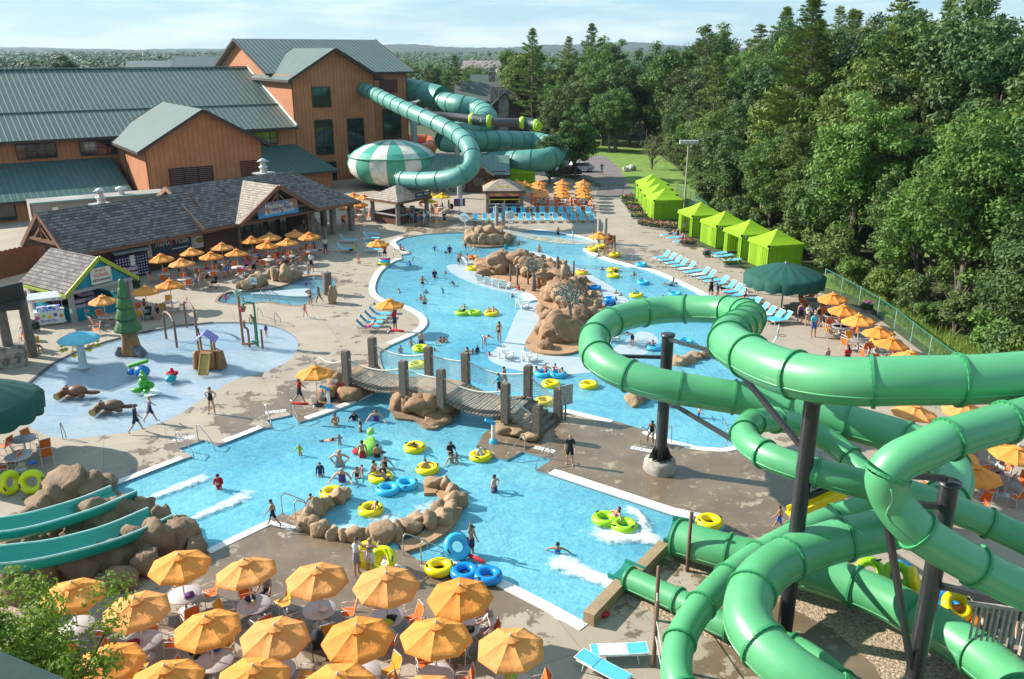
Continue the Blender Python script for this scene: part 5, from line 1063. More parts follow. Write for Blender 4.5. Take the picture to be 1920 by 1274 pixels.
def setting(px, py, lb, gname, nch=4, kind=None, z=2.52, seed=None, table=True, umb=True, amber=0., dark=False, rot=None):
    q = G(px, py, z); q.z = 0; rr = random.Random(int(px * 7 + py)); kind = kind or U_OR
    if umb: kind.put(q, rr.random() if rot is None else rot, ('yellow' if kind is U_YE else 'orange') + ' canvas parasol over ' + lb, 'umbrella', ('yellow' if kind is U_YE else 'orange') + ' parasols', rr.uniform(.96, 1.04), None if kind is U_YE else dict.fromkeys(('canopy', 'vent_cap'), rr.choice(M_ORS))).rotation_euler = (rr.gauss(0, .035), rr.gauss(0, .035), rr.random())
    OCC.append((q.x, q.y))
    if table: TAB.put(q, 0, 'round pale table ' + lb.replace('the table', 'standing', 1) if lb.startswith('the table') else 'round table at ' + lb, 'table', 'round pedestal tables', 1, {'table_top': M_TABLED} if dark else None)
    if nch:
        a0 = rr.uniform(0, .5); used = set()
        for k in range(nch):
            a = a0 + 2 * pi * k / max(nch, 3) + rr.uniform(-.25, .25); r = rr.uniform(.85, 1.05); w = side_word(a)
            if w in used:
                for kk in range(12):
                    a += .3
                    if side_word(a) not in used: break
                w = side_word(a)
            used.add(w)
            p = q + V((cos(a) * r, sin(a) * r, 0)); m = M_SLINGY if rr.random() < amber else M_SLING
            CH.put(p, a + pi / 2 + rr.uniform(-.35, .35), f'orange sling chair {w} {lb}', 'chair', 'orange sling patio chairs', 1, {'seat': m, 'backrest': m})
    return q
def rowset(items, fmt, group, **kw):
    for i, (x, y) in enumerate(items): setting(x, y, fmt.format(ordw(i)), group, **kw)
rowset([(334, 1037), (467, 1054), (592, 1063), (721, 1076), (866, 1095)], 'the {} table in the bottom poolside row', 'front', amber=.35)
rowset([(127, 1092), (255, 1118), (391, 1154), (510, 1170), (674, 1174), (814, 1180), (961, 1190)], 'the {} table in the bottom middle row', 'front', amber=.3)
rowset([(201, 1217), (305, 1256), (468, 1247), (632, 1266), (800, 1284)], 'the {} table in the row nearest the camera', 'front', amber=.3, nch=3)
rowset([(302, 478), (341, 486), (359, 467), (395, 473), (415, 456), (442, 466), (471, 444), (500, 453), (504, 438), (539, 447), (551, 431), (581, 437)], 'the {} table from left on the snack terrace', 'terrace', nch=4)
rowset([(192, 551), (269, 537), (316, 526)], 'the {} table along the splash pad edge', 'pad', nch=3, amber=.3)
rowset([(652, 383), (662, 363), (671, 376), (681, 366)], 'the {} table beside the bar kiosk', 'bar', nch=3)
rowset([(802, 359), (803, 371), (827, 363)], 'the {} table right of the bar kiosk', 'bar', nch=2, kind=U_YE)
for ci_, (x, nm) in enumerate(((1012, 'left'), (1054, 'middle'), (1093, 'right'))):
    rowset([(x + 2, 361), (x - 1, 355.5), (x + 1, 350), (x - 2, 344), (x, 338)], 'the {} table of the ' + nm + ' far column', 'far', nch=3)
rowset([(926, 338), (969, 337), (985, 341), (979, 358)], 'the {} table around the pizza kiosk', 'far', nch=2)
rowset([(1565, 550), (1582, 570), (1616, 592), (1652, 611), (1669, 634), (1709, 658)], 'the {} table along the right fence', 'right', nch=4, dark=True, amber=.3)
rowset([(1715, 763), (1813, 755), (1787, 838), (1867, 811), (1831, 877), (1901, 838)], 'the {} table seen between the slide tubes', 'right', nch=4, dark=True)
for i, (x, y) in enumerate(((1510, 545), (1527, 562), (1560, 590), (1575, 610))): setting(x, y, f'the {ordw(i)} open table near the big green parasol', 'right', 4, None, .73, umb=False, dark=True)
# lone guard parasols
def lone(px, py, lb, sc=1.0):
    q = G(px, py, 2.55 * sc); q.z = 0; o = U_OR.put(q, .4, lb, 'umbrella', 'orange parasols', sc)
    MB().lathe([(.34, 0), (.32, .06), (.06, .1), (.05, .3)], 16).build('base', M_BLACK, o); return q
lone(708, 449, 'orange parasol shading a lifeguard at the left lagoon steps'); lone(730, 560, 'orange parasol held beside the five teal loungers'); lone(590, 685, 'orange parasol beside the left end of the footbridge'); lone(1124, 435, 'orange parasol above the timber lifeguard chair')
# loungers
def lg(px, py, ang, lb, back=45, m=None, towel=False):
    p = G(px, py); o = LO[back].put(p, rad(ang), lb, 'sun lounger', 'blue sling sun loungers', 1, m)
    if towel:
        a = rad(ang); q = p + V((cos(a) * .75, sin(a) * .75, 0)); mb = MB(); n = 8
        for k in range(n): x = -.5 + k / n; mb.box((x + .06, 0, .395 + .004 * (k % 2)), (1 / n + .002, .6, .02))
        tag(mb.build('towel', M_TOWEL, None, q, a), 'white striped towel over the ' + lb.replace('blue ', '').replace('with a white towel ', ''), 'towel')
    return o
for i, (x, y) in enumerate([(712, 621), (718, 612), (726, 604), (734, 596), (741, 588)]): lg(x, y, 184, f'{ordw(i)} of five teal loungers by the lagoon bend, counted from the bottom', 45, {'backrest': M_BLUED})
for i, (x, y) in enumerate([(668, 456), (664, 473), (712, 444), (712, 452), (714, 465), (716, 474)]): lg(x, y, 178, f'{ordw(i)} blue lounger of the scattered group above the left lagoon steps', 45, {'backrest': M_BLUED} if i % 2 == 0 else None)
for i in range(14): lg(892 + i * 16.8, 419 - .05 * i, 92 + RN.uniform(-4, 4), f'blue lounger, {ordw(i)} from left in the front row at the far pool end', 45)
for i in range(11): lg(930 + i * 17.5, 406, 92 + RN.uniform(-4, 4), f'blue lounger, {ordw(i)} from left in the rear row at the far pool end', 45)
for i, (x, y, b) in enumerate([(1226, 490, 45), (1237, 495, 45), (1248.5, 501, 45), (1260, 506.5, 45), (1272, 512, 45), (1284, 518, 0), (1297, 523, 45), (1309, 529, 45), (1321, 535, 0), (1334, 541, 45), (1346, 549, 45), (1357, 556, 45), (1366, 564, 45), (1378, 572, 0), (1392, 583, 45), (1404, 593, 45), (1418, 601, 45), (1432, 607, 45), (1446, 610, 45)]): lg(x, y, 24 + RN.uniform(-5, 5), f'blue lounger, {ordw(i)} from the top in the right bank row', b, None, i in (4, 6, 16))
for i, (x, y) in enumerate([(1240, 447), (1250, 453), (1262, 460), (1330, 483), (1341, 488), (1356, 496)]): lg(x, y, 20, f'white framed lounger in front of the near cabanas, {ordw(i)} from the left', 0)
lg(1108, 1236, 2, 'flat blue lounger with a white towel beside the low slim slide tube', 0, None, True); lg(1176, 1292, 140, 'blue lounger turned diagonally at the bottom edge beside the low slim tube', 0)
# floats
def float_proto(nm, dbl):
    t = thing(nm, '', 'swim ring'); mb = MB()
    for x in ((-.48, .48) if dbl else (0,)): mb.torus((x, 0, .14), .42, .185, 28, 12)
    mb.build('ring', M_WHITEP, t)
    for x, y in (((-.95, .12), (.95, -.12), (-.2, .5), (.2, -.5)) if dbl else ((.5, .12), (-.5, -.12))): MB().box((x, y, .32), (.2, .07, .03), atan2(y, x) + pi / 2).build('handle', M_BLACK, t)
    return t
F1 = Proto(float_proto('swim_ring', False)); F2 = Proto(float_proto('double_swim_ring', True))
FC = {'yellow': mat('float_yellow', (.85, .66, .0), .32, (.80, .60, .0), 2), 'lime': mat('float_lime', (.36, .72, .02), .32), 'blue': mat('float_blue', (.0, .25, .68), .3), 'sky': mat('float_sky', (.04, .48, .80), .32), 'orange': mat('float_orange', (.85, .22, .01), .35), 'acid': mat('float_acid', (.68, .76, .0), .32)}
CN_ = {'yellow': 'yellow', 'lime': 'lime green', 'blue': 'dark blue', 'sky': 'light blue', 'orange': 'orange', 'acid': 'yellow green'}
def fl(px, py, c, lb, dbl=False, z=-.12, rz=0, tilt=0):
    P_ = F2 if dbl else F1; o = P_.put(G(px, py, z), rz, f'{CN_[c]} {"double " if dbl else ""}swim ring {lb}', 'swim ring', 'inflatable swim rings', 1.0, {'ring': FC[c]})
    o.rotation_euler = (tilt, 0, rz); return o
for a in [(623, 930, 'yellow', 'floating at the tip of the whirlpool wall'), (696, 961, 'yellow', 'floating inside the boulder whirlpool with a swimmer'), (714, 900, 'yellow', 'in the crowd beside the light blue double ring'), (778, 844, 'yellow', 'with a swimmer folded over it mid pool'), (802, 884, 'yellow', 'with a rider hanging over its right side'), (901, 860, 'yellow', 'with a white-shirted rider beside the round deck tip'), (789, 657, 'acid', 'drifting empty, upper of two behind the footbridge'), (782, 688, 'acid', 'drifting empty, lower of two behind the footbridge'), (1033, 724, 'yellow', 'floating left of the twin near the bridge stair'), (1104, 726, 'yellow', 'floating empty beneath the large green loop'), (1021, 757, 'yellow', 'peeking out behind the bridge stair'), (921, 591, 'yellow', 'with two children right of the lime double ring'), (885, 506, 'yellow', 'resting on the left tip of the island'), (886, 486, 'orange', 'beside the island tip held by a swimmer'), (1149, 509, 'yellow', 'upper of a stacked-looking pair by the right bank'), (1150, 520, 'yellow', 'lower of a pair by the right bank'), (1193, 557, 'yellow', 'with a rider left of the big loop'), (1091, 514, 'yellow', 'with a rider behind the rock island'), (1206, 533, 'sky', 'floating empty off the right bank'), (1265, 555, 'sky', 'half hidden behind the top of the big loop'), (1285, 645, 'sky', 'floating right of the post inside the big loop'), (1226, 655, 'sky', 'with a rider left of the post in the big loop')]: fl(*a, rz=RN.uniform(0, 6))
for x, y, c, lb, z in [(721, 495, 'yellow', 'under the light blue one at the left lagoon bank', 0.06), (721, 491, 'sky', 'on top of the yellow one at the left lagoon bank', .42), (1110, 470, 'yellow', 'lying left at the foot of the lifeguard chair', .06), (1126, 464, 'yellow', 'leaning nearest the lifeguard parasol pole', .06), (1153, 480, 'yellow', 'lying right of the lifeguard chair', .06), (1202, 499, 'sky', 'lying on the coping of the right bank', .06), (1144, 565, 'blue', 'upper one stacked on the pale beach shelf', .3), (1144, 570, 'blue', 'lower one stacked on the pale beach shelf', -.02), (1115, 543, 'blue', 'half hidden behind the rock island', -.02), (1330, 984, 'yellow', 'on the deck above the thick tube mouth', .38), (1333, 990, 'sky', 'under the yellow one above the thick tube mouth', .06), (824, 1070, 'yellow', 'lying on the deck below the whirlpool steps', .06), (1548, 945, 'sky', 'on the deck half hidden behind the slide post', .1)]: fl(x, y, c, lb, z=z)
fl(856, 1027, 'sky', 'tilted on edge by the person at the lower steps', z=.3, rz=.5, tilt=.8); fl(62, 903, 'acid', 'standing upright with printed marks beside the left boulders', z=.55, rz=.25, tilt=1.25); fl(14, 905, 'acid', 'standing upright at the far left picture edge', z=.55, rz=1.3, tilt=1.4)
fl(745, 918, 'sky', 'in the crowd by the whirlpool mouth', True, rz=.55); fl(893, 1082, 'blue', 'lying on the coping of the lower pool', True, .06, -.25); fl(878, 590, 'lime', 'floating in the middle of the lagoon', True, rz=.0); fl(1152, 985, 'lime', 'with a rider shooting out of the thick tube', True, -.08, -.6); fl(1032, 705, 'sky', 'with several riders below the pale beach shelf', True, rz=-.1)
fl(690, 1042, 'yellow', 'held upright, left of the pair on the lower deck', False, .5, .5, .95); fl(718, 1052, 'acid', 'leaning on its twin on the lower deck', False, .42, -.3, .8); fl(1655, 1078, 'lime', 'leaning in the pile beyond the gravel tube', True, .5, -.3, .9); fl(1708, 1092, 'yellow', 'standing in the pile beyond the gravel tube', False, .5, 1.2, 1.2); fl(1690, 1080, 'sky', 'low in the pile beyond the gravel tube', False, .3, 0, .6)
fl(1790, 1140, 'yellow', 'on the deck beside the timber stair', False, .5, .3, .7); fl(1775, 1140, 'blue', 'in the pile beside the timber stair', False, .2, .3, .4); fl(1803, 1165, 'orange', 'lowest in the pile beside the timber stair', False, .2, .3, .3)
# big green parasols
def big_parasol(c, R, ze, za, lb, pole_px=None):
    t = thing('giant_parasol', lb, 'parasol', c, 0, 'giant dark green parasols'); m = mat('dark_green_canvas', (.006, .085, .062), .8, (.006, .07, .05), 1.2, bump=.15, bs=3, transl=.06); n = 16; K = 8; mb = MB()
    for i in range(n):
        vs = []
        for k in range(K + 1):
            u = k / K
            for j in range(7):
                w = j / 6; a = 2 * pi * (i + w) / n; bul = 1 + .035 * sin(pi * w) * (u ** 3); z = za + (ze + .75 - za) * u ** 1.6 - .08 * u * (1 - abs(2 * w - 1)) ; vs.append((R * u * bul * cos(a), R * u * bul * sin(a), z))
        for j in range(7):
            w = j / 6; a = 2 * pi * (i + w) / n; vs.append((R * .985 * (1 + .03 * sin(pi * w)) * cos(a), R * .985 * (1 + .03 * sin(pi * w)) * sin(a), ze - .12 * sin(pi * w)))
        mb.add(vs, [(k * 7 + j, (k + 1) * 7 + j, (k + 1) * 7 + j + 1, k * 7 + j + 1) for k in range(K + 1) for j in range(6)], 0, True)
    mb.build('canopy', m, t); MB().lathe([(.07, 0), (.07, za), (.12, za + .1), (0, za + .16)], 10).build('pole', M_GALV, t)
    mb = MB()
    for i in range(n): a = 2 * pi * i / n; mb.beam((0, 0, za - .1), (cos(a) * R * .97, sin(a) * R * .97, ze + .62), .04, .05)
    mb.build('ribs', M_GALV, t)
q = G(1465, 578); big_parasol((q.x, q.y, 0), 3.15, 2.05, 3.75, 'giant dark green parasol beside the right bank loungers')
q = G(-34, 815, 1.5); big_parasol((q.x, q.y, 0), 3.0, 2.5, 4.4, 'giant dark green parasol cut by the left picture edge')
for i, (x, y) in enumerate(((38, 862), (85, 852), (12, 850), (60, 838), (30, 880), (90, 868), (10, 890))): CH.put(G(x, y), RN.uniform(0, 6), f'orange chair under the left giant parasol, {ordw(i)} in its cluster', 'chair', 'orange sling patio chairs')
for i, (x, y) in enumerate(((48, 846), (38, 880))): TAB.put(G(x, y), 0, ('white topped table under the left giant parasol', 'cluttered table beside the yellow green rings at left')[i], 'table', 'round pedestal tables')
# chairs near left edge
for i, (x, y, r) in enumerate(((182, 628, 2), (60, 662, 2.4), (45, 640, 2.2), (65, 655, 1), (213, 610, 5))): CH.put(G(x, y), r, f'orange chair on the shaded left deck, {ordw(i)} from a walk along it', 'chair', 'orange sling patio chairs')
# clutter on tables and bags
def bundle(px, py, z, m, lb, d=(.22, .18, .10), nm='towel_bundle', cat='towel'):
    return tag(MB().rock((0, 0, 0), d, int(px), 2, amp=.5).build(nm, m, None, G(px, py, z)), lb, cat)
CB = {k: mat('cloth_' + k, c, .9, tuple(x * .7 for x in c), 6) for k, c in dict(purple=(.14, .04, .22), navy=(.02, .03, .10), white=(.75, .73, .7), red=(.5, .02, .03), black=(.015, .015, .018), teal=(.02, .35, .42), pink=(.7, .12, .3), lime=(.4, .6, .05), grey=(.3, .3, .32), blue=(.05, .15, .5), cyan=(.1, .55, .75), maroon=(.2, .02, .04), orange=(.75, .25, .03), khaki=(.4, .33, .2)).items()}
for i, a in enumerate([(355, 1115, .82, 'purple', 'purple towel heaped on the first poolside table'), (470, 1122, .82, 'navy', 'dark bag on the second poolside table'), (605, 1142, .82, 'white', 'lilac white cloth on the third poolside table'), (735, 1158, .84, 'black', 'black bag on the fourth poolside table'), (727, 1168, .82, 'lime', 'lime hat on the fourth poolside table'), (865, 1172, .82, 'white', 'white towel heap on the fifth poolside table'), (880, 1180, .84, 'black', 'dark things on the fifth poolside table'), (250, 1205, .82, 'maroon', 'maroon bag under the second middle parasol'), (545, 1145, .35, 'grey', 'grey clothes on a chair between parasols'), (560, 1170, .35, 'red', 'red towel on a chair between parasols'), (710, 1150, .5, 'red', 'red towel on a chair left of the lime hat'), (958, 1270, .8, 'lime', 'lime towel on the last middle-row table'), (175, 905, .25, 'red', 'red lifeguard pack on the left boulders'), (225, 1079, .45, 'cyan', 'folded light blue towel on a brown boulder'), (640, 722, 1.1, 'red', 'red shirt draped on the bridge rocks'), (628, 715, 1.3, 'white', 'white towel draped on the bridge rocks'), (1132, 1152, .12, 'red', 'red pouch against the pool end wall'), (60, 868, .85, 'blue', 'blue and white towels piled on the left table'), (40, 872, .85, 'khaki', 'brown bag piled on the left table')]): bundle(a[0], a[1], a[2], CB[a[3]], a[4])
for i, (x, y, c, tb) in enumerate([(328, 498, 'teal', 0), (388, 503, 'purple', 0), (418, 497, 'white', 0), (455, 505, 'pink', 0), (480, 490, 'navy', 0), (505, 482, 'white', 0), (537, 478, 'red', 0), (578, 473, 'white', 0), (600, 470, 'black', 0)]): bundle(x, y, .85, CB[c], f'{c} towel and bag pile on the snack terrace, {ordw(i)} from left')
CUP = mat('cup', (.7, .55, .1), .3)
for i, (x, y, c) in enumerate(((475, 1135, 'yellow'), (408, 1215, 'teal'), (418, 1213, 'clear'))):
    tag(MB().lathe([(.035, 0), (.05, .2), (.0, .2)], 10).build('drink_cup', CUP if c == 'yellow' else CB['teal'] if c == 'teal' else CB['white'], None, G(x, y, .74)), f'{c} drink cup standing on a front table', 'cup')
# ================================================================ people
SKIN = [mat('skin_a', (.56, .33, .23), .55), mat('skin_b', (.43, .23, .145), .55), mat('skin_c', (.24, .12, .07), .55), mat('skin_d', (.10, .05, .03), .55)]
M_EYE = mat('eye_dark', (.02, .015, .012), .3); M_MOUTH = mat('mouth', (.30, .08, .07), .5)
HAIRC = {'b': mat('hair_black', (.012, .01, .01), .6), 'n': mat('hair_brown', (.06, .03, .015), .6), 'y': mat('hair_blond', (.38, .25, .09), .6), 'g': mat('hair_grey', (.35, .34, .33), .7), 'k': CB['black'], 'r': CB['red'], 'w': CB['white']}
def pose_joints(lean=0, arms=((5, 10, 12), (5, 10, 12)), legs=((0, 4, 2), (0, 4, 2)), root=0, head=0, abd2=(None, None)):
    J = {}; lr = rad(lean)
    def tz(p): y, z = p.y, p.z - .95; return V((p.x, y * cos(lr) + z * sin(lr), .95 - y * sin(lr) + z * cos(lr)))
    J['pel'] = V((0, 0, .95)); J['sp'] = tz(V((0, .005, 1.12))); J['ch'] = tz(V((0, 0, 1.31))); J['nk'] = tz(V((0, -.005, 1.47))); 
    J['hd'] = tz(V((0, .02, 1.57 + .0))); J['tp'] = tz(V((0, .015, 1.665)))
    for i, s in enumerate((-1, 1)):
        p, a, e = (rad(x) for x in arms[i]); sh = tz(V((s * .165, -.005, 1.405))); d = V((s * sin(a), sin(p) * cos(a), -cos(p) * cos(a))); el = sh + d * .28
        a2 = rad(abd2[i]) if abd2[i] is not None else a * .5; d2 = V((s * sin(a2), sin(p + e) * cos(a2), -cos(p + e) * cos(a2))); wr = el + d2 * .25; J['sh%d' % i] = sh; J['el%d' % i] = el; J['wr%d' % i] = wr; J['ha%d' % i] = wr + d2 * .085; J['hd2%d' % i] = d2
        p, a, k = (rad(x) for x in legs[i]); hp = V((s * .088, 0, .90)); d = V((s * sin(a), sin(p) * cos(a), -cos(p) * cos(a))); kn = hp + d * .43; q = p - k; d2 = V((s * sin(a) * .6, sin(q), -cos(q))).normalized(); an = kn + d2 * .41
        J['hp%d' % i] = hp; J['kn%d' % i] = kn; J['an%d' % i] = an; f = V((s * .15, cos(q), sin(q))).normalized() if abs(q) < 1.2 else V((0, .3, 1)).normalized(); J['to%d' % i] = an + f * .15 + d2 * .05
    if root:
        R = Matrix.Rotation(rad(root), 3, 'X')
        for k in J: J[k] = R @ J[k]
    return J
RAD = dict(pel=(.145, .105), sp=(.125, .095), ch=(.15, .105), nk=(.056, .056), hd=(.098, .112), tp=(.07, .078), sh=(.062, .06), el=(.043, .043), wr=(.03, .03), ha=(.042, .02), hp=(.09, .09), kn=(.06, .06), an=(.042, .042), to=(.04, .025))
def make_pose(J):
    names = ['pel', 'sp', 'ch', 'nk', 'hd', 'tp'] + [n + str(i) for i in (0, 1) for n in ('sh', 'el', 'wr', 'ha', 'hp', 'kn', 'an', 'to')]; ix = {n: k for k, n in enumerate(names)}
    E = [('pel', 'sp'), ('sp', 'ch'), ('ch', 'nk'), ('nk', 'hd'), ('hd', 'tp')]
    for i in '01': E += [('ch', 'sh' + i), ('sh' + i, 'el' + i), ('el' + i, 'wr' + i), ('wr' + i, 'ha' + i), ('pel', 'hp' + i), ('hp' + i, 'kn' + i), ('kn' + i, 'an' + i), ('an' + i, 'to' + i)]
    me = bpy.data.meshes.new('skel'); me.from_pydata([J[n] for n in names], [(ix[a], ix[b]) for a, b in E], []); ob = bpy.data.objects.new('skel', me); COL.objects.link(ob)
    md = ob.modifiers.new('s', 'SKIN'); md.branch_smoothing = .4; sv = me.skin_vertices[0].data
    for n in names: sv[ix[n]].radius = RAD[n.rstrip('01')]
    sv[0].use_root = True
    ss = ob.modifiers.new('d', 'SUBSURF'); ss.levels = ss.render_levels = 2
    dg = bpy.context.evaluated_depsgraph_get(); ev = bpy.data.meshes.new_from_object(ob.evaluated_get(dg)); bpy.data.objects.remove(ob)
    up = (J['tp'] - J['nk']).normalized(); hc = J['hd'] + up * .01; fx = V((1, 0, 0)); fw = up.cross(fx).normalized() * 1
    if fw.dot(J['to0'] - J['an0']) < 0 and abs(up.z) > .7: fw = -fw
    fwd = V((0, 1, 0)) if abs(up.z) > .3 else fw
    fwd = (fwd - up * fwd.dot(up)).normalized()
    vs = [v.co.copy() for v in ev.vertices]
    for p in vs:     # nose and chin
        d = p - hc
        if d.length < .2 and d.dot(fwd) > .05:
            w = max(0, 1 - (abs(d.x) / .028)) * max(0, 1 - abs(d.dot(up) + .012) / .04); p += fwd * .028 * w
    fs = [list(f.vertices) for f in ev.polygons]; nm = [v.normal.copy() for v in ev.vertices]
    segs = [('torso_low', 'pel', 'sp'), ('torso_mid', 'sp', 'ch'), ('torso_up', 'ch', 'nk'), ('neck', 'nk', 'hd'), ('head', 'hd', 'tp')]
    for i in '01': segs += [('shoulder', 'ch', 'sh' + i), ('uparm', 'sh' + i, 'el' + i), ('forearm', 'el' + i, 'wr' + i), ('hand', 'wr' + i, 'ha' + i), ('hip', 'pel', 'hp' + i), ('thigh', 'hp' + i, 'kn' + i), ('shin', 'kn' + i, 'an' + i), ('foot', 'an' + i, 'to' + i)]
    sg = [(n, J[a], J[b]) for n, a, b in segs]; reg = []
    for f in fs:
        c = sum((vs[i] for i in f), V()) / len(f); best = None
        for n, a, b in sg:
            ab = b - a; t = max(0, min(1, (c - a).dot(ab) / ab.length_squared)); d = (c - a - ab * t).length / (1.3 if n.startswith('torso') else 1)
            if best is None or d < best[0]: best = (d, n, t)
        reg.append((best[1], best[2], c))
    body = MB(); body.add(vs, fs, 0, True)
    for k, (n, t, c) in enumerate(reg):
        d = c - hc
        if d.dot(fwd) > .06:
            if abs(abs(d.x) - .036) < .017 and abs(d.dot(up) - .018) < .014: body.mi[k] = 1
            elif abs(d.x) < .026 and abs(d.dot(up) + .052) < .010: body.mi[k] = 2
    for i in (0, 1):   # fingers and thumb
        w = J['ha%d' % i]; d = J['hd2%d' % i]; sd = d.cross(V((0, 1, 0.3)) if abs(d.y) < .8 else V((0, 0, 1))).normalized(); nn = sd.cross(d)
        for q, L_ in ((-.030, .062), (-.011, .075), (.009, .07), (.028, .055)): a = w + sd * q - d * .012; body.tube([a, a + d * L_ * .55 + nn * .004, a + d * L_ + nn * .016], [.0095, .009, .006], 5)
        a = w - d * .06 + sd * .03; body.tube([a, a + sd * .03 + d * .03, a + sd * .036 + d * .062], [.012, .010, .007], 5)
    for s in (-1, 1): body.ball(hc + V((s * .088, 0, 0)) - up * .0, (.018, .025, .035), 0, 1)
    out = {'body': body.mesh('person', [SKIN[0], M_EYE, M_MOUTH])}
    def shell(key, test, off=.014, extra=None, mname='cloth'):
        mb = MB(); mp = {}
        for f, (n, t, c) in zip(fs, reg):
            if test(n, t, c):
                q = []
                for i in f:
                    if i not in mp: mp[i] = len(mb.v); mb.v.append(vs[i] + nm[i] * off)
                    q.append(mp[i])
                mb.f.append(q); mb.mi.append(0); mb.sm.append(True)
        if extra: extra(mb)
        out[key] = mb.mesh(mname, CB['navy'])
    low = lambda n, t: n == 'torso_low' and t < .75
    shell('trunks', lambda n, t, c: low(n, t) or n == 'hip' or (n == 'thigh' and t < .72), .022, None, 'swim_trunks')
    shell('brief', lambda n, t, c: (n == 'torso_low' and t < .35) or n == 'hip' or (n == 'thigh' and t < .10), .010, None, 'swim_bottom')
    shell('shirt', lambda n, t, c: n in ('torso_low', 'torso_mid', 'shoulder') or (n == 'torso_up' and t < .8) or (n == 'uparm' and t < .75), .018, None, 'shirt')
    shell('long', lambda n, t, c: n in ('torso_low', 'torso_mid', 'shoulder', 'uparm') or (n == 'torso_up' and t < .9) or (n == 'forearm' and t < .9), .014, None, 'rash_guard')
    shell('tank', lambda n, t, c: n in ('torso_low', 'torso_mid') or (n == 'torso_up' and t < .35) or (n == 'shoulder' and t < .5), .014, None, 'tank_top')
    shell('bra', lambda n, t, c: (n == 'torso_mid' and t > .62) or (n == 'torso_up' and t < .15), .012, None, 'swim_top')
    shell('suit', lambda n, t, c: n in ('torso_low', 'torso_mid', 'hip') or (n == 'torso_up' and t < .2) or (n == 'thigh' and t < .08), .010, None, 'swimsuit')
    hh = lambda c: ((c - hc).dot(up) > .045 or ((c - hc).dot(fwd) < .015 and (c - hc).dot(up) > -.075))
    shell('hair', lambda n, t, c: n in ('head', 'neck') and hh(c), .014, None, 'hair')
    def tail(mb): mb.ball(hc - fwd * .085 - up * .10, (.085, .05, .15), 0, 2)
    shell('lhair', lambda n, t, c: n in ('head', 'neck') and hh(c), .018, tail, 'hair')
    def brim(mb): mb.xf(Matrix.Identity(4)); a = hc + up * .06 + fwd * .10; mb.add([a - fx * .07, a + fx * .07, a + fx * .055 + fwd * .08 - up * .01, a - fx * .055 + fwd * .08 - up * .01], [(0, 1, 2, 3), (3, 2, 1, 0)])
    shell('cap', lambda n, t, c: n == 'head' and (c - hc).dot(up) > .04, .02, brim, 'cap')
    return out
A0 = ((5, 10, 12), (5, 10, 12)); L0_ = ((0, 4, 2), (0, 4, 2))
POSES = {
 'stand': dict(), 'stand2': dict(arms=((12, 14, 25), (-4, 12, 15)), legs=((6, 5, 3), (-5, 6, 4))),
 'hips': dict(arms=((-12, 42, 20), (-12, 42, 20)), abd2=(-35, -35), legs=((2, 9, 0), (0, 9, 0))),
 'walk': dict(arms=((24, 8, 22), (-22, 8, 14)), legs=((-20, 3, 18), (24, 3, 6)), lean=4), 'walk2': dict(arms=((-20, 8, 14), (22, 8, 22)), legs=((26, 3, 10), (-18, 3, 24)), lean=5),
 'raise': dict(arms=((10, 10, 15), (160, 12, 10))), 'fold': dict(arms=((22, 8, 95), (22, 8, 95)), abd2=(-40, -40)), 'hold': dict(arms=((35, 12, 70), (35, 12, 70)), abd2=(-15, -15), lean=3),
 'wade': dict(arms=((25, 38, 40), (30, 34, 45)), lean=6), 'wade2': dict(arms=((60, 25, 30), (20, 40, 40)), lean=8), 'spread': dict(arms=((20, 65, 15), (15, 68, 15)), lean=5),
 'sit': dict(arms=((32, 10, 45), (38, 10, 50)), legs=((86, 8, 84), (84, 6, 80)), lean=3), 'edge': dict(arms=((-14, 16, 5), (35, 10, 40)), legs=((82, 8, 60), (80, 6, 45)), lean=-8),
 'recline': dict(arms=((10, 14, 25), (14, 16, 30)), legs=((84, 6, 0), (92, 8, 26)), lean=-48), 'ride': dict(arms=((25, 58, 25), (20, 58, 20)), legs=((86, 14, 22), (80, 14, 30)), lean=-38),
 'prone': dict(arms=((165, 20, 5), (150, 25, 20)), legs=((-4, 6, 5), (5, 6, 12)), root=-78), 'bend': dict(arms=((70, 8, 20), (75, 8, 25)), lean=62), 'push': dict(arms=((52, 6, 18), (52, 6, 18)), legs=((-18, 3, 16), (22, 3, 8)), lean=12),
 'drape': dict(arms=((95, 32, 15), (95, 32, 15)), lean=38)}
LIB = {k: make_pose(pose_joints(**v)) for k, v in POSES.items()}
PIECE = {'T': ('trunks', 'swim_trunks', 'trunks'), 'S': ('shirt', 'shirt', 'shirt'), 'L': ('long', 'rash_guard', 'rash guard'), 'K': ('tank', 'tank_top', 'tank top'), 'O': ('suit', 'swimsuit', 'swimsuit'), 'B': ('bra', 'swim_top', 'bikini'), 'b': ('brief', 'swim_bottom', 'bottom')}
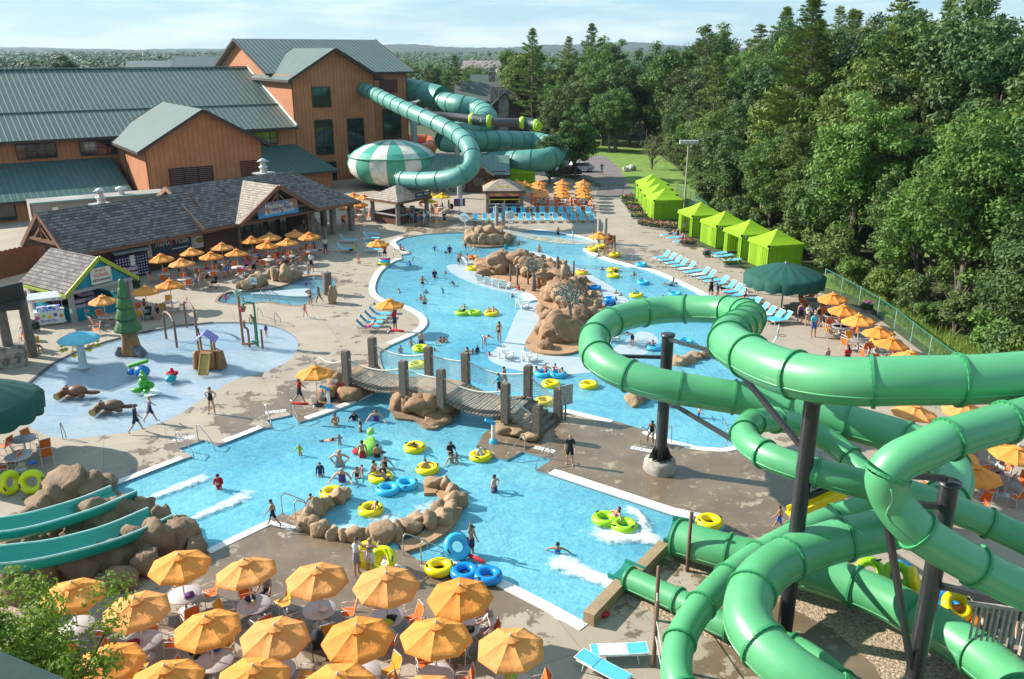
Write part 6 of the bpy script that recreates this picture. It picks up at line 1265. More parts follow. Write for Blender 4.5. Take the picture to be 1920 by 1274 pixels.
def person(px, py, pose, rot, sc, outfit, where, z=None, d=None, wide=1.0, at=None):
    """px,py = feet (or waterline) in the photo; d = depth of the feet under the water"""
    fit = outfit.split(); L_ = LIB[pose]; hair = fit[-1]; sk = int(fit[0]); say = []
    p = V(at) if at else G(px, py, -.1 if d is not None else (z or 0))
    o = bpy.data.objects.new('person', L_['body']); COL.objects.link(o); s_ = sc * 1.0
    if d is not None: p.z = -.1 - d
    elif pose in ('sit', 'edge', 'recline'): p.z = (z or 0) - .95 * s_ + (.10 * s_)
    o.location = p; o.rotation_euler = (0, 0, rad(rot)); o.scale = (s_ * wide, s_ * wide, s_); o.material_slots[0].link = 'OBJECT'; o.material_slots[0].material = SKIN[sk - 1]
    def piece(key, name, m):
        c = bpy.data.objects.new(name, L_[key]); COL.objects.link(c); c.parent = o; c.material_slots[0].link = 'OBJECT'; c.material_slots[0].material = m
    for f in fit[1:-1]:
        k, col = f[0], f[1:]; key, name, word = PIECE[k]; piece(key, name, CB[col])
        if k != 'b': say.append(col + ' ' + word)
        if k == 'B': piece('brief', 'swim_bottom', CB[col])
    if hair[0] in 'hH': piece('hair' if hair[0] == 'h' else 'lhair', 'hair', HAIRC[hair[1]])
    elif hair[0] == 'C': piece('hair', 'hair', HAIRC['n']); piece('cap', 'cap', HAIRC[hair[1]])
    lb = 'person in ' + (' and '.join(say)) + ' ' + where
    if len(lb.split()) > 16: lb = 'person in ' + say[0] + ' ' + where
    tag(o, lb, 'person', 'people at the water park'); return o
PPL = [
 # lower pool
 (629, 797, 'fold', 200, 1.0, '2 Oorange Hb', 'standing in the pool below the footbridge coping', .95), (664, 787, 'wade2', 190, .9, '2 Sblack Hn', 'wading off the coping left of the pier', 1.0), (705, 789, 'wade', 185, 1.0, '1 Opurple hn', 'standing in the pool left of the bridge pier', .95, 1.25), (676, 809, 'stand', 100, .9, '2 Oblack Hb', 'behind the lime inflatable animal', .9),
 (563, 854, 'wade', 170, .6, '1 Llime hy', 'splashing at the left of the crowd', .35), (637, 834, 'wade2', 190, .62, '1 Lgrey hn', 'wearing goggles near the crowd', .4), (637, 875, 'hips', 180, 1.08, '1 Tgrey x', 'large and bald, standing amid the crowd', .85, 1.3), (601, 893, 'stand', 180, .82, '1 Lnavy hn', 'standing upright left of the crowd', .60), (642, 903, 'wade', 180, 1.02, '1 Kpurple hg', 'large, before a bald one', .92, 1.3), (670, 895, 'hold', 170, .95, '1 Oblack Hn', 'holding a small child in the crowd', 1.0), (680, 893, 'hold', 120, .5, '1 Opink Hn', 'small, carried in the crowd', .2),
 (702, 893, 'stand', 60, .95, '2 Tblue hb', 'bare chested behind the near yellow ring', .70), (722, 877, 'wade', 200, .9, '2 Kblack Hb', 'turning away at the right of the crowd', .85), (708, 857, 'stand', 20, .9, '2 Tblack hb', 'bare backed right of the lime inflatable', .75), (680, 858, 'stand', 10, 1.0, '2 Tred hb', 'bare backed at the lime inflatable', .70), (845, 853, 'hold', 200, .95, '3 Sblack hb', 'standing between two yellow rings', .80), (847, 868, 'wade', 190, .9, '2 Tblack Hb', 'cradling a child between two yellow rings', .95), (856, 867, 'hold', 230, .5, '2 Opurple Hb', 'small, held between two yellow rings', .25),
 (411, 917, 'fold', 190, .95, '1 Lred Ck', 'in a black cap, alone at left in the lower pool', .78), (927, 922, 'hips', 60, 1.02, '1 Tpurple hb', 'hands on hips right of the whirlpool', .80), (1045, 1038, 'spread', -10, .95, '2 Kblue hb', 'wading with spread arms in the right of the lower pool', 1.08), (585, 955, 'walk', 40, .75, '2 Tnavy hb', 'bare backed on the steps at the whirlpool', .45), (805, 968, 'wade', 200, .8, '2 Tblack hb', 'only head showing in the whirlpool', 1.15),
 # lagoon
 (769, 497, 'wade', 120, .9, '2 Lblue hb', 'by the left lagoon steps', 1.05), (815, 470, 'wade', 180, .7, '1 Lblue hn', 'in the upper left of the lagoon', .6), (836, 475, 'wade', 180, .6, '1 Snavy hn', 'low in the water at upper left', .7), (843, 474, 'stand', 180, 1.0, '2 Snavy hb', 'standing tall in the upper lagoon', .85), (873, 464, 'wade2', 180, .7, '2 Snavy hb', 'left of the far rock headland', .6), (890, 469, 'wade', 180, .9, '1 Swhite hn', 'below the far rock headland', 1.0), (949, 468, 'stand', 180, .85, '2 Lteal hb', 'right of the far rock headland', .75), (973, 459, 'wade', 160, .9, '1 Tblack hn', 'by the far hoops', .9), (1011, 473, 'stand', 190, 1.0, '1 Tgrey hn', 'standing below the floating lily pads', .8),
 (860, 497, 'stand', 150, .75, '2 Tblack hn', 'left one of a pair on the pale shelf', .12), (864, 495, 'stand', 200, .8, '1 Bnavy Hn', 'right one of a pair on the pale shelf', .12), (877, 488, 'hold', 120, .9, '2 Tnavy hn', 'holding the orange ring', .85), (815, 521, 'stand', 190, 1.0, '1 Snavy hb', 'standing in the middle of the left lagoon', .85), (792, 532, 'wade', 200, .95, '2 Tblack hb', 'stroking the water at left lagoon', .85), (835, 513, 'wade2', 180, .8, '1 Tgrey hn', 'mostly under beside the shelf', 1.05), (851, 535, 'bend', 160, .7, '1 Lpurple Hb', 'bowed over in the left lagoon', .5), (749, 548, 'spread', 100, .8, '2 Tnavy hb', 'swimming close to the left bank', 1.0), (799, 550, 'wade', 170, .8, '2 Lgrey hb', 'heading left in the lagoon', .95), (830, 550, 'raise', 180, .6, '1 Lcyan hn', 'small, arms up in the lagoon', .5), (790, 562, 'wade', 160, .85, '2 Tblack hb', 'behind a taller bather', .95), (796, 570, 'stand', 170, .95, '1 Tnavy hn', 'bare chested facing the bridge', .85), (960, 557, 'wade', 220, .8, '1 Kblue Hn', 'near the island waterfall', 1.0), (974, 545, 'wade2', 100, .7, '2 Lred hb', 'against the island rocks', .6),
 (936, 642, 'stand2', 150, .98, '2 Bblack Hb', 'standing tall on the pale shelf edge', .05), (909, 645, 'bend', 230, .8, '1 Opink Hn', 'stooping at the shelf rails', .3), (790, 645, 'stand', 180, 1.05, '1 Tnavy hb', 'bare chested above the upper drifting ring', .80), (771, 647, 'wade', 200, .75, '1 Tgrey hb', 'beside the bare chested one above the rings', .75), (826, 642, 'wade', 180, .9, '2 Torange hb', 'left of a close pair behind the bridge', 1.05), (832, 641, 'wade', 200, .85, '2 Lorange hn', 'right of a close pair behind the bridge', 1.0), (815, 658, 'wade', 180, .8, '2 Tblack hb', 'head only beside the upper drifting ring', 1.1), (877, 663, 'wade', 150, .9, '2 Kblack Hb', 'left of three huddled below the shelf', 1.0), (886, 662, 'wade', 200, .7, '2 Torange hb', 'middle of three huddled below the shelf', .8), (895, 661, 'stand', 220, .7, '2 Lnavy hb', 'right of three huddled below the shelf', .65), (918, 668, 'spread', 150, .6, '2 Kpink Hb', 'small, floating left of the white chairs', .65), (751, 662, 'stand', 180, .7, '1 Kgrey Hn', 'long haired behind the bridge post', .6),
 (1130, 506, 'wade', 160, .8, '2 Tblack hb', 'behind the island near the right bank', 1.05), (1154, 512, 'hold', 180, .8, '3 Kblack Hb', 'behind the paired yellow rings', .85), (1189, 517, 'wade', 170, .85, '2 Tgrey hb', 'in the middle of the right channel', 1.0), (1203, 526, 'wade', 190, .8, '2 Lblack hb', 'above the floating light blue ring', 1.05), (1261, 532, 'edge', 60, .9, '1 Kblack Hn', 'leaning at the right coping', .9), (1273, 537, 'prone', 80, .8, '1 Tnavy hn', 'lying at the right coping', .05), (1155, 551, 'wade', 180, .8, '2 Tnavy hb', 'left of a pair above the stacked rings', 1.0), (1164, 555, 'wade', 180, .7, '3 Tblack hb', 'right of a pair above the stacked rings', .9), (1256, 552, 'wade', 120, .85, '2 Kblack hb', 'swimming beside the half hidden blue ring', 1.05), (1243, 557, 'wade', 150, .8, '1 Tnavy hy', 'close above the big green loop', 1.1), (1278, 767, 'prone', 70, .65, '1 Tnavy hb', 'swimming under the big green loop', .0), (1309, 783, 'wade', -100, .75, '1 Tblue hb', 'standing in the shallows under the loop', .5), (1221, 833, 'sit', 160, .9, '3 Oblack Hb', 'sitting on the steps behind the big post', .1), (1185, 648, 'bend', 120, .9, '1 Tnavy hb', 'bending on the shelf seen inside the loop', .05),
 # wading pools
 (423, 563, 'wade', 200, .6, '2 Lpink Hb', 'at the left tip of the wading pool', .45), (458, 568, 'wade', 120, .6, '3 Tblack hb', 'at the near edge of the wading pool', .5), (574, 536, 'wade', 180, .5, '1 Lpurple hb', 'beside the white lily island', .45), (500, 632, 'stand2', 160, .6, '2 Lpurple hb', 'standing in the splash pad near the pipes', .03), (148, 668, 'hold', 120, .6, '2 Torange hb', 'under the pale blue mushroom shower', .03), (482, 640, 'stand', 60, .5, '1 Lred hn', 'tiny, near the pipe fountain', .03),
]
for a in PPL:
    px, py, pose, rot, sc, fit, where, d = a[:8]; person(px, py, pose, rot, sc, fit, where, d=d, wide=a[8] if len(a) > 8 else 1.0)
DRY = [
 (257, 812, 'walk2', -70, 1.02, '1 Snavy Tnavy hb', 'walking in front of the splash pad'), (284, 793, 'walk', -60, .98, '1 Kblue Tnavy hy', 'blond and walking at the splash pad rim'), (398, 776, 'hips', 170, 1.0, '1 Oblack hn', 'hands on hips on the sunny deck left'), (563, 758, 'walk', -80, 1.0, '2 Sred Tnavy Hn', 'striding with a red rescue tube by the deck parasol'), (606, 757, 'stand', 150, .55, '2 Kteal Tteal hn', 'small, beside the water cannon'), (1068, 872, 'stand2', 175, 1.0, '1 Sblack Tblack hy', 'guarding on the wet deck by the bridge stair'), (514, 988, 'walk', 100, .82, '2 Tnavy hb', 'running along the near deck to the steps'), (670, 1079, 'hold', 250, 1.05, '1 Swhite Tgrey hb', 'standing left before the upright rings'), (696, 1078, 'hold', -20, 1.0, '1 Bteal Twhite hy', 'back turned before the upright rings'), (1459, 996, 'walk', 60, .75, '2 Tblue hn', 'stepping past the second slide post'),
 (752, 470, 'edge', -60, .9, '1 Oblack Hn', 'sitting on the upper left coping'), (757, 471, 'edge', -80, .6, '2 Tblack hb', 'small, sitting on the upper left coping'), (369, 542, 'walk', -70, .95, '1 Swhite Tblue hb', 'walking ahead of the stroller'), (388, 545, 'push', -80, 1.0, '2 Lblack Tkhaki hb', 'pushing a black stroller on the terrace'), (427, 521, 'stand', 20, 1.05, '2 Tblue hn', 'bare backed at the terrace tables'), (461, 528, 'stand', 120, .6, '1 Scyan Tnavy hb', 'small, behind the notice boulders'), (478, 516, 'stand2', 180, 1.0, '2 Kgrey Tblack Hb', 'long haired on the snack terrace edge'), (611, 478, 'stand', 10, 1.08, '3 Swhite Tnavy hb', 'standing alone right of the terrace parasols'), (585, 509, 'stand2', 170, 1.08, '2 Swhite Tnavy hb', 'bearded, above the wading pool boulders'), (673, 497, 'walk', 190, .75, '1 Bpink hn', 'small, crossing the deck left of the lagoon'), (722, 487, 'hold', 180, .95, '2 Sred Tnavy hb', 'lifeguard posture beside the blue and yellow rings'), (741, 621, 'raise', 60, 1.05, '3 Sred Tnavy hb', 'lifting the parasol by the teal loungers'), (573, 597, 'walk', 170, .7, '1 Opink Hn', 'small, strolling between the two small pools'), (579, 521, 'stand', 200, .6, '1 Tcyan hy', 'small, on the rim of the wading pool'), (605, 519, 'edge', 180, .6, '2 Tblack hb', 'left of two sitting by the wooden post'), (615, 518, 'edge', 200, .65, '1 Kgrey hn', 'right of two sitting by the wooden post'), (583, 572, 'stand2', 170, .8, '2 Bblack Hb', 'left of two at the near wading pool rim'), (599, 569, 'walk', 150, .85, '3 Oblack Hb', 'right of two at the near wading pool rim'), (629, 556, 'hold', 250, .6, '1 Torange hn', 'small, peeking from behind the upright boulder'),
 (766, 419, 'stand', 0, .95, '1 Kblack Tblack Hn', 'first in the queue at the bar kiosk'), (774, 419, 'stand2', 10, .75, '1 Scyan Tblue hn', 'second in the queue at the bar kiosk'), (786, 423, 'stand', 0, 1.0, '2 Tblue hb', 'bare backed third in the queue at the bar kiosk'), (796, 424, 'hold', 20, 1.0, '1 Swhite Tgrey hg', 'fourth in the queue at the bar kiosk'), (803, 418, 'stand2', 30, 1.0, '1 Swhite Tblue hn', 'fifth in the queue at the bar kiosk'), (811, 407, 'walk', 0, .8, '2 Sorange Tgrey hn', 'leaving the queue at the bar kiosk'), (833, 423, 'stand', 190, 1.0, '1 Snavy Tnavy hn', 'standing apart right of the bar kiosk'), (842, 400, 'stand2', 90, 1.05, '1 Sblack Tkhaki hn', 'by the towel stand right of the bar'), (599, 445, 'stand', 180, 1.0, '2 Tgrey hn', 'bare chested at the snack building opening'), (611, 446, 'stand', 150, .75, '1 Tcyan hn', 'small, at the snack building opening'), (571, 436, 'stand2', 120, 1.0, '1 Swhite Tblack hb', 'in the shade of the snack building opening'), (584, 437, 'stand', 200, 1.0, '2 Kblack Tblack Hb', 'shaded in the snack building opening'), (592, 434, 'walk', 60, 1.0, '1 Sred Tgrey hn', 'going into the snack building'),
 (1112, 458, 'stand', 250, .9, '2 Tblack hb', 'bare chested left of the lifeguard chair'), (1128, 327, 'hips', 180, 1.1, '2 Sblack Tteal hb', 'standing on the path with elbows out'), (1283, 436, 'stand2', 200, 1.0, '1 Twhite hn', 'bare chested at the open cabana by the flower bed'), (1332, 560, 'hold', 170, 1.08, '1 Kblack Tblack Hn', 'holding a white towel beside the right loungers'), (1345, 556, 'bend', 100, .95, '3 Swhite Tnavy hb', 'leaning over a right bank lounger'), (1418, 551, 'stand', 180, 1.0, '1 Torange hn', 'half hidden left under the giant parasol'), (1453, 553, 'walk', 90, 1.0, '2 Tteal hn', 'half hidden under the giant parasol'), (1499, 607, 'stand2', 190, 1.0, '1 Kpurple Tblack Hn', 'left of three chatting by the right fence tables'), (1513, 611, 'hold', 180, 1.0, '1 Swhite Bblack Hn', 'middle of three chatting by the right fence tables'), (1524, 632, 'stand', 180, 1.1, '2 Scyan Tblue hg', 'broad, walking ahead of the right fence tables'), (1533, 612, 'stand', 200, 1.0, '1 Kblack Bwhite Hn', 'behind the broad one by the right tables'), (1548, 696, 'stand', 30, 1.0, '2 Kgrey Tblack x', 'bald, back turned above the thick tube'), (1586, 694, 'stand', 10, 1.0, '2 Sred Tblack Hb', 'back turned above the thick tube'), (1625, 690, 'stand2', 60, .9, '1 Bteal Hn', 'beside a table above the thick tube'), (1398, 556, 'sit', 160, .9, '1 Swhite Tnavy hb', 'sitting on a right bank lounger end'), (1412, 578, 'sit', 160, .95, '3 Sblack Tblack Hb', 'dark clothed sitting among the right loungers'),
 (8, 682, 'bend', 90, 1.0, '1 Bteal hn', 'bending at the far left edge'), (936, 735 + 8, 'walk', 60, .85, '2 Scyan Tblack hb', 'crossing the footbridge in front'), (946, 730, 'walk2', 50, .85, '2 Kpink Tblack hb', 'crossing the footbridge behind'), (1046, 449, 'stand2', 200, .85, '2 Tblack hb', 'balancing on a floating lily pad'), (1074, 452, 'raise', 100, .75, '1 Lcyan hn', 'reaching for the overhead net from a lily pad'), (1090, 392, 'stand', 180, .95, '1 Swhite Tcyan hn', 'left of two by the far right loungers'), (1099, 392, 'stand2', 160, 1.0, '1 Swhite Tblue hn', 'right of two by the far right loungers'), (996, 412, 'stand', 190, 1.0, '2 Kblack Tgrey hb', 'standing among the far blue loungers'), (1905, 1190, 'walk', 170, 1.0, '1 Tblack hn', 'climbing the timber stair at right edge'),
]
for a in DRY:
    z = 0
    if 'footbridge in' in a[6] or 'footbridge behind' in a[6]: z = 1.12
    elif 'lily pad' in a[6]: z = .0
    elif 'timber stair' in a[6]: z = 2.2
    elif 'coping' in a[6]: z = .05
    elif 'lounger end' in a[6] or 'among the right loungers' in a[6]: z = .32
    person(*a[:7], z=z)
def onseat(px, py, z, pose, rot, sc, fit, where): person(px, py, pose, rot, sc, fit, where, z=z)
for a in [(692, 614, .36, 'recline', 92, .98, '1 Tpink hn', 'sunbathing on the first of the five teal loungers'), (660, 470, .34, 'recline', 88, .95, '1 Slime Tnavy hr', 'reclining on a blue lounger above the lagoon steps'), (296, 588, .42, 'sit', 190, 1.05, '2 Oblack hn', 'sitting right at the second splash pad table'), (272, 578, .42, 'sit', 170, 1.0, '2 Kred Tblack Hb', 'sitting at the second splash pad table'), (168, 600, .42, 'sit', 230, 1.05, '1 Steal Tgrey hg', 'sitting with back to us at the first splash pad table'), (45, 625, .42, 'sit', 200, 1.0, '1 Swhite Tgrey hb', 'sitting at the purple flower tub'), (66, 650, .42, 'sit', 250, 1.0, '2 Llime Tgrey hb', 'sitting on the shaded left deck'), (1258, 440, .36, 'recline', 110, .9, '2 Tnavy hb', 'left sunbather before the open cabana'), (1271, 441, .36, 'sit', 170, 1.0, '1 Kpurple Tnavy hg', 'sitting before the open cabana'), (1281, 449, .36, 'sit', 150, 1.0, '1 Kpink Tnavy Hn', 'sitting on the nearest cabana lounger'), (1352, 542, .36, 'recline', -70, .95, '2 Tblack hb', 'reclining in the right bank row'), (362, 1228, .42, 'sit', -100, 1.05, '2 Kblack Tblack Hb', 'leaning an arm on the table under front parasols'), (410, 1232, .42, 'sit', 80, 1.0, '1 Sblue Tkhaki hn', 'sitting beneath the front parasols'), (912, 1160, .42, 'sit', 100, 1.0, '2 Spink Tgrey hn', 'sitting under the last poolside parasol'), (922, 1182, .42, 'sit', 130, 1.05, '1 Swhite Tgrey hg', 'sitting behind the last poolside parasol'), (264, 1190, .42, 'sit', 180, 1.0, '1 Bpurple Hn', 'sitting left under front parasols'), (500, 1110, .42, 'sit', 180, 1.0, '2 Sgrey Tnavy hb', 'sitting at the second poolside table'), (1141, 452, 1.35, 'sit', 200, 1.0, '2 Sred Tred hb', 'lifeguard seated high on the timber chair'), (1640, 668, .42, 'sit', 200, 1.0, '1 Kcyan Tnavy Hn', 'sitting at the last right fence table'), (1875, 890, .42, 'sit', 120, 1.0, '2 Swhite Tblue hb', 'sitting at a table between slide tubes'), (1760, 860, .42, 'sit', 120, 1.0, '1 Kgrey Tblue hn', 'sitting at a shaded table behind the slides')]: onseat(*a)
for i, (x, y, c, hr) in enumerate([(352, 505, 'white', 'hb'), (335, 508, 'teal', 'Hn'), (405, 496, 'purple', 'Hb'), (430, 492, 'grey', 'hn'), (462, 500, 'pink', 'Hn'), (470, 480, 'white', 'hn'), (487, 487, 'blue', 'hb'), (520, 484, 'red', 'Hy'), (535, 492, 'white', 'hg'), (548, 482, 'lime', 'hn'), (590, 468, 'navy', 'hb')]): onseat(x, y, .42, 'sit', RN.uniform(90, 270), 1.0, f'{1 + i % 3} S{c} Tnavy {hr}', f'seated on the snack terrace, {ordw(i)} from left')
for i, (x, y, c) in enumerate([(660, 400, 'black'), (672, 396, 'navy'), (684, 400, 'white'), (808, 394, 'white'), (830, 392, 'red'), (1020, 384, 'white'), (1062, 382, 'white'), (1072, 384, 'pink'), (1105, 382, 'navy')]): onseat(x, y, .42, 'sit', RN.uniform(90, 270), 1.0, f'{1 + i % 3} S{c} Tgrey hn', f'seated at the far tables, {ordw(i)} from left')
RIDE = [(696, 962, 'ride', 100, .75, '2 Tblack Hb', 'lying back in the whirlpool ring', .0), (722, 898, 'ride', 200, .9, '2 Kblack Tgrey hb', 'riding the yellow ring in the crowd', .0), (728, 908, 'drape', 80, 1.0, '2 Tnavy hn', 'leaning over rings in the crowd', .75), (778, 846, 'drape', 180, .8, '3 Tblack hb', 'folded over the mid pool yellow ring', .55), (804, 885, 'ride', 220, .8, '2 Tgrey hb', 'sprawled in the yellow ring right of the crowd', .0), (906, 859, 'ride', 240, .85, '1 Swhite Tgrey hb', 'riding by the round deck tip', .0), (870, 588, 'ride', 180, .8, '2 Tnavy hb', 'riding the lime double ring', .1), (916, 588, 'ride', 180, .6, '2 Torange hb', 'left child in the lagoon yellow ring', .0), (925, 591, 'ride', 180, .85, '2 Tgrey hb', 'right rider in the lagoon yellow ring', .0), (1091, 514, 'ride', 100, .75, '2 Kpink hb', 'riding behind the rock island', .0), (1194, 556, 'ride', 200, .75, '1 Scyan hn', 'riding left of the big loop', .0), (1147, 980, 'ride', 120, 1.0, '2 Bpink Hb', 'feet up on the shooting lime ring', -.05), (1007, 702, 'wade', 60, .9, '2 Tnavy hb', 'holding the left end of the light blue double ring', .95), (1024, 703, 'ride', 190, .8, '2 Tred hb', 'left rider on the light blue double ring', .05), (1036, 703, 'ride', 150, .85, '1 Bnavy Hn', 'middle rider on the light blue double ring', .05), (1052, 704, 'wade', -60, .9, '2 Tgrey hn', 'holding the right end of the light blue double ring', .95), (1222, 656, 'ride', 160, .85, '3 Tblue hb', 'riding left of the post in the loop', .0), (1548, 942, 'sit', 120, .9, '1 Tgrey hn', 'sitting in the blue ring by the slide post', .0)]
for px, py, pose, rot, sc, fit, where, up in RIDE:
    if pose in ('ride',): person(px, py, pose, rot, sc, fit, where, d=.95 * sc - .14 - up)
    else: person(px, py, pose, rot, sc, fit, where, d=up)
person(580, 829, 'prone', -80, .95, '1 Tblack hb', 'swimming face down left of the crowd', at=(*G2(572, 830, -.1), -.35)); person(745, 846, 'prone', 100, .95, '2 Sblack hb', 'swimming away right of the crowd', at=(*G2(752, 846, -.1), -.35))
person(884, 1050, 'raise', -120, 1.0, '2 Tnavy Cb', 'waving an arm at the lower coping', z=-.35)
person(1885, 840, 'stand', 100, 1.0, '1 Swhite Tnavy hn', 'standing between tables at the far right')
# what people hold
def tool(px, py, z, lb, rz, nm='rescue_tube', m=None): return tag(MB().lathe([(0, -.55), (.08, -.5), (.09, .4), (.03, .55)], 10).xf(Matrix.Rotation(pi / 2, 4, 'X')).build(nm, m or CB['red'], None, G(px, py, z), rz), lb, 'rescue tube')
tool(562, 757, 1.08, 'red rescue tube carried by the striding lifeguard', 1.4); tool(746, 620, .95, 'red rescue tube under the arm of the parasol lifter', 1.2); tool(722, 486, 1.0, 'red rescue tube held across the steps lifeguard', 1.5); tool(890, 1046, .1, 'red rescue tube lying at the lower coping', .9)
def stroller(px, py, rz, lb):
    t = thing('stroller', lb, 'stroller', G(px, py), rz, 'black strollers'); mb = MB(); mb.tube([(-.2, -.35, .95), (-.2, .1, .45), (-.2, .35, .1)], .02, 5); mb.tube([(.2, -.35, .95), (.2, .1, .45), (.2, .35, .1)], .02, 5); mb.tube([(-.2, -.35, .95), (.2, -.35, .95)], .02, 5); mb.tube([(-.2, .1, .45), (-.22, -.3, .1)], .02, 5); mb.tube([(.2, .1, .45), (.22, -.3, .1)], .02, 5); mb.build('frame', M_BLACK, t)
    MB().box((0, .0, .5), (.38, .55, .12)).beam((0, -.2, .5), (0, -.32, .95), .38, .08).build('seat', CB['black'], t); MB().lathe([(.3, 0), (.24, .16), (0, .24)], 12, (0, -.12, .9), scale=(.75, 1)).build('hood', CB['black'], t)
    for x in (-.22, .22):
        for y in (-.3, .35): MB().torus((x, y, .1), .075, .025, 12, 6, rot=Matrix.Rotation(pi / 2, 3, 'Y')).build('wheel', M_BLACK, t)
stroller(402, 540, 1.4, 'black stroller pushed along the snack terrace'); stroller(598, 1230, .3, 'black stroller parked between the front parasols'); stroller(278, 600, 2.0, 'black stroller parked at the second splash pad table'); stroller(846, 398, .5, 'black stroller near the towel stand')
# lime inflatable animal raft in the crowd
t = thing('inflatable_raft', 'lime and red inflatable animal raft amid the swimmers', 'raft', G(690, 842, -.1)); MB().lathe([(0, -1.0), (.35, -.85), (.5, -.2), (.42, .4), (.28, .8), (.2, 1.1), (0, 1.2)], 14).xf(Matrix.Translation((0, 0, .12)) @ Matrix.Rotation(rad(-90), 4, 'X') @ Matrix.Diagonal((1, .5, 1, 1))).build('raft_body', mat('float_green', (.10, .5, .06), .4, (.4, .7, .1), 3), t); MB().ball((0, 1.0, .55), (.2, .34, .2)).build('head', mat('float_green', (.1, .5, .06)), t)
for s in (-1, 1): MB().ball((s * .5, -.4, .08), (.28, .4, .1)).build('fin', CB['red'], t)
# ================================================================ play features, fittings, fences
M_WOODF = mat('fake_wood', (.32, .16, .06), .6, (.20, .09, .035), 4, stretch=(1, 1, .25)); M_STEEL = mat('stainless', (.5, .5, .48), .25, metal=.9)
def nm(px, py, z=0): return G(px, py, z)
# mushroom shower
t = thing('mushroom_shower', 'pale blue mushroom shower with hanging yellow buckets in the splash pad', 'water feature', nm(157, 690)); MB().lathe([(.34, 0), (.26, .2), (.24, 2.3)], 18).build('stem', mat('pale_grey_blue', (.5, .6, .64), .5), t)
mb = MB(); mb.lathe([(0, 2.55), (.5, 2.42), (1.05, 2.18), (1.32, 2.02), (1.28, 1.96), (.3, 2.1), (0, 2.1)][::-1], 30); mb.build('cap', mat('pale_blue_cap', (.16, .55, .68), .45), t)
for k in range(7):
    a = k * 2 * pi / 7 + .3; x, y = 1.1 * cos(a), 1.1 * sin(a); L_ = .55 + .25 * (k % 2); b = MB().lathe([(.10, -.1), (.2, .06), (.17, .06), (.08, -.06)], 12, (x, y, 2.02 - L_)).build('bucket', mat('bucket_yellow', (.75, .55, .03), .45), t); MB().tube([(x, y, 2.02 - L_ + .05), (x, y, 2.05)], .015, 4).build('chain', M_BLACK, b)
    MB().torus((x, y, 2.02 - L_ + .3), .1, .03, 10, 5).build('spout_ring', mat('bucket_yellow', (.75, .55, .03), .45), b)
# tree fountain
t = thing('tree_fountain', 'tall moulded green fir tree fountain with brown trunk at the splash pad edge', 'water feature', nm(247, 662)); mg = mat('moulded_green', (.06, .17, .045), .55, (.03, .10, .03), 3, stretch=(3, 3, .5))
MB().lathe([(.72, 0), (.6, .5), (.45, 1.6), (.3, 2.0)], 18, wav=lambda a, z: 1 + .09 * sin(5 * a)).build('trunk', M_WOODF, t)
for z, r, h in ((1.7, .88, 1.15), (2.55, .70, 1.05), (3.35, .54, .95), (4.05, .38, .8), (4.6, .24, .7)): MB().lathe([(r * .4, z + .1), (r * 1.02, z - .02), (r, z + .1), (r * .78, z + .5), (r * .52, z + h), (0, z + h + .05)], 40, wav=lambda a, zz: 1 + .06 * sin(14 * a)).build('foliage_tier', mg, t)
q = nm(238, 660) - t.location; boulder(t, t.location + V((.75, -.5, .25)), (.55, .45, .42), mat('grey_rock', (.16, .17, .19), .8, (.09, .1, .12), 2)); boulder(t, t.location + V((-.65, -.3, .2)), (.4, .35, .35), mat('grey_rock', (.16, .17, .19)))
# arches
for i, (x0, y0, x1, y1, pk) in enumerate(((312, 636, 332, 652, 595), (350, 614, 370, 630, 588))):
    a, b = nm(x0, y0), nm(x1, y1); mid = (a + b) / 2; t = thing('water_arch', ('left', 'right')[i] + ' brown water arch standing in the splash pad', 'water feature', (mid.x, mid.y, 0), 0, 'brown water arches'); h = 2.3
    pts = [V((a.x - mid.x, a.y - mid.y, 0)), V((a.x - mid.x, a.y - mid.y, h * .75))] + [V(((a.x - mid.x) * cos(u * pi), (a.y - mid.y) * cos(u * pi), h * .75 + .55 * sin(u * pi))) for u in (.15, .3, .5, .7, .85)] + [V((b.x - mid.x, b.y - mid.y, h * .75)), V((b.x - mid.x, b.y - mid.y, 0))]
    MB().tube(smooth(pts, 4, False), .085, 10).build('arch_pipe', mat('brown_pipe', (.20, .10, .08), .55), t)
# slide house
t = thing('toddler_slide', 'small log slide house with purple roof in the splash pad', 'play structure', nm(388, 695)); t.rotation_euler = (0, 0, .12); my = mat('tan_log', (.42, .24, .07), .6, (.28, .15, .05), 4)
MB().box((0, .6, .55), (1.0, .9, 1.1)).build('base', M_WOODF, t)
for x in (-.42, .42):
    for y in (.25, .95): MB().lathe([(.08, .0), (.07, 2.0)], 10, (x, y, 0)).build('post', my, t)
mb = MB(); mb.quad((-.72, .05, 1.95), (0, .05, 2.5), (0, 1.2, 2.5), (-.72, 1.2, 1.95)); mb.quad((.72, 1.2, 1.95), (0, 1.2, 2.5), (0, .05, 2.5), (.72, .05, 1.95)); mb.xf(Matrix.Identity(4)); b0 = len(mb.v); mb.quad((-.72, .05, 1.88), (-.72, 1.2, 1.88), (0, 1.2, 2.43), (0, .05, 2.43)); mb.quad((.72, .05, 1.88), (0, .05, 2.43), (0, 1.2, 2.43), (.72, 1.2, 1.88)); mb.quad((-.72, .05, 1.88), (0, .05, 2.43), (0, .05, 2.5), (-.72, .05, 1.95)); mb.quad((0, .05, 2.43), (.72, .05, 1.88), (.72, .05, 1.95), (0, .05, 2.5)); mb.build('roof', mat('purple_roof', (.14, .11, .42), .5, (.35, .32, .6), 5), t)
mb = MB()
for x in (-.3, .3): mb.beam((x, .15, 1.12), (x, -1.05, .12), .06, .22)
mb.beam((0, .15, 1.05), (0, -1.05, .06), .6, .05); mb.build('chute', mat('chute_tan', (.5, .33, .1), .4), t)
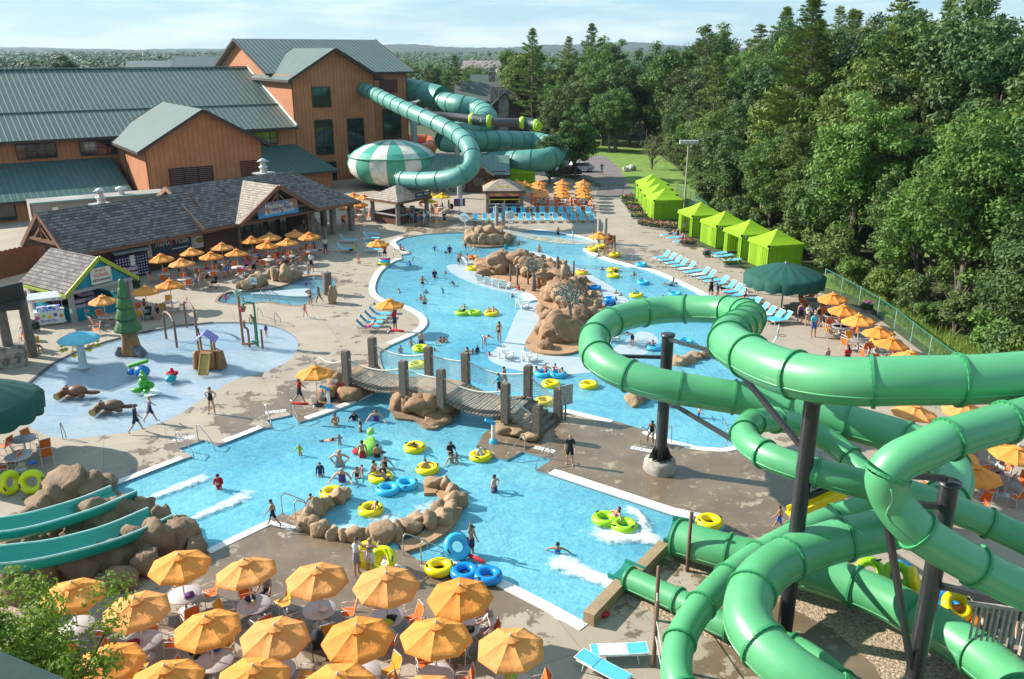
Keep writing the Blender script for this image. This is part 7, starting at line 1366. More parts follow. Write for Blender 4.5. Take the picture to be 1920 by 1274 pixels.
MB().lathe([(.45, 0), (.32, .8), (.28, 1.1), (0, 1.1)], 12, (.75, .6, 0), wav=lambda a, z: 1 + .08 * sin(4 * a)).build('stump', M_WOODF, t); MB().lathe([(.3, 0), (.2, 1.0), (.12, 1.2), (0, 1.2)], 10, (-.7, .5, 0), wav=lambda a, z: 1 + .08 * sin(4 * a)).build('stump', M_WOODF, t)
MB().tube([(-.4, .9, 2.1), (-.5, 1.0, 2.6), (-.7, 1.0, 2.75)], .05, 6).build('spout', M_BLACK, t)
# pipe fountain
t = thing('pipe_fountain', 'brown and green pipe fountain tower with red bucket in the splash pad', 'water feature', nm(472, 650)); mp_ = mat('copper_brown', (.28, .14, .07), .5); 
MB().lathe([(.16, 0), (.14, .1), (.10, .2), (.09, 3.6)], 10, (-.75, .5, 0)).build('tall_pipe', mp_, t); MB().lathe([(.1, 3.55), (.34, 4.0), (.3, 4.0), (0, 3.7)], 12, (-.75, .5, 0)).build('hopper', mat('grey_green', (.3, .36, .28), .6), t)
MB().tube(smooth([(.45, 0, 0), (.45, 0, 2.9), (.35, 0, 3.2), (-.1, 0, 3.25), (-.3, 0, 3.1), (-.3, 0, 2.7)], 4, False), .075, 8).build('green_pipe', mat('pipe_green', (.02, .20, .13), .45), t)
for pts in ([(-.1, -.2, 0), (-.1, -.2, 1.3), (-.3, -.2, 1.5), (-.3, -.2, 2.0)], [(.9, -.4, 0), (.9, -.4, 1.4)], [(.3, .2, 0), (.3, .2, 1.9), (.1, .2, 2.1)], [(-.5, -.3, .3), (.0, -.3, .3), (.5, -.3, .35)]): MB().tube(smooth(pts, 3, False), .085, 8).build('pipe', mp_, t)
MB().lathe([(.12, 2.5), (.24, 2.85), (.2, 2.85), (0, 2.6)], 12, (-.45, .3, 0)).build('bucket', CB['red'], t); MB().torus((.1, .1, 2.0), .32, .05, 18, 6, rot=Matrix.Rotation(pi / 2, 3, 'Y')).build('wheel', mat('wheel_olive', (.35, .36, .15), .5), t); MB().torus((.3, -.3, .45), .2, .05, 14, 6).build('valve', mat('pipe_green', (.02, .20, .13)), t)
# moulded animals and floats of the pad
def beast(px, py, rz, lb, m, ml):
    t = thing('log_animal', lb, 'play sculpture', nm(px, py), rz, 'moulded brown animals on logs'); b = MB()
    b.ball((.1, 0, .38), (.62, .38, .36)); b.ball((-.5, -.05, .45), (.3, .26, .25)); b.ball((-.75, -.08, .4), (.15, .13, .12)); b.ball((.45, -.32, .18), (.22, .16, .16)); b.ball((-.2, -.4, .16), (.3, .13, .12)); b.ball((.95, .05, .22), (.5, .14, .14)); b.ball((-.55, .16, .66), (.08, .07, .08)); b.ball((-.55, -.24, .66), (.08, .07, .08)); b.build('animal', m, t)
    MB().tube([(-.95, -.45, .2), (-.7, .55, .2)], .22, 14).build('log', ml, t)
    for p in ((-.955, -.465, .2), (-.695, .565, .2)): MB().tube([p, V(p) + V((-.003, -.012, 0)) * (1 if p[1] < 0 else -1)], .2, 14).build('log_end', mat('log_end', (.48, .3, .08), .6), t)
beast(143, 744, .1, 'reddish moulded animal with log, upper of the two in the splash pad', mat('otter_brown', (.20, .075, .03), .5), M_WOODF); beast(210, 772, .25, 'darker moulded animal with log, lower of the two in the splash pad', mat('beaver_brown', (.17, .09, .05), .6), M_WOODF)
t = thing('turtle_spray', 'bright green moulded creature spraying water in the splash pad', 'water feature', nm(272, 736)); mgr = mat('bright_green', (.06, .38, .03), .4); b = MB(); b.ball((0, 0, .6), (.34, .3, .42)); b.ball((.02, -.05, 1.1), (.22, .24, .22)); b.ball((-.4, -.15, .2), (.42, .2, .18)); b.ball((.42, -.05, .5), (.25, .16, .25)); b.ball((.2, -.2, .2), (.2, .3, .16)); b.ball((-.02, -.0, 1.36), (.12, .12, .1)); b.build('creature', mgr, t)
for s in (-.09, .09): MB().ball((s, -.24, 1.2), (.05, .04, .06), 0, 1).build('eye', M_WHITEP, t)
t = thing('dragonfly_seesaw', 'blue and green moulded play piece with a log beam in the splash pad', 'play sculpture', nm(264, 706)); MB().ball((.15, -.05, .38), (.52, .4, .4)).build('blue_shell', mat('play_blue', (.01, .17, .55), .4), t); MB().ball((-.6, 0, .3), (.28, .22, .22)).build('blue_foot', mat('play_blue', (.01, .17, .55)), t); MB().tube([(-.65, 0, .7), (.55, .1, 1.05)], .13, 10).build('green_beam', mat('bright_green', (.06, .38, .03)), t); MB().ball((-.1, -.1, .4), (.22, .25, .3)).build('green_middle', mat('pipe_green', (.02, .20, .13)), t)
t = thing('toy_boat', 'small red and turquoise moulded boat in the splash pad', 'play sculpture', nm(322, 714)); MB().ball((0, -.1, .22), (.34, .55, .26)).build('hull', mat('play_turq', (.0, .33, .40), .4), t); MB().torus((0, .2, .42), .28, .11, 18, 8).build('seat_ring', CB['red'], t); MB().lathe([(.12, .3), (.1, .75), (0, .8)], 10, (0, .2, 0)).build('cabin', CB['red'], t)
for i, (x, y) in enumerate(((150, 752), (176, 750), (161, 759))): tag(MB().lathe([(.28, 0), (.26, .06), (0, .09)], 16).build('spray_jet', mat('jet_grey', (.18, .18, .2), .5), None, nm(x, y, -.12)), ('left grey spray jet of the three', 'right grey spray jet of the three', 'front grey spray jet of the three')[i] + ' in the splash pad', 'spray jet', 'splash pad jets')
# water cannons
for i, (x, y) in enumerate(((617, 764), (925, 830))):
    t = thing('water_cannon', ('white and blue water cannon by the deck parasol', 'white and blue water cannon on the round deck tip')[i], 'water cannon', nm(x, y)); MB().lathe([(.24, 0), (.2, .18), (.12, .24)], 14).build('base', FC['sky'], t); MB().lathe([(.11, .2), (.1, 1.1)], 12).build('stem', M_WHITEP, t); MB().lathe([(.13, 1.08), (.13, 1.22)], 12).build('collar', FC['blue'], t); MB().tube([(-.05, 0, 1.2), (-.42, -.12, 1.38)], .09, 10).build('barrel', FC['sky'], t); MB().tube([(.05, 0, 1.2), (.3, .1, 1.15)], .04, 8).build('handle', FC['yellow'], t)
# stainless rails
def rail(p0, p1, h, lb, drop=.5):
    a, b = G(*p0), G(*p1); t = thing('handrail', lb, 'handrail', (a.x, a.y, 0), 0, 'stainless pool handrails'); d = V((b.x - a.x, b.y - a.y, 0)); MB().tube(smooth([V((0, 0, 0)), V((0, 0, h * .85)), d * .08 + V((0, 0, h)), d * .2 + V((0, 0, h)), d * .85 + V((0, 0, h * .45)), d + V((0, 0, h * .25)), d + V((0, 0, -drop))], 5, False), .028, 8).build('rail_pipe', M_STEEL, t)
for p0, p1, lb in (((333, 841), (363, 858), 'left rail of the splash pad side steps'), ((372, 826), (402, 842), 'right rail of the splash pad side steps'), ((498, 787), (510, 803), 'left rail of the steps by the red lifeguard'), ((546, 778), (559, 794), 'right rail of the steps by the red lifeguard'), ((984, 846), (953, 861), 'left rail of the steps by the bridge stair'), ((1031, 861), (1005, 880), 'right rail of the steps by the bridge stair'), ((1200, 833), (1222, 826), 'left rail of the steps behind the post'), ((1258, 832), (1240, 822), 'right rail of the steps behind the post'), ((530, 963), (572, 950), 'far rail of the steps at the whirlpool left'), ((555, 977), (592, 962), 'near rail of the steps at the whirlpool left'), ((757, 1042), (800, 1027), 'left rail of the steps at the whirlpool right'), ((790, 1057), (832, 1040), 'right rail of the steps at the whirlpool right'), ((118, 824), (124, 822), 'single hoop rail at the splash pad corner'), ((738, 487), (765, 478), 'rail of the left lagoon steps'), ((490, 568), (505, 562), 'left rail of the wading pool steps'), ((507, 568), (522, 560), 'right rail of the wading pool steps'), ((484, 600), (492, 594), 'left hoop rail at the splash pad top'), ((516, 610), (526, 604), 'right hoop rail at the splash pad top'), ((1188, 489), (1183, 496), 'rail of the right bank ladder'), ((1363, 838), (1355, 792), 'long grey rail beside the small loop'), ((905, 655), (912, 648), 'rail on the pale shelf'), ((588, 540), (602, 528), 'rail by the wooden post')): rail(p0, p1, .95, lb)
# fixtures in the far pool: hoops, poles with net, lily pads
def hoop(px, py, lb, rz, h=2.0):
    t = thing('pool_hoop', lb, 'basketball hoop', nm(px, py), rz, 'pool basketball hoops'); MB().tube([(0, .3, 0), (0, .3, h * .7), (0, .05, h)], .05, 8).build('pole', M_WHITEP, t); mb = MB(); mb.lathe([(.62, -.02), (.62, .02)], 20, scale=(1, .8)); mb.xf(Matrix.Translation((0, 0, h + .3)) @ Matrix.Rotation(pi / 2, 4, 'X')); mb.build('backboard', mat('clear_board', (.7, .75, .76), .3), t); MB().torus((0, -.3, h + .1), .22, .02, 18, 5).build('rim', FC['orange'], t); mb = MB(); [mb.beam(a, b, .03, .02) for a, b in (((-.22, -.04, h + .12), (-.22, -.04, h + .45)), ((.22, -.04, h + .12), (.22, -.04, h + .45)), ((-.22, -.04, h + .45), (.22, -.04, h + .45)))]; mb.build('target_square', CB['grey'], t)
hoop(871, 446, 'clear basketball hoop at the left of the far headland', -.4); hoop(957, 441, 'clear basketball hoop at the right of the far headland', .5); hoop(1452, 690, 'clear basketball hoop beside the right end of the big loop', 1.2, 2.2)
for i, (x, y, h) in enumerate(((931, 434, 3.0), (944, 434, 3.3), (1122, 456, 2.6), (1134, 458, 2.8))): tag(MB().lathe([(.2, 0), (.2, h), (0, h + .05)], 14).build('net_pole', mat('speckled_pole', (.36, .31, .26), .8, (.24, .2, .17), 5), None, nm(x, y)), ('first', 'second', 'third', 'fourth')[i] + ' thick speckled pole carrying the lily walk net, from left', 'pole', 'lily walk poles')
mb = MB(); a0, a1 = nm(944, 434, 3.1), nm(1122, 456, 2.5); o_ = a0.copy(); net(mb, V((0, 0, 0)), a1 - a0, V((0, 1.6, -.1)), a1 - a0 + V((0, 1.6, -.1)), .5, 40, 5, .014); tag(mb.build('overhead_net', M_ROPE, None, o_), 'rope net hanging over the floating lily pads', 'net')
for i, (x, y, r) in enumerate(((995, 446, .75), (1019, 449, .9), (1047, 452, .65), (1065, 455, .8))): tag(MB().lathe([(r * .8, -.12), (r, -.02), (r * .9, .06), (0, .07)], 18, scale=(1, .8)).build('lily_pad', mat('lily_tan', (.30, .26, .12), .6, (.2, .2, .08), 2), None, nm(x, y, -.08)), ('first', 'second', 'third', 'fourth')[i] + ' floating tan lily pad from the left', 'lily pad', 'floating lily pads')
mb = MB(); mb.prism([(q.x, q.y) for q in smooth([V(p) for p in [(-3.2, -.2), (-1.2, .5), (.4, 1.2), (1.6, 1.3), (1.4, .2), (2.2, -1.0), (.8, -1.2), (-.8, -.7)]], 5)], -.3, .05); tag(mb.build('lily_island', M_SHELF, None, nm(540, 550)), 'white lily shaped island in the wading pool', 'island')
tag(MB().lathe([(.42, 0), (.38, 1.9), (.3, 1.95), (0, 1.95)], 14, wav=lambda a, z: 1 + .05 * sin(6 * a)).build('timber_post', M_POST, None, nm(615, 552)), 'thick weathered timber post beside the wading pool', 'post')
t = thing('notice_board', 'white notice fixed to the wading pool boulders', 'sign', nm(479, 546, 0)); MB().box((0, -.35, 1.0), (.6, .05, .6)).build('panel', M_WHITEP, t); text(t, 'NO\nDIVING', .16, (0, -.39, 1.0), 0, CB['blue'])
# lifeguard chair, light mast, ice cart, towel stand, sign boards
t = thing('lifeguard_chair', 'tall brown timber lifeguard chair', 'lifeguard chair', nm(1143, 477), -.5); mb = MB()
for x in (-.4, .4): mb.beam((x, -.5, 0), (x, -.25, 1.3), .1, .1); mb.beam((x, .55, 0), (x, .3, 2.0), .1, .1); mb.beam((x, -.3, 1.55), (x, .35, 1.55), .1, .06)
for k in range(5): mb.beam((-.4, -.45 + k * .04, .2 + k * .24), (.4, -.45 + k * .04, .2 + k * .24), .1, .06)
mb.build('frame', M_WOODF, t); MB().box((0, .0, 1.3), (.8, .6, .06)).build('seat', M_WOODF, t); MB().box((0, .32, 1.65), (.8, .05, .6)).build('backrest', M_WOODF, t)
t = thing('light_mast', 'tall pale light mast with a bank of floodlights behind the cabanas', 'light mast', nm(1283, 392)); MB().lathe([(.13, 0), (.09, 8.6)], 12).build('pole', mat('mast_tan', (.5, .45, .36), .6), t); MB().box((0, 0, 8.5), (2.4, .15, .15)).build('crossbar', M_WHITEP, t)
for k in range(4): MB().box((-.95 + k * .63, -.25, 8.75), (.5, .55, .42), 0).build('floodlight', mat('lamp_white', (.7, .7, .66), .4, (.3, .3, .3), 3), t)
def ice_cart():
    b = nm(96, 608); t = thing('ice_cart', 'white shaved ice cart with bright fruit pictures and a striped canopy', 'cart', b, rad(28)); 
    MB().box((0, 0, .6), (2.0, .9, .95)).build('body', M_WHITEP, t); MB().box((0, 0, 1.1), (2.1, 1.0, .08)).build('counter', M_WHITEP, t); mb = MB(); mb.box((0, -.1, 1.3), (1.6, .4, .35)); mb.build('syrup_rack', mat('syrup', (.03, .12, .6), .4, (.7, .75, .8), 5, th=(.48, .52)), t)
    for x in (-.95, .95): MB().beam((x, .3, 1.1), (x, .3, 2.3), .05, .05).build('canopy_post', M_FRAME, t)
    mb = MB(); mb.add([(-1.3, -.7, 2.25), (1.3, -.7, 2.25), (1.3, .1, 2.55), (-1.3, .1, 2.55), (1.3, .7, 2.35), (-1.3, .7, 2.35)], [(0, 1, 2, 3), (3, 2, 4, 5)]); mb.add([(-1.3, -.7, 2.0), (1.3, -.7, 2.0), (1.3, -.7, 2.25), (-1.3, -.7, 2.25)], [(0, 1, 2, 3)]); cp = mb.build('canopy', M_WHITEP, t)
    for k, c in enumerate(('pink', 'lime', 'yellow_', 'blue', 'orange')): MB().lathe([(.16, 0), (0, .015)], 14, (-.9 + k * .45, -.71, 2.12)).xf(Matrix.Identity(4)).build('fruit_dot', CB.get(c, FC['yellow']), cp); MB().ball((-.8 + k * .4, -.46, .72 + .1 * (k % 2)), (.14, .012, .14)).build('fruit_picture', CB.get(c, FC['yellow']), t)
    text(t, 'Shaved Ice', .26, (-.1, -.465, .42), 0, CB['blue'])
ice_cart()
def towel_stand():
    b = nm(862, 400); t = thing('towel_stand', 'wheeled stand hung with blue and maroon towels', 'stand', b, .3, None); mb = MB(); mb.beam((-.6, 0, .1), (.6, 0, .1), .08, .08); mb.beam((0, -.5, .1), (0, .5, .1), .08, .08); mb.tube([(0, 0, .1), (0, 0, 2.0)], .04, 6); mb.beam((-.7, 0, 1.9), (.7, 0, 1.9), .06, .06); mb.build('frame', M_WHITEP, t)
    for k in range(5): MB().box((-.6 + .3 * k, .05, 1.4), (.22, .3, 1.0)).build('hung_towel', CB[('navy', 'maroon', 'blue', 'white', 'navy')[k]], t)
towel_stand()
# white deck chairs on the shelf
def adir(px, py, rz, lb, z=-.08):
    t = thing('low_white_chair', lb, 'beach chair', nm(px, py, z), rz, 'low white chairs in the shallows'); MB().beam((0, -.35, .28), (0, .3, .16), .6, .05).build('seat', M_WHITEP, t); MB().beam((0, .28, .15), (0, .62, .85), .6, .05).build('backrest', M_WHITEP, t); mb = MB()
    for x in (-.34, .34): mb.beam((x, -.35, 0), (x, -.3, .5), .07, .07); mb.beam((x, -.35, .5), (x, .45, .5), .12, .04); mb.beam((x, .42, 0), (x, .42, .5), .07, .07)
    mb.build('arm_frame', M_WHITEP, t)
for i, (x, y, r) in enumerate(((905, 530, 2.6), (920, 534, 2.6), (935, 538, 2.5), (948, 540, 2.6), (878, 497, 2.2), (980, 578, 2.3), (950, 672, 2.2), (994, 678, 2.2), (1165, 576, 1.5), (1150, 640, 2.0))): adir(x, y, r, f'low white plastic chair in the shallows, {ordw(i)} along the island')
# island sculptures
M_BEAR = mat('sculpture_tan', (.40, .30, .20), .8, (.28, .2, .13), 4, bump=.5, bs=10)
def quadruped(px, py, z, rz, s, lb, m, stand=False):
    t = thing('animal_statue', lb, 'statue', nm(px, py, z), rz); t.scale = (s, s, s); b = MB()
    if stand:
        b.ball((0, 0, .95), (.34, .36, .62)); b.ball((0, -.05, 1.65), (.22, .26, .22)); b.ball((0, -.3, 1.6), (.1, .14, .09))
        for x in (-.2, .2): b.tube([(x, 0, .6), (x, -.05, .0)], [.17, .13], 10); b.tube([(x * 1.4, -.1, 1.3), (x * 1.3, -.38, .85)], [.13, .09], 10); b.ball((x * .8, .02, 1.85), (.07, .05, .07))
    else:
        b.ball((0, 0, .8), (.42, .8, .38)); b.ball((0, -.55, .85), (.36, .42, .4)); b.ball((0, -1.05, .8), (.22, .3, .22)); b.ball((0, -1.32, .72), (.11, .18, .11))
        for x in (-.24, .24):
            for y in (-.6, .5): b.tube([(x, y, .7), (x, y + .05, .35), (x, y - .04, .0)], [.17, .12, .12], 10)
            b.ball((x * .6, -1.0, 1.02), (.07, .05, .08))
    b.build('statue_body', m, t)
quadruped(1058, 528, 1.5, 2.6, 1.0, 'pale standing bear statue on the middle of the rock island', M_BEAR, True); quadruped(1020, 535, .6, 1.4, .95, 'tan walking bear statue on the rock island', M_ROCK); quadruped(1035, 540, .8, 1.9, .6, 'small tan cub statue near the walking bear', M_ROCK)
for i, (x, y, h, lb) in enumerate(((1045, 525, 2.2, 'left broken timber stump post on the rock island'), (1075, 530, 2.0, 'right broken timber stump post on the rock island'), (957, 522, 1.3, 'first rope post on the island path'), (970, 527, 1.3, 'second rope post on the island path'), (990, 525, 1.3, 'third rope post on the island path'))): tag(MB().lathe([(.16 if h > 2 else .09, -.6), (.13 if h > 2 else .08, h * .9), (.04, h)], 9, wav=lambda a, z: 1 + .1 * sin(3 * a)).build('stump_post', M_POST, None, nm(x, y, .5)), lb, 'post', 'timber posts on the island')
def dead_tree(px, py, z, h, lb):
    t = thing('sculpted_tree', lb, 'tree', nm(px, py, z)); mk = mat('grey_bark', (.22, .19, .16), .9); mb = MB(); rr_ = random.Random(px); tips = []
    mb.tube([(0, 0, -.6), (.05, 0, h * .3), (-.05, .05, h * .55)], [.24, .15, .12], 8)
    for k in range(7): a = k * .9 + rr_.random(); e = V((cos(a) * h * .22, sin(a) * h * .22, h * (.75 + .3 * rr_.random()))); mb.tube([V((-.03, .03, h * (.4 + .02 * k))), e * .6 + V((0, 0, h * .2)), e], [.05, .035, .02], 6); tips.append(e)
    mb.build('trunk', mk, t); mb = MB()
    for e in tips:
        for _ in range(60):
            c = e + V((rr_.gauss(0, .36), rr_.gauss(0, .36), rr_.gauss(-.05, .3))); u = V((rr_.gauss(0, 1), rr_.gauss(0, 1), rr_.gauss(0, 1))).normalized() * .1; w = u.orthogonal().normalized() * .05; mb.quad(c - u, c + w, c + u, c - w)
    mb.build('foliage', mat('sage_leaf', (.17, .21, .17), .8), t)
dead_tree(1068, 612, .8, 2.7, 'sculpted grey tree with sage leaves on the near end of the island'); dead_tree(1000, 532, .7, 2.0, 'sculpted grey tree with sage leaves on the far part of the island')
# fences
def chain_fence(px, h, lb, m, step=3., mesh=.22, rail_m=None, tall=0):
    p = [V((*G2(*q), 0)) for q in px]; o_ = p[0]; t = thing('chain_fence', lb, 'fence', o_); line = resample([q - o_ for q in p], step); rm = rail_m or m
    for q in line: MB().lathe([(.035, 0), (.035, h + .06), (0, h + .1)], 8, q).build('fence_post', rm, t)
    MB().tube([q + V((0, 0, h)) for q in line], .028, 6).build('top_rail', rm, t); mb = MB()
    for a, b in zip(line, line[1:]): net(mb, a + V((0, 0, h)), b + V((0, 0, h)), a + V((0, 0, .05)), b + V((0, 0, .05)), 0, int(step / mesh), int(h / mesh), .006)
    mb.build('wire_mesh', m, t)
M_FG = mat('fence_green', (.02, .15, .11), .5)
chain_fence([(1545, 535), (1600, 566), (1660, 603), (1740, 670), (1830, 738), (1935, 815), (2000, 868)], 1.5, 'green chain link fence with pale top rail along the right seating', M_FG, 3.2, .25, mat('rail_pale_green', (.30, .45, .40), .5)); chain_fence([(1112, 362), (1168, 364), (1200, 362)], 1.5, 'green chain link gate fence across the path', M_FG, 2.2, .25)
chain_fence([(1268, 376), (1300, 396), (1330, 420)], 2.2, 'dark green fence behind the light mast', M_FG, 2.2, .3)
def wood_fence():
    a, b, c = V((*G2(-60, 540), 0)), V((*G2(75, 505), 0)), V((*G2(100, 470), 0)); t = thing('wooden_fence', 'tall red brown board fence left of the snack building', 'fence', a); mr_ = mat('red_fence', (.26, .085, .03), .75, (.2, .065, .025), 3); 
    for p, q in ((a, b), (b, c)):
        n = int((q - p).length / .16); mb = MB()
        for k in range(n): e = p.lerp(q, (k + .5) / n) - a; d = (q - p).normalized(); mb.beam(e + V((0, 0, 0)), e + V((0, 0, 2.5 + .04 * (k % 3))), .14, .03, up=V((-d.y, d.x, 0)))
        mb.build('board_panel', mr_, t)
wood_fence()
def shade_deck():
    """dark timber and steel structure at the left picture edge"""
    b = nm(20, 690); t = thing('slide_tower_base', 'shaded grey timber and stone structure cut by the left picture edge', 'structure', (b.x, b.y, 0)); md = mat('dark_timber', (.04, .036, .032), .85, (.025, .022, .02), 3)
    for dx, dy, h in ((-.2, .5, 5.2), (.3, 2.2, 4.6), (-1.6, .2, 5.0)): MB().lathe([(.34, 0), (.28, h)], 12, (dx, dy, 0)).build('post', M_POST, t)
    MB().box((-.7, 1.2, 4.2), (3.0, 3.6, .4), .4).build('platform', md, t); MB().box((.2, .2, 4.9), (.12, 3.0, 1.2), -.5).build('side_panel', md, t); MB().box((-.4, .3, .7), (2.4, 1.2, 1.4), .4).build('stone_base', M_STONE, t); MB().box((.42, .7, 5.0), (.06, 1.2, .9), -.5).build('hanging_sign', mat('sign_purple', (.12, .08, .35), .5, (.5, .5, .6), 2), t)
shade_deck()
a = nm(1480, 968, .4); b = nm(1580, 925, 1.2); mb = MB(); mb.beam(V((0, 0, 0)), b - a, .7, .06); mb.beam(V((0, .35, .15)), b - a + V((0, .35, .15)), .06, .3); mb.beam(V((0, -.35, .15)), b - a + V((0, -.35, .15)), .06, .3); tag(mb.build('yellow_chute', FC['yellow'], None, a), 'yellow chute half hidden behind the second slide post', 'water slide')
# notice boards, depth marks, drains
t = thing('rules_board', 'grey rules board on a post beside the bridge stair', 'sign', nm(1060, 788)); MB().beam((0, 0, 0), (0, 0, 1.0), .08, .08).build('post', M_BLACK, t); MB().box((0, 0, 1.55), (.9, .05, 1.2), .5).build('panel', mat('board_grey', (.4, .43, .42), .5, (.25, .27, .27), 9, th=(.45, .55)), t)
def mark(px, py, s, ang, lb, sz=.42):
    t = thing('depth_marker', lb, 'marking', nm(px, py, .006), rad(ang)); n_ = len(s.split(' '))
    for k, w in enumerate(s.split(' ')): MB().box(((k - (n_ - 1) / 2) * sz * 1.12, 0, .004), (sz, sz, .008)).build('tile', M_WHITEP, t); text(t, w, sz * .8, ((k - (n_ - 1) / 2) * sz * 1.12, 0, .011), 0, CB['black'], 0, 'numeral', .001)
mark(1068, 1164, '3 9 N', -32, 'white depth tiles at the lower right coping', .36); mark(735, 1061, '3 3 N', -30, 'white depth tiles by the whirlpool right steps', .36); mark(532, 986, '3 6 N', -28, 'white depth tiles by the whirlpool left steps', .36); mark(1021, 843, '3 6 N', -28, 'white depth tiles by the bridge stair steps', .36); mark(1203, 843, '3 6 N', -25, 'white depth tiles left of the big post', .36); mark(517, 772, '3 6 N', 18, 'white depth tiles by the steps near the red lifeguard', .36); mark(345, 822, '3 6 N', 22, 'white depth tiles by the splash pad side steps', .36); mark(1292, 962, '3 9 N', -25, 'white depth tiles above the thick tube mouth', .36)
# planters
def planter(px, py, w, d, lb, seed, n=70, cols=('purple', 'pink', 'lime'), h=.5, bed=True, rz=0, nm_='flower_bed'):
    t = thing(nm_, lb, 'planting', nm(px, py), rz); rr_ = random.Random(seed)
    if bed: mb = MB(); mb.prism([(cos(a * pi / 10) * w / 2, sin(a * pi / 10) * d / 2) for a in range(20)], 0, .22); mb.build('bed_edge', mat('bed_stone', (.33, .29, .25), .9), t)
    def leaves(name, m, k, z0, s, flat=1):
        mb = MB()
        for _ in range(k):
            a = rr_.random() * 6.28; r = sqrt(rr_.random()) * .46; c = V((cos(a) * r * w, sin(a) * r * d, z0 + rr_.random() * h)); u = V((rr_.gauss(0, 1), rr_.gauss(0, 1), rr_.gauss(0, .6) + .5)).normalized() * s; q = u.orthogonal().normalized() * s * .45; mb.quad(c - u, c + q, c + u, c - q)
        mb.build(name, m, t)
    leaves('foliage', LEAFM, n * 5, .1, .16)
    for c in cols: leaves('blossom', {'purple': mat('blossom_purple', (.22, .03, .28), .8), 'pink': mat('blossom_pink', (.55, .05, .2), .8), 'lime': mat('blossom_yellow', (.6, .55, .05), .8), 'red': mat('blossom_red', (.5, .07, .02), .8)}[c], n, .3, .10)
def plant_all():
    planter(1232, 428, 5.6, 2.0, 'long flower bed of purple, red and yellow flowers beside the cabanas', 1, 150, ('purple', 'red', 'lime', 'pink'), .6, True, -.6)
    for i, (x, y, w) in enumerate(((1176, 376, 2.4), (1184, 388, 2.2), (1190, 398, 2.2), (1198, 410, 2.4))): planter(x, y, w, 1.3, f'{ordw(i)} flower planter in line beside the far cabanas, from the far end', i + 5, 50, (('pink', 'lime'), ('lime',), ('pink', 'red'), ('pink', 'lime'))[i])
    planter(1290, 461, 2.0, 1.2, 'small flower bed before the open cabana', 21, 60, ('pink', 'red')); planter(1372, 500, 2.0, 1.0, 'small planter by the second open cabana', 22, 40, ('lime',)); planter(1325, 482, .8, .7, 'purple flower tub between two cabanas', 23, 40, ('purple',)); planter(62, 622, 1.0, .9, 'tub of purple flowers on the shaded left deck', 24, 90, ('purple',), .7); planter(300, 505, 3.2, .9, 'low hedge planting by the locker wall', 25, 90, ('lime',), .9, False); planter(254, 540, 1.0, .8, 'small green planting beside the towel hut', 26, 60, (), .8, False); planter(1625, 585, 1.0, .8, 'purple flower tub at the right fence', 27, 60, ('purple', 'pink'), .6)
LEAFM = mat('planting_leaf', (.07, .14, .03), .7, (.04, .09, .02), 3, transl=.25)
plant_all()
def shelf_rack(px, py, lb, rz):
    t = thing('goods_rack', lb, 'rack', nm(px, py), rz, 'racks of pool goods'); MB().box((0, 0, .85), (.9, .5, 1.7)).build('frame', M_BLACK, t)
    for k in range(4): MB().box((0, -.05, .3 + k * .42), (.95, .6, .26)).build('goods_row', mat('stock', (.3, .4, .55)), t)
shelf_rack(150, 600, 'rack of toys at the left front of the towel hut', .9); shelf_rack(250, 535, 'rack of goods at the right of the towel hut', .9); shelf_rack(165, 585, 'rack of colourful goods under the hut counter', 1.0)
def suv(px, py, rz, lb, m):
    t = thing('parked_car', lb, 'car', nm(px, py), rz, 'cars parked by the path'); mb = MB(); prof = [(-2.3, .35), (-2.3, .95), (-1.9, 1.05), (-1.5, 1.65), (1.2, 1.7), (2.0, 1.1), (2.3, .95), (2.3, .35)]
    mb.add([(x, y, z) for y in (-.9, .9) for x, z in prof], [tuple(range(8))[::-1], tuple(range(8, 16))] + [(i, (i + 1) % 8, 8 + (i + 1) % 8, 8 + i) for i in range(8)]); mb.build('body', m, t)
    for y in (-.91, .91): MB().add([(-1.4, y, 1.1), (1.5, y, 1.1), (1.1, y * .99, 1.58), (-1.3, y * .99, 1.58)], [(0, 1, 2, 3) if y < 0 else (3, 2, 1, 0)]).build('side_window', M_GLASS, t)
    MB().add([(1.25, -.8, 1.68), (2.02, -.8, 1.13), (2.02, .8, 1.13), (1.25, .8, 1.68)], [(0, 1, 2, 3)]).xf(Matrix.Translation((.02, 0, .02))).build('windscreen', M_GLASS, t)
    for x in (-1.5, 1.5):
        for y in (-.85, .85): MB().torus((x, y, .34), .24, .11, 16, 8, rot=Matrix.Rotation(pi / 2, 3, 'X')).build('wheel', M_BLACK, t)
suv(1088, 322, .15, 'white parked car half hidden by the rounded tree', mat('car_white', (.65, .66, .68), .3, coat=.5)); suv(1064, 330, .1, 'black parked car beside the tree trunk', mat('car_black', (.02, .02, .022), .3, coat=.5)); suv(1050, 312, .3, 'grey parked car behind the white one', mat('car_grey', (.25, .27, .3), .3, coat=.5))
for i, (x, y, d) in enumerate(((1173, 322, .9), (1184, 320, 1.1))): tag(MB().rock((0, 0, d * .35), (d * .8, d * .6, d * .55), 77 + i, 3).build('pale_boulder', mat('pale_stone', (.55, .52, .47), .85), None, nm(x, y)), ('left', 'right')[i] + ' pale boulder on the lawn beside the path', 'boulder', 'pale lawn boulders')
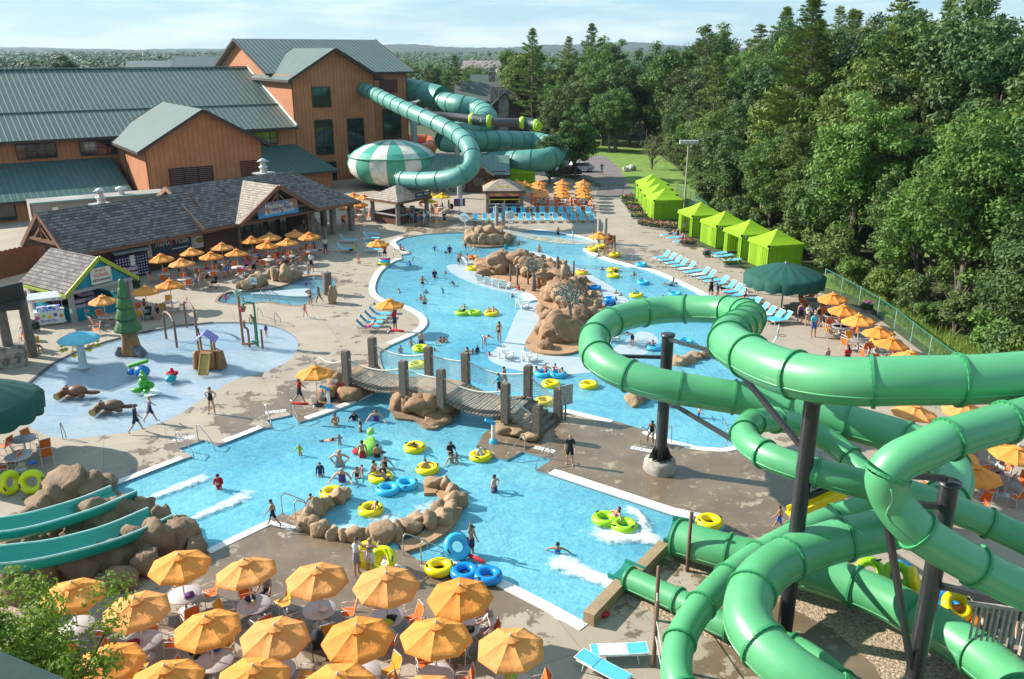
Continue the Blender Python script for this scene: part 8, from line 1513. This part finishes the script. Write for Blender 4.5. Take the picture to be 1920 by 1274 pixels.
# the roof corner below the viewpoint
def near_roof():
    P = [G(-320, 1085, 13.5), G(130, 1276, 13.5), G(420, 1420, 13.5), G(-250, 1500, 13.5)]; t = thing('near_roof', 'dark green metal roof corner at the bottom left below the viewpoint', 'roof', (P[0].x, P[0].y, 0)); o_ = t.location; q = [p - o_ for p in P]; mb = MB(); slab(mb, q, .25); mb.build('roof_sheet', mat('near_metal', (.018, .045, .042), .75, spec=.25), t, uv=((1, 0, 0), (0, 1, 0)))
    mb = MB(); mb.prism([(p.x, p.y) for p in q], -.0, 13.2); mb.build('wall', M_SIDING, t, uv=((1, 0, 0), (0, 0, 1)))
near_roof()
# ================================================================ trees, woods, hills, haze
def leaf_mat(name, c0, c1, tr=.3):
    m = bpy.data.materials.new(name); nt, N, L = nodes(m); o = N.new('ShaderNodeOutputMaterial'); b = N.new('ShaderNodeBsdfPrincipled'); b.inputs['Roughness'].default_value = .55; b.inputs['Specular IOR Level'].default_value = .35
    g = N.new('ShaderNodeNewGeometry'); oi = N.new('ShaderNodeObjectInfo'); mx = N.new('ShaderNodeMix'); mx.data_type = 'RGBA'; mx.inputs[6].default_value = (*c0, 1); mx.inputs[7].default_value = (*c1, 1); L.new(g.outputs['Random Per Island'], mx.inputs[0])
    hv = N.new('ShaderNodeHueSaturation'); mr = N.new('ShaderNodeMapRange'); mr.inputs[3].default_value = .72; mr.inputs[4].default_value = 1.3; L.new(oi.outputs['Random'], mr.inputs[0]); L.new(mr.outputs[0], hv.inputs['Value'])
    mh = N.new('ShaderNodeMapRange'); mh.inputs[3].default_value = .485; mh.inputs[4].default_value = .525; ml = N.new('ShaderNodeMath'); ml.operation = 'FRACT'; mm = N.new('ShaderNodeMath'); mm.operation = 'MULTIPLY'; mm.inputs[1].default_value = 7.3; L.new(oi.outputs['Random'], mm.inputs[0]); L.new(mm.outputs[0], ml.inputs[0]); L.new(ml.outputs[0], mh.inputs[0]); L.new(mh.outputs[0], hv.inputs['Hue'])
    L.new(mx.outputs[2], hv.inputs['Color']); L.new(hv.outputs[0], b.inputs['Base Color']); t = N.new('ShaderNodeBsdfTranslucent'); L.new(hv.outputs[0], t.inputs[0]); ms = N.new('ShaderNodeMixShader'); ms.inputs[0].default_value = tr; L.new(b.outputs[0], ms.inputs[1]); L.new(t.outputs[0], ms.inputs[2]); L.new(ms.outputs[0], o.inputs[0]); return m
M_LEAF = leaf_mat('oak_leaf', (.078, .125, .028), (.135, .195, .052)); M_LEAF2 = leaf_mat('maple_leaf', (.095, .16, .024), (.155, .235, .04)); M_NEED = leaf_mat('pine_needle', (.085, .135, .022), (.155, .21, .04), .2); M_DARK = leaf_mat('dark_leaf', (.058, .10, .026), (.10, .15, .045)); M_BRIGHT = leaf_mat('bright_leaf', (.15, .22, .015), (.26, .35, .035), .4); M_DRY = leaf_mat('sparse_leaf', (.13, .14, .06), (.2, .2, .09))
M_BARK = mat('bark', (.16, .13, .10), .9, (.07, .055, .045), 2, bump=.6, bs=8, stretch=(3, 3, .6)); M_BARKL = mat('pale_bark', (.36, .33, .29), .9, (.2, .17, .14), 2)
def leaf(mb, rr, c, n, s, asp=.5):
    u = n.orthogonal().normalized(); u = Matrix.Rotation(rr.random() * 6.28, 3, n) @ u; w = n.cross(u); b = len(mb.v)
    mb.v += [c - u * s, c + w * s * asp - n * s * .12, c + u * s, c - w * s * asp - n * s * .12]; mb.f.append((b, b + 1, b + 2, b + 3)); mb.mi.append(0); mb.sm.append(False)
def clump(mb, rr, c, r, k, s, flat=.7):
    for _ in range(k):
        d = V((rr.gauss(0, 1), rr.gauss(0, 1), rr.gauss(.25, 1))).normalized(); q = c + V((d.x * r, d.y * r, d.z * r * flat)) * (rr.random() ** .45); n = (d + V((rr.gauss(0, .5), rr.gauss(0, .5), rr.gauss(.35, .5)))).normalized(); leaf(mb, rr, q, n, s * rr.uniform(.6, 1.3))
def deciduous(nm, seed, H, R, zb, ncl, k, s, ml, mk=None, cr=1.15, squash=1.0):
    rr = random.Random(seed); t = thing(nm, '', 'tree'); tr = MB(); cb = MB(); zc = (H + zb) / 2; hz = (H - zb) / 2
    tr.tube([(0, 0, -.3), (.1, 0, H * .2), (rr.uniform(-.3, .3), .1, H * .5), (rr.uniform(-.4, .4), 0, H * .85)], [H * .022, H * .017, H * .011, .04], 8)
    lobes = [(V((rr.uniform(-.35, .35), rr.uniform(-.35, .35), rr.uniform(-.3, .5))), rr.uniform(.5, .8)) for _ in range(7)]
    for i in range(ncl):
        while 1:
            d = V((rr.gauss(0, 1), rr.gauss(0, 1), rr.gauss(.1, 1))).normalized(); l, lr_ = lobes[i % 7]; q = l + d * lr_ * (.62 + .42 * rr.random())
            if q.length < 1.05: break
        c = V((q.x * R, q.y * R, zc + q.z * hz * squash)); clump(cb, rr, c, cr * rr.uniform(.7, 1.3), k, s)
        if i % 4 == 0: a = V((0, 0, max(zb * .7, c.z - R * .6 - rr.random() * 2))); tr.tube([a, a.lerp(c, .5) + V((0, 0, .3)), c], [.10, .07, .025], 5)
    tr.build('trunk', mk or M_BARK, t); cb.build('crown', ml, t); return Proto(t)
def pine(nm, seed, H, R, zb, k=30, s=.34):
    rr = random.Random(seed); t = thing(nm, '', 'tree'); tr = MB(); cb = MB(); tr.tube([(0, 0, -.3), (.05, 0, H * .5), (0, .05, H * .98)], [H * .016, H * .010, .03], 8); z = zb
    while z < H - .3:
        u = (z - zb) / (H - zb); L_ = R * (1 - u ** 1.5) * rr.uniform(.65, 1.12) + .35; n = 4; a0 = rr.random() * 6
        for j in range(n):
            a = a0 + j * 2 * pi / n + rr.uniform(-.35, .35); l = L_ * rr.uniform(.35, 1.2); e = V((cos(a) * l, sin(a) * l, z + l * rr.uniform(-.05, .5))); b = V((0, 0, z + rr.uniform(-.5, .3))); tr.tube([b, b.lerp(e, .6) + V((0, 0, -.05 * l)), e], [.06, .04, .015], 4)
            m_ = max(2, int(l / .55))
            for q in range(m_):
                f = .35 + .65 * (q + 1) / m_; c = b.lerp(e, f) + V((rr.gauss(0, .12), rr.gauss(0, .12), rr.gauss(.06, .08))); sp = .55 * (1.15 - .35 * f)
                for _ in range(k):
                    d = V((rr.gauss(0, 1) + cos(a) * .7, rr.gauss(0, 1) + sin(a) * .7, abs(rr.gauss(0, .6)) + .15)).normalized(); p = c + V((d.x * sp, d.y * sp, d.z * sp * .6)) * rr.random(); u_ = d * s * rr.uniform(.6, 1.1); w = d.orthogonal().normalized() * .055; b0 = len(cb.v); cb.v += [p - w, p + w, p + u_ + w * .5, p + u_ - w * .5]; cb.f.append((b0, b0 + 1, b0 + 2, b0 + 3)); cb.mi.append(0); cb.sm.append(False)
        z += rr.uniform(.5, .8) * (1.2 - .4 * u)
    tr.build('trunk', M_BARK, t); cb.build('crown', M_NEED, t); return Proto(t)
OAK = [deciduous('oak_tree', 1, 13, 4.6, 1.2, 95, 150, .20, M_LEAF), deciduous('oak_tree', 2, 15, 4.4, 1.6, 100, 150, .20, M_LEAF, M_BARKL), deciduous('maple_tree', 3, 14, 4.2, 1.0, 95, 150, .19, M_LEAF2), deciduous('oak_tree', 4, 18, 5.0, 3, 110, 150, .21, M_DARK), deciduous('maple_tree', 5, 17, 4.8, 2.5, 105, 150, .20, M_LEAF2)]
PINE = [pine('pine_tree', 11, 23, 5.6, 4, 30, .38), pine('pine_tree', 12, 25, 6.0, 5, 28, .38), pine('pine_tree', 13, 20, 5.0, 3, 30, .36)]
SHRUB = [deciduous('shrub', 21, 3.4, 2.0, .1, 26, 150, .16, M_LEAF2, None, .7), deciduous('shrub', 22, 4.2, 2.2, .1, 28, 150, .17, M_LEAF, None, .8)]
tr_ = random.Random(3); NT = {}
def tput(P_, p, kind, place, sc=1., sz=1.):
    k = (kind, place); NT.setdefault(k, []).append((P_, p, sc, sz))
LINE = [V((*G2(*q), 0)) for q in [(1010, 268), (1090, 259), (1190, 258), (1240, 285), (1292, 325), (1335, 395), (1400, 440), (1470, 470), (1560, 512), (1650, 560), (1770, 628), (1900, 702), (2080, 810)]]
row_l = ('front edge', 'second rank', 'third rank', 'fourth rank', 'fifth rank', 'back rank')
for r, (off, st, s0, s1, pp) in enumerate(((2.2, 4.2, .66, .98, .03), (7.5, 4.9, .95, 1.25, .10), (13.5, 5.8, 1.15, 1.45, .22), (21, 6.6, 1.25, 1.55, .42), (30, 7.6, 1.3, 1.6, .5), (41, 9, 1.3, 1.6, .55))):
    pts = resample(LINE, st)
    for i in range(1, len(pts) - 1):
        d = (pts[i + 1] - pts[i - 1]).normalized(); n = V((-d.y, d.x, 0)); n = n if n.x > 0 or n.y > 0 else -n
        if n.x < 0 and abs(n.x) > abs(n.y): n = -n
        p = pts[i] + n * (off + tr_.uniform(-1.2, 1.2)) + d * tr_.uniform(-1, 1); X = pix(p + V((0, 0, 10)))[0]
        if X > 2080: continue
        if tr_.random() < (pp if X > 1150 or r == 5 else .06): tput(tr_.choice(PINE), p, 'tall layered pine', row_l[r], tr_.uniform(.85, 1.08) if r < 3 else tr_.uniform(.98, 1.16) * (.76 if X < 1130 else 1))
        else: q = tr_.choice(OAK); tput(q, p, 'leafy broad tree' if q in OAK[:2] or q is OAK[3] else 'bright leafy tree', row_l[r], tr_.uniform(s0, s1))
    if r == 0:
        for i, q in enumerate(resample(LINE[3:], 3.0)): tput(SHRUB[i % 2], q + V((tr_.uniform(-.6, 1), tr_.uniform(-.5, .8), 0)), 'leafy green shrub', 'front edge', tr_.uniform(.6, 1.1))
for (kind, place), lst in NT.items():
    lst.sort(key=lambda e: pix(e[1])[0])
    for i, (P_, p, sc, sz) in enumerate(lst):
        o = P_.put(p, tr_.random() * 6.28, f'{kind} in the {place} of the right woods, {ordw(min(i, 33)) if i < 34 else "number " + str(i + 1)} from left', 'tree' if 'shrub' not in kind else 'shrub', ('shrubs' if 'shrub' in kind else 'trees') + ' of the right woods', sc)
# single trees
SP = [deciduous('round_tree', 31, 9.5, 3.3, 1.2, 75, 170, .17, M_LEAF2, None, .85), deciduous('lawn_tree', 32, 8, 3.2, .8, 65, 170, .17, M_DARK, None, .9), deciduous('sparse_tree', 33, 7.5, 4.0, .9, 40, 60, .13, M_DRY, None, 1.1), deciduous('near_tree', 34, 10.5, 3.0, 3, 120, 220, .08, M_BRIGHT, None, .62)]
def sp(i, px, py, lb, sc=1., at=None): SP[i].put(at or G(px, py), tr_.random() * 6, lb, 'tree', None, sc)
sp(0, 1078, 333, 'rounded bright tree on the island of grass by the parked cars', 1.18); sp(1, 1031, 345, 'small dark tree left of the rounded tree by the path', .92); sp(2, 1222, 318, 'sparse pale green tree on the lawn behind the far cabanas', .8)
q = G(60, 1330, 4); sp(3, 0, 0, 'bright green leafy tree at the bottom left corner', 1.0, (q.x - .5, q.y + .5, -3.0))
q = V((-113, 226, 0)); OAK[3].put(q, 1, 'dark round treetop rising over the long hall ridge', 'tree', None, 1.06)
MID = random.Random(8); mids = []
for i in range(44): Y = MID.uniform(250, 400); X = MID.uniform(-.18 * Y, .03 * Y) ; mids.append((X, Y))
for i in range(14): mids.append((MID.uniform(9, 22), MID.uniform(180, 240)))
mids.sort(key=lambda e: pix(V((e[0], e[1], 8)))[0])
for i, (X, Y) in enumerate(mids): k = 1; MID.choice(OAK).put((X, Y, -.5), MID.random() * 6, f'tree in the mid distance around the lodge, number {i + 1} from left', 'tree', 'trees around the lodge', MID.uniform(.75, 1.0) * (1 if k >= .22 else .8))
# far woods as one mass, rolling hills
def woods():
    rr = random.Random(4); mb = MB(); n = 0
    def tree(X, Y, z, H, R, k, s):
        for _ in range(k):
            d = V((rr.gauss(0, 1), rr.gauss(0, 1), rr.gauss(.2, 1))).normalized(); c = V((X + d.x * R, Y + d.y * R, z + H * .6 + d.z * H * .42)); leaf(mb, rr, c, (d * .45 + V((-.35, -.1, .8))).normalized(), s * rr.uniform(.7, 1.3), .8)
    for Y0, Y1, cnt, k, s, h in ((230, 330, 260, 110, .55, 11), (330, 480, 520, 80, .8, 12), (480, 800, 900, 50, 1.2, 13), (800, 1500, 1100, 30, 1.9, 13), (1500, 2800, 1300, 18, 3.2, 14)):
        for _ in range(cnt):
            Y = Y0 + (Y1 - Y0) * rr.random(); w = .66 * Y; X = rr.uniform(-w, w * .9)
            if Y < 330 and -115 < X < 22: continue
            if Y < 420 and -.19 * Y < X < .04 * Y and rr.random() < .7: continue
            if 560 < Y < 680 and -45 < X < 22: continue
            if 300 < Y < 390 and -165 < X < -95: continue
            q = rr.uniform(.75, 1.25); tree(X, Y, -1 + (Y > 1500) * (Y - 1500) * .004, h * q, (3.2 + s) * q, k, s)
    m = leaf_mat('far_leaf', (.05, .088, .03), (.075, .12, .04), .0); struct(mb.build('far_woods', m), 'stuff')
woods()
def hills():
    m = mat('hill_woods', (.035, .06, .03), .9, (.02, .04, .02), .02, bump=1, bs=.05, det=8)
    for k, (Y, hs) in enumerate(((3200, ((-1900, 34, 500), (-900, 22, 700), (200, 30, 900), (1500, 34, 800))), (4600, ((-2700, 62, 700), (-1500, 40, 500), (-560, 66, 260), (100, 50, 700), (600, 66, 420), (1900, 60, 900))))):
        mb = MB(); n = 260; W_ = Y * .75; rows = []
        for j in range(7):
            v_ = j / 6
            for i in range(n):
                x = -W_ + 2 * W_ * i / (n - 1); h = 8 + .5 * sum(a * math.exp(-((x - c) / w) ** 2) for c, a, w in hs) + 7 * noise.noise(V((x * .004, k, 0))) + 5 * noise.noise(V((x * .025, k, j))); z = (h if j < 6 else 0) * sin(v_ * pi / 2 if j < 6 else pi) ; z = h * (sin(pi * v_) if j not in (0,) else 0)
                mb.v.append(V((x, Y + v_ * 900 - 450, z - 1.6)))
        for j in range(6):
            for i in range(n - 1): mb.f.append((j * n + i, j * n + i + 1, (j + 1) * n + i + 1, (j + 1) * n + i)); mb.mi.append(0); mb.sm.append(True)
        struct(mb.build('hills', m))
hills()
# tall grass along the fence
mb = MB(); rr = random.Random(2); VL = resample([V((*G2(*q), 0)) for q in [(1545, 530), (1600, 558), (1660, 592), (1740, 655), (1830, 722), (1935, 800)]], .25)
for q in VL:
    for _ in range(26):
        d = rr.random(); p = q + V((rr.gauss(.2, .3) + d * 3.4, rr.gauss(0, .3) + d * 2.6, 0)); h = rr.uniform(.3, .9); a = rr.random() * 6.28; w = V((cos(a), sin(a), 0)) * .035; b = len(mb.v); tp = p + V((rr.gauss(0, .2), rr.gauss(0, .2), h)); mb.v += [p - w, p + w, tp]; mb.f.append((b, b + 1, b + 2)); mb.mi.append(0); mb.sm.append(False)
struct(mb.build('tall_grass', leaf_mat('grass_blade', (.11, .19, .025), (.19, .28, .05), .4)), 'stuff')
def haze():
    m = bpy.data.materials.new('haze'); nt, N, L = nodes(m); o = N.new('ShaderNodeOutputMaterial'); v_ = N.new('ShaderNodeVolumePrincipled'); v_.inputs['Color'].default_value = (.62, .80, .98, 1); v_.inputs['Density'].default_value = .00006; v_.inputs['Anisotropy'].default_value = .2; L.new(v_.outputs[0], o.inputs['Volume'])
    struct(MB().box((0, 2600, 43.5), (9000, 5400, 92)).build('haze', m), 'stuff')
if HAZE: haze()
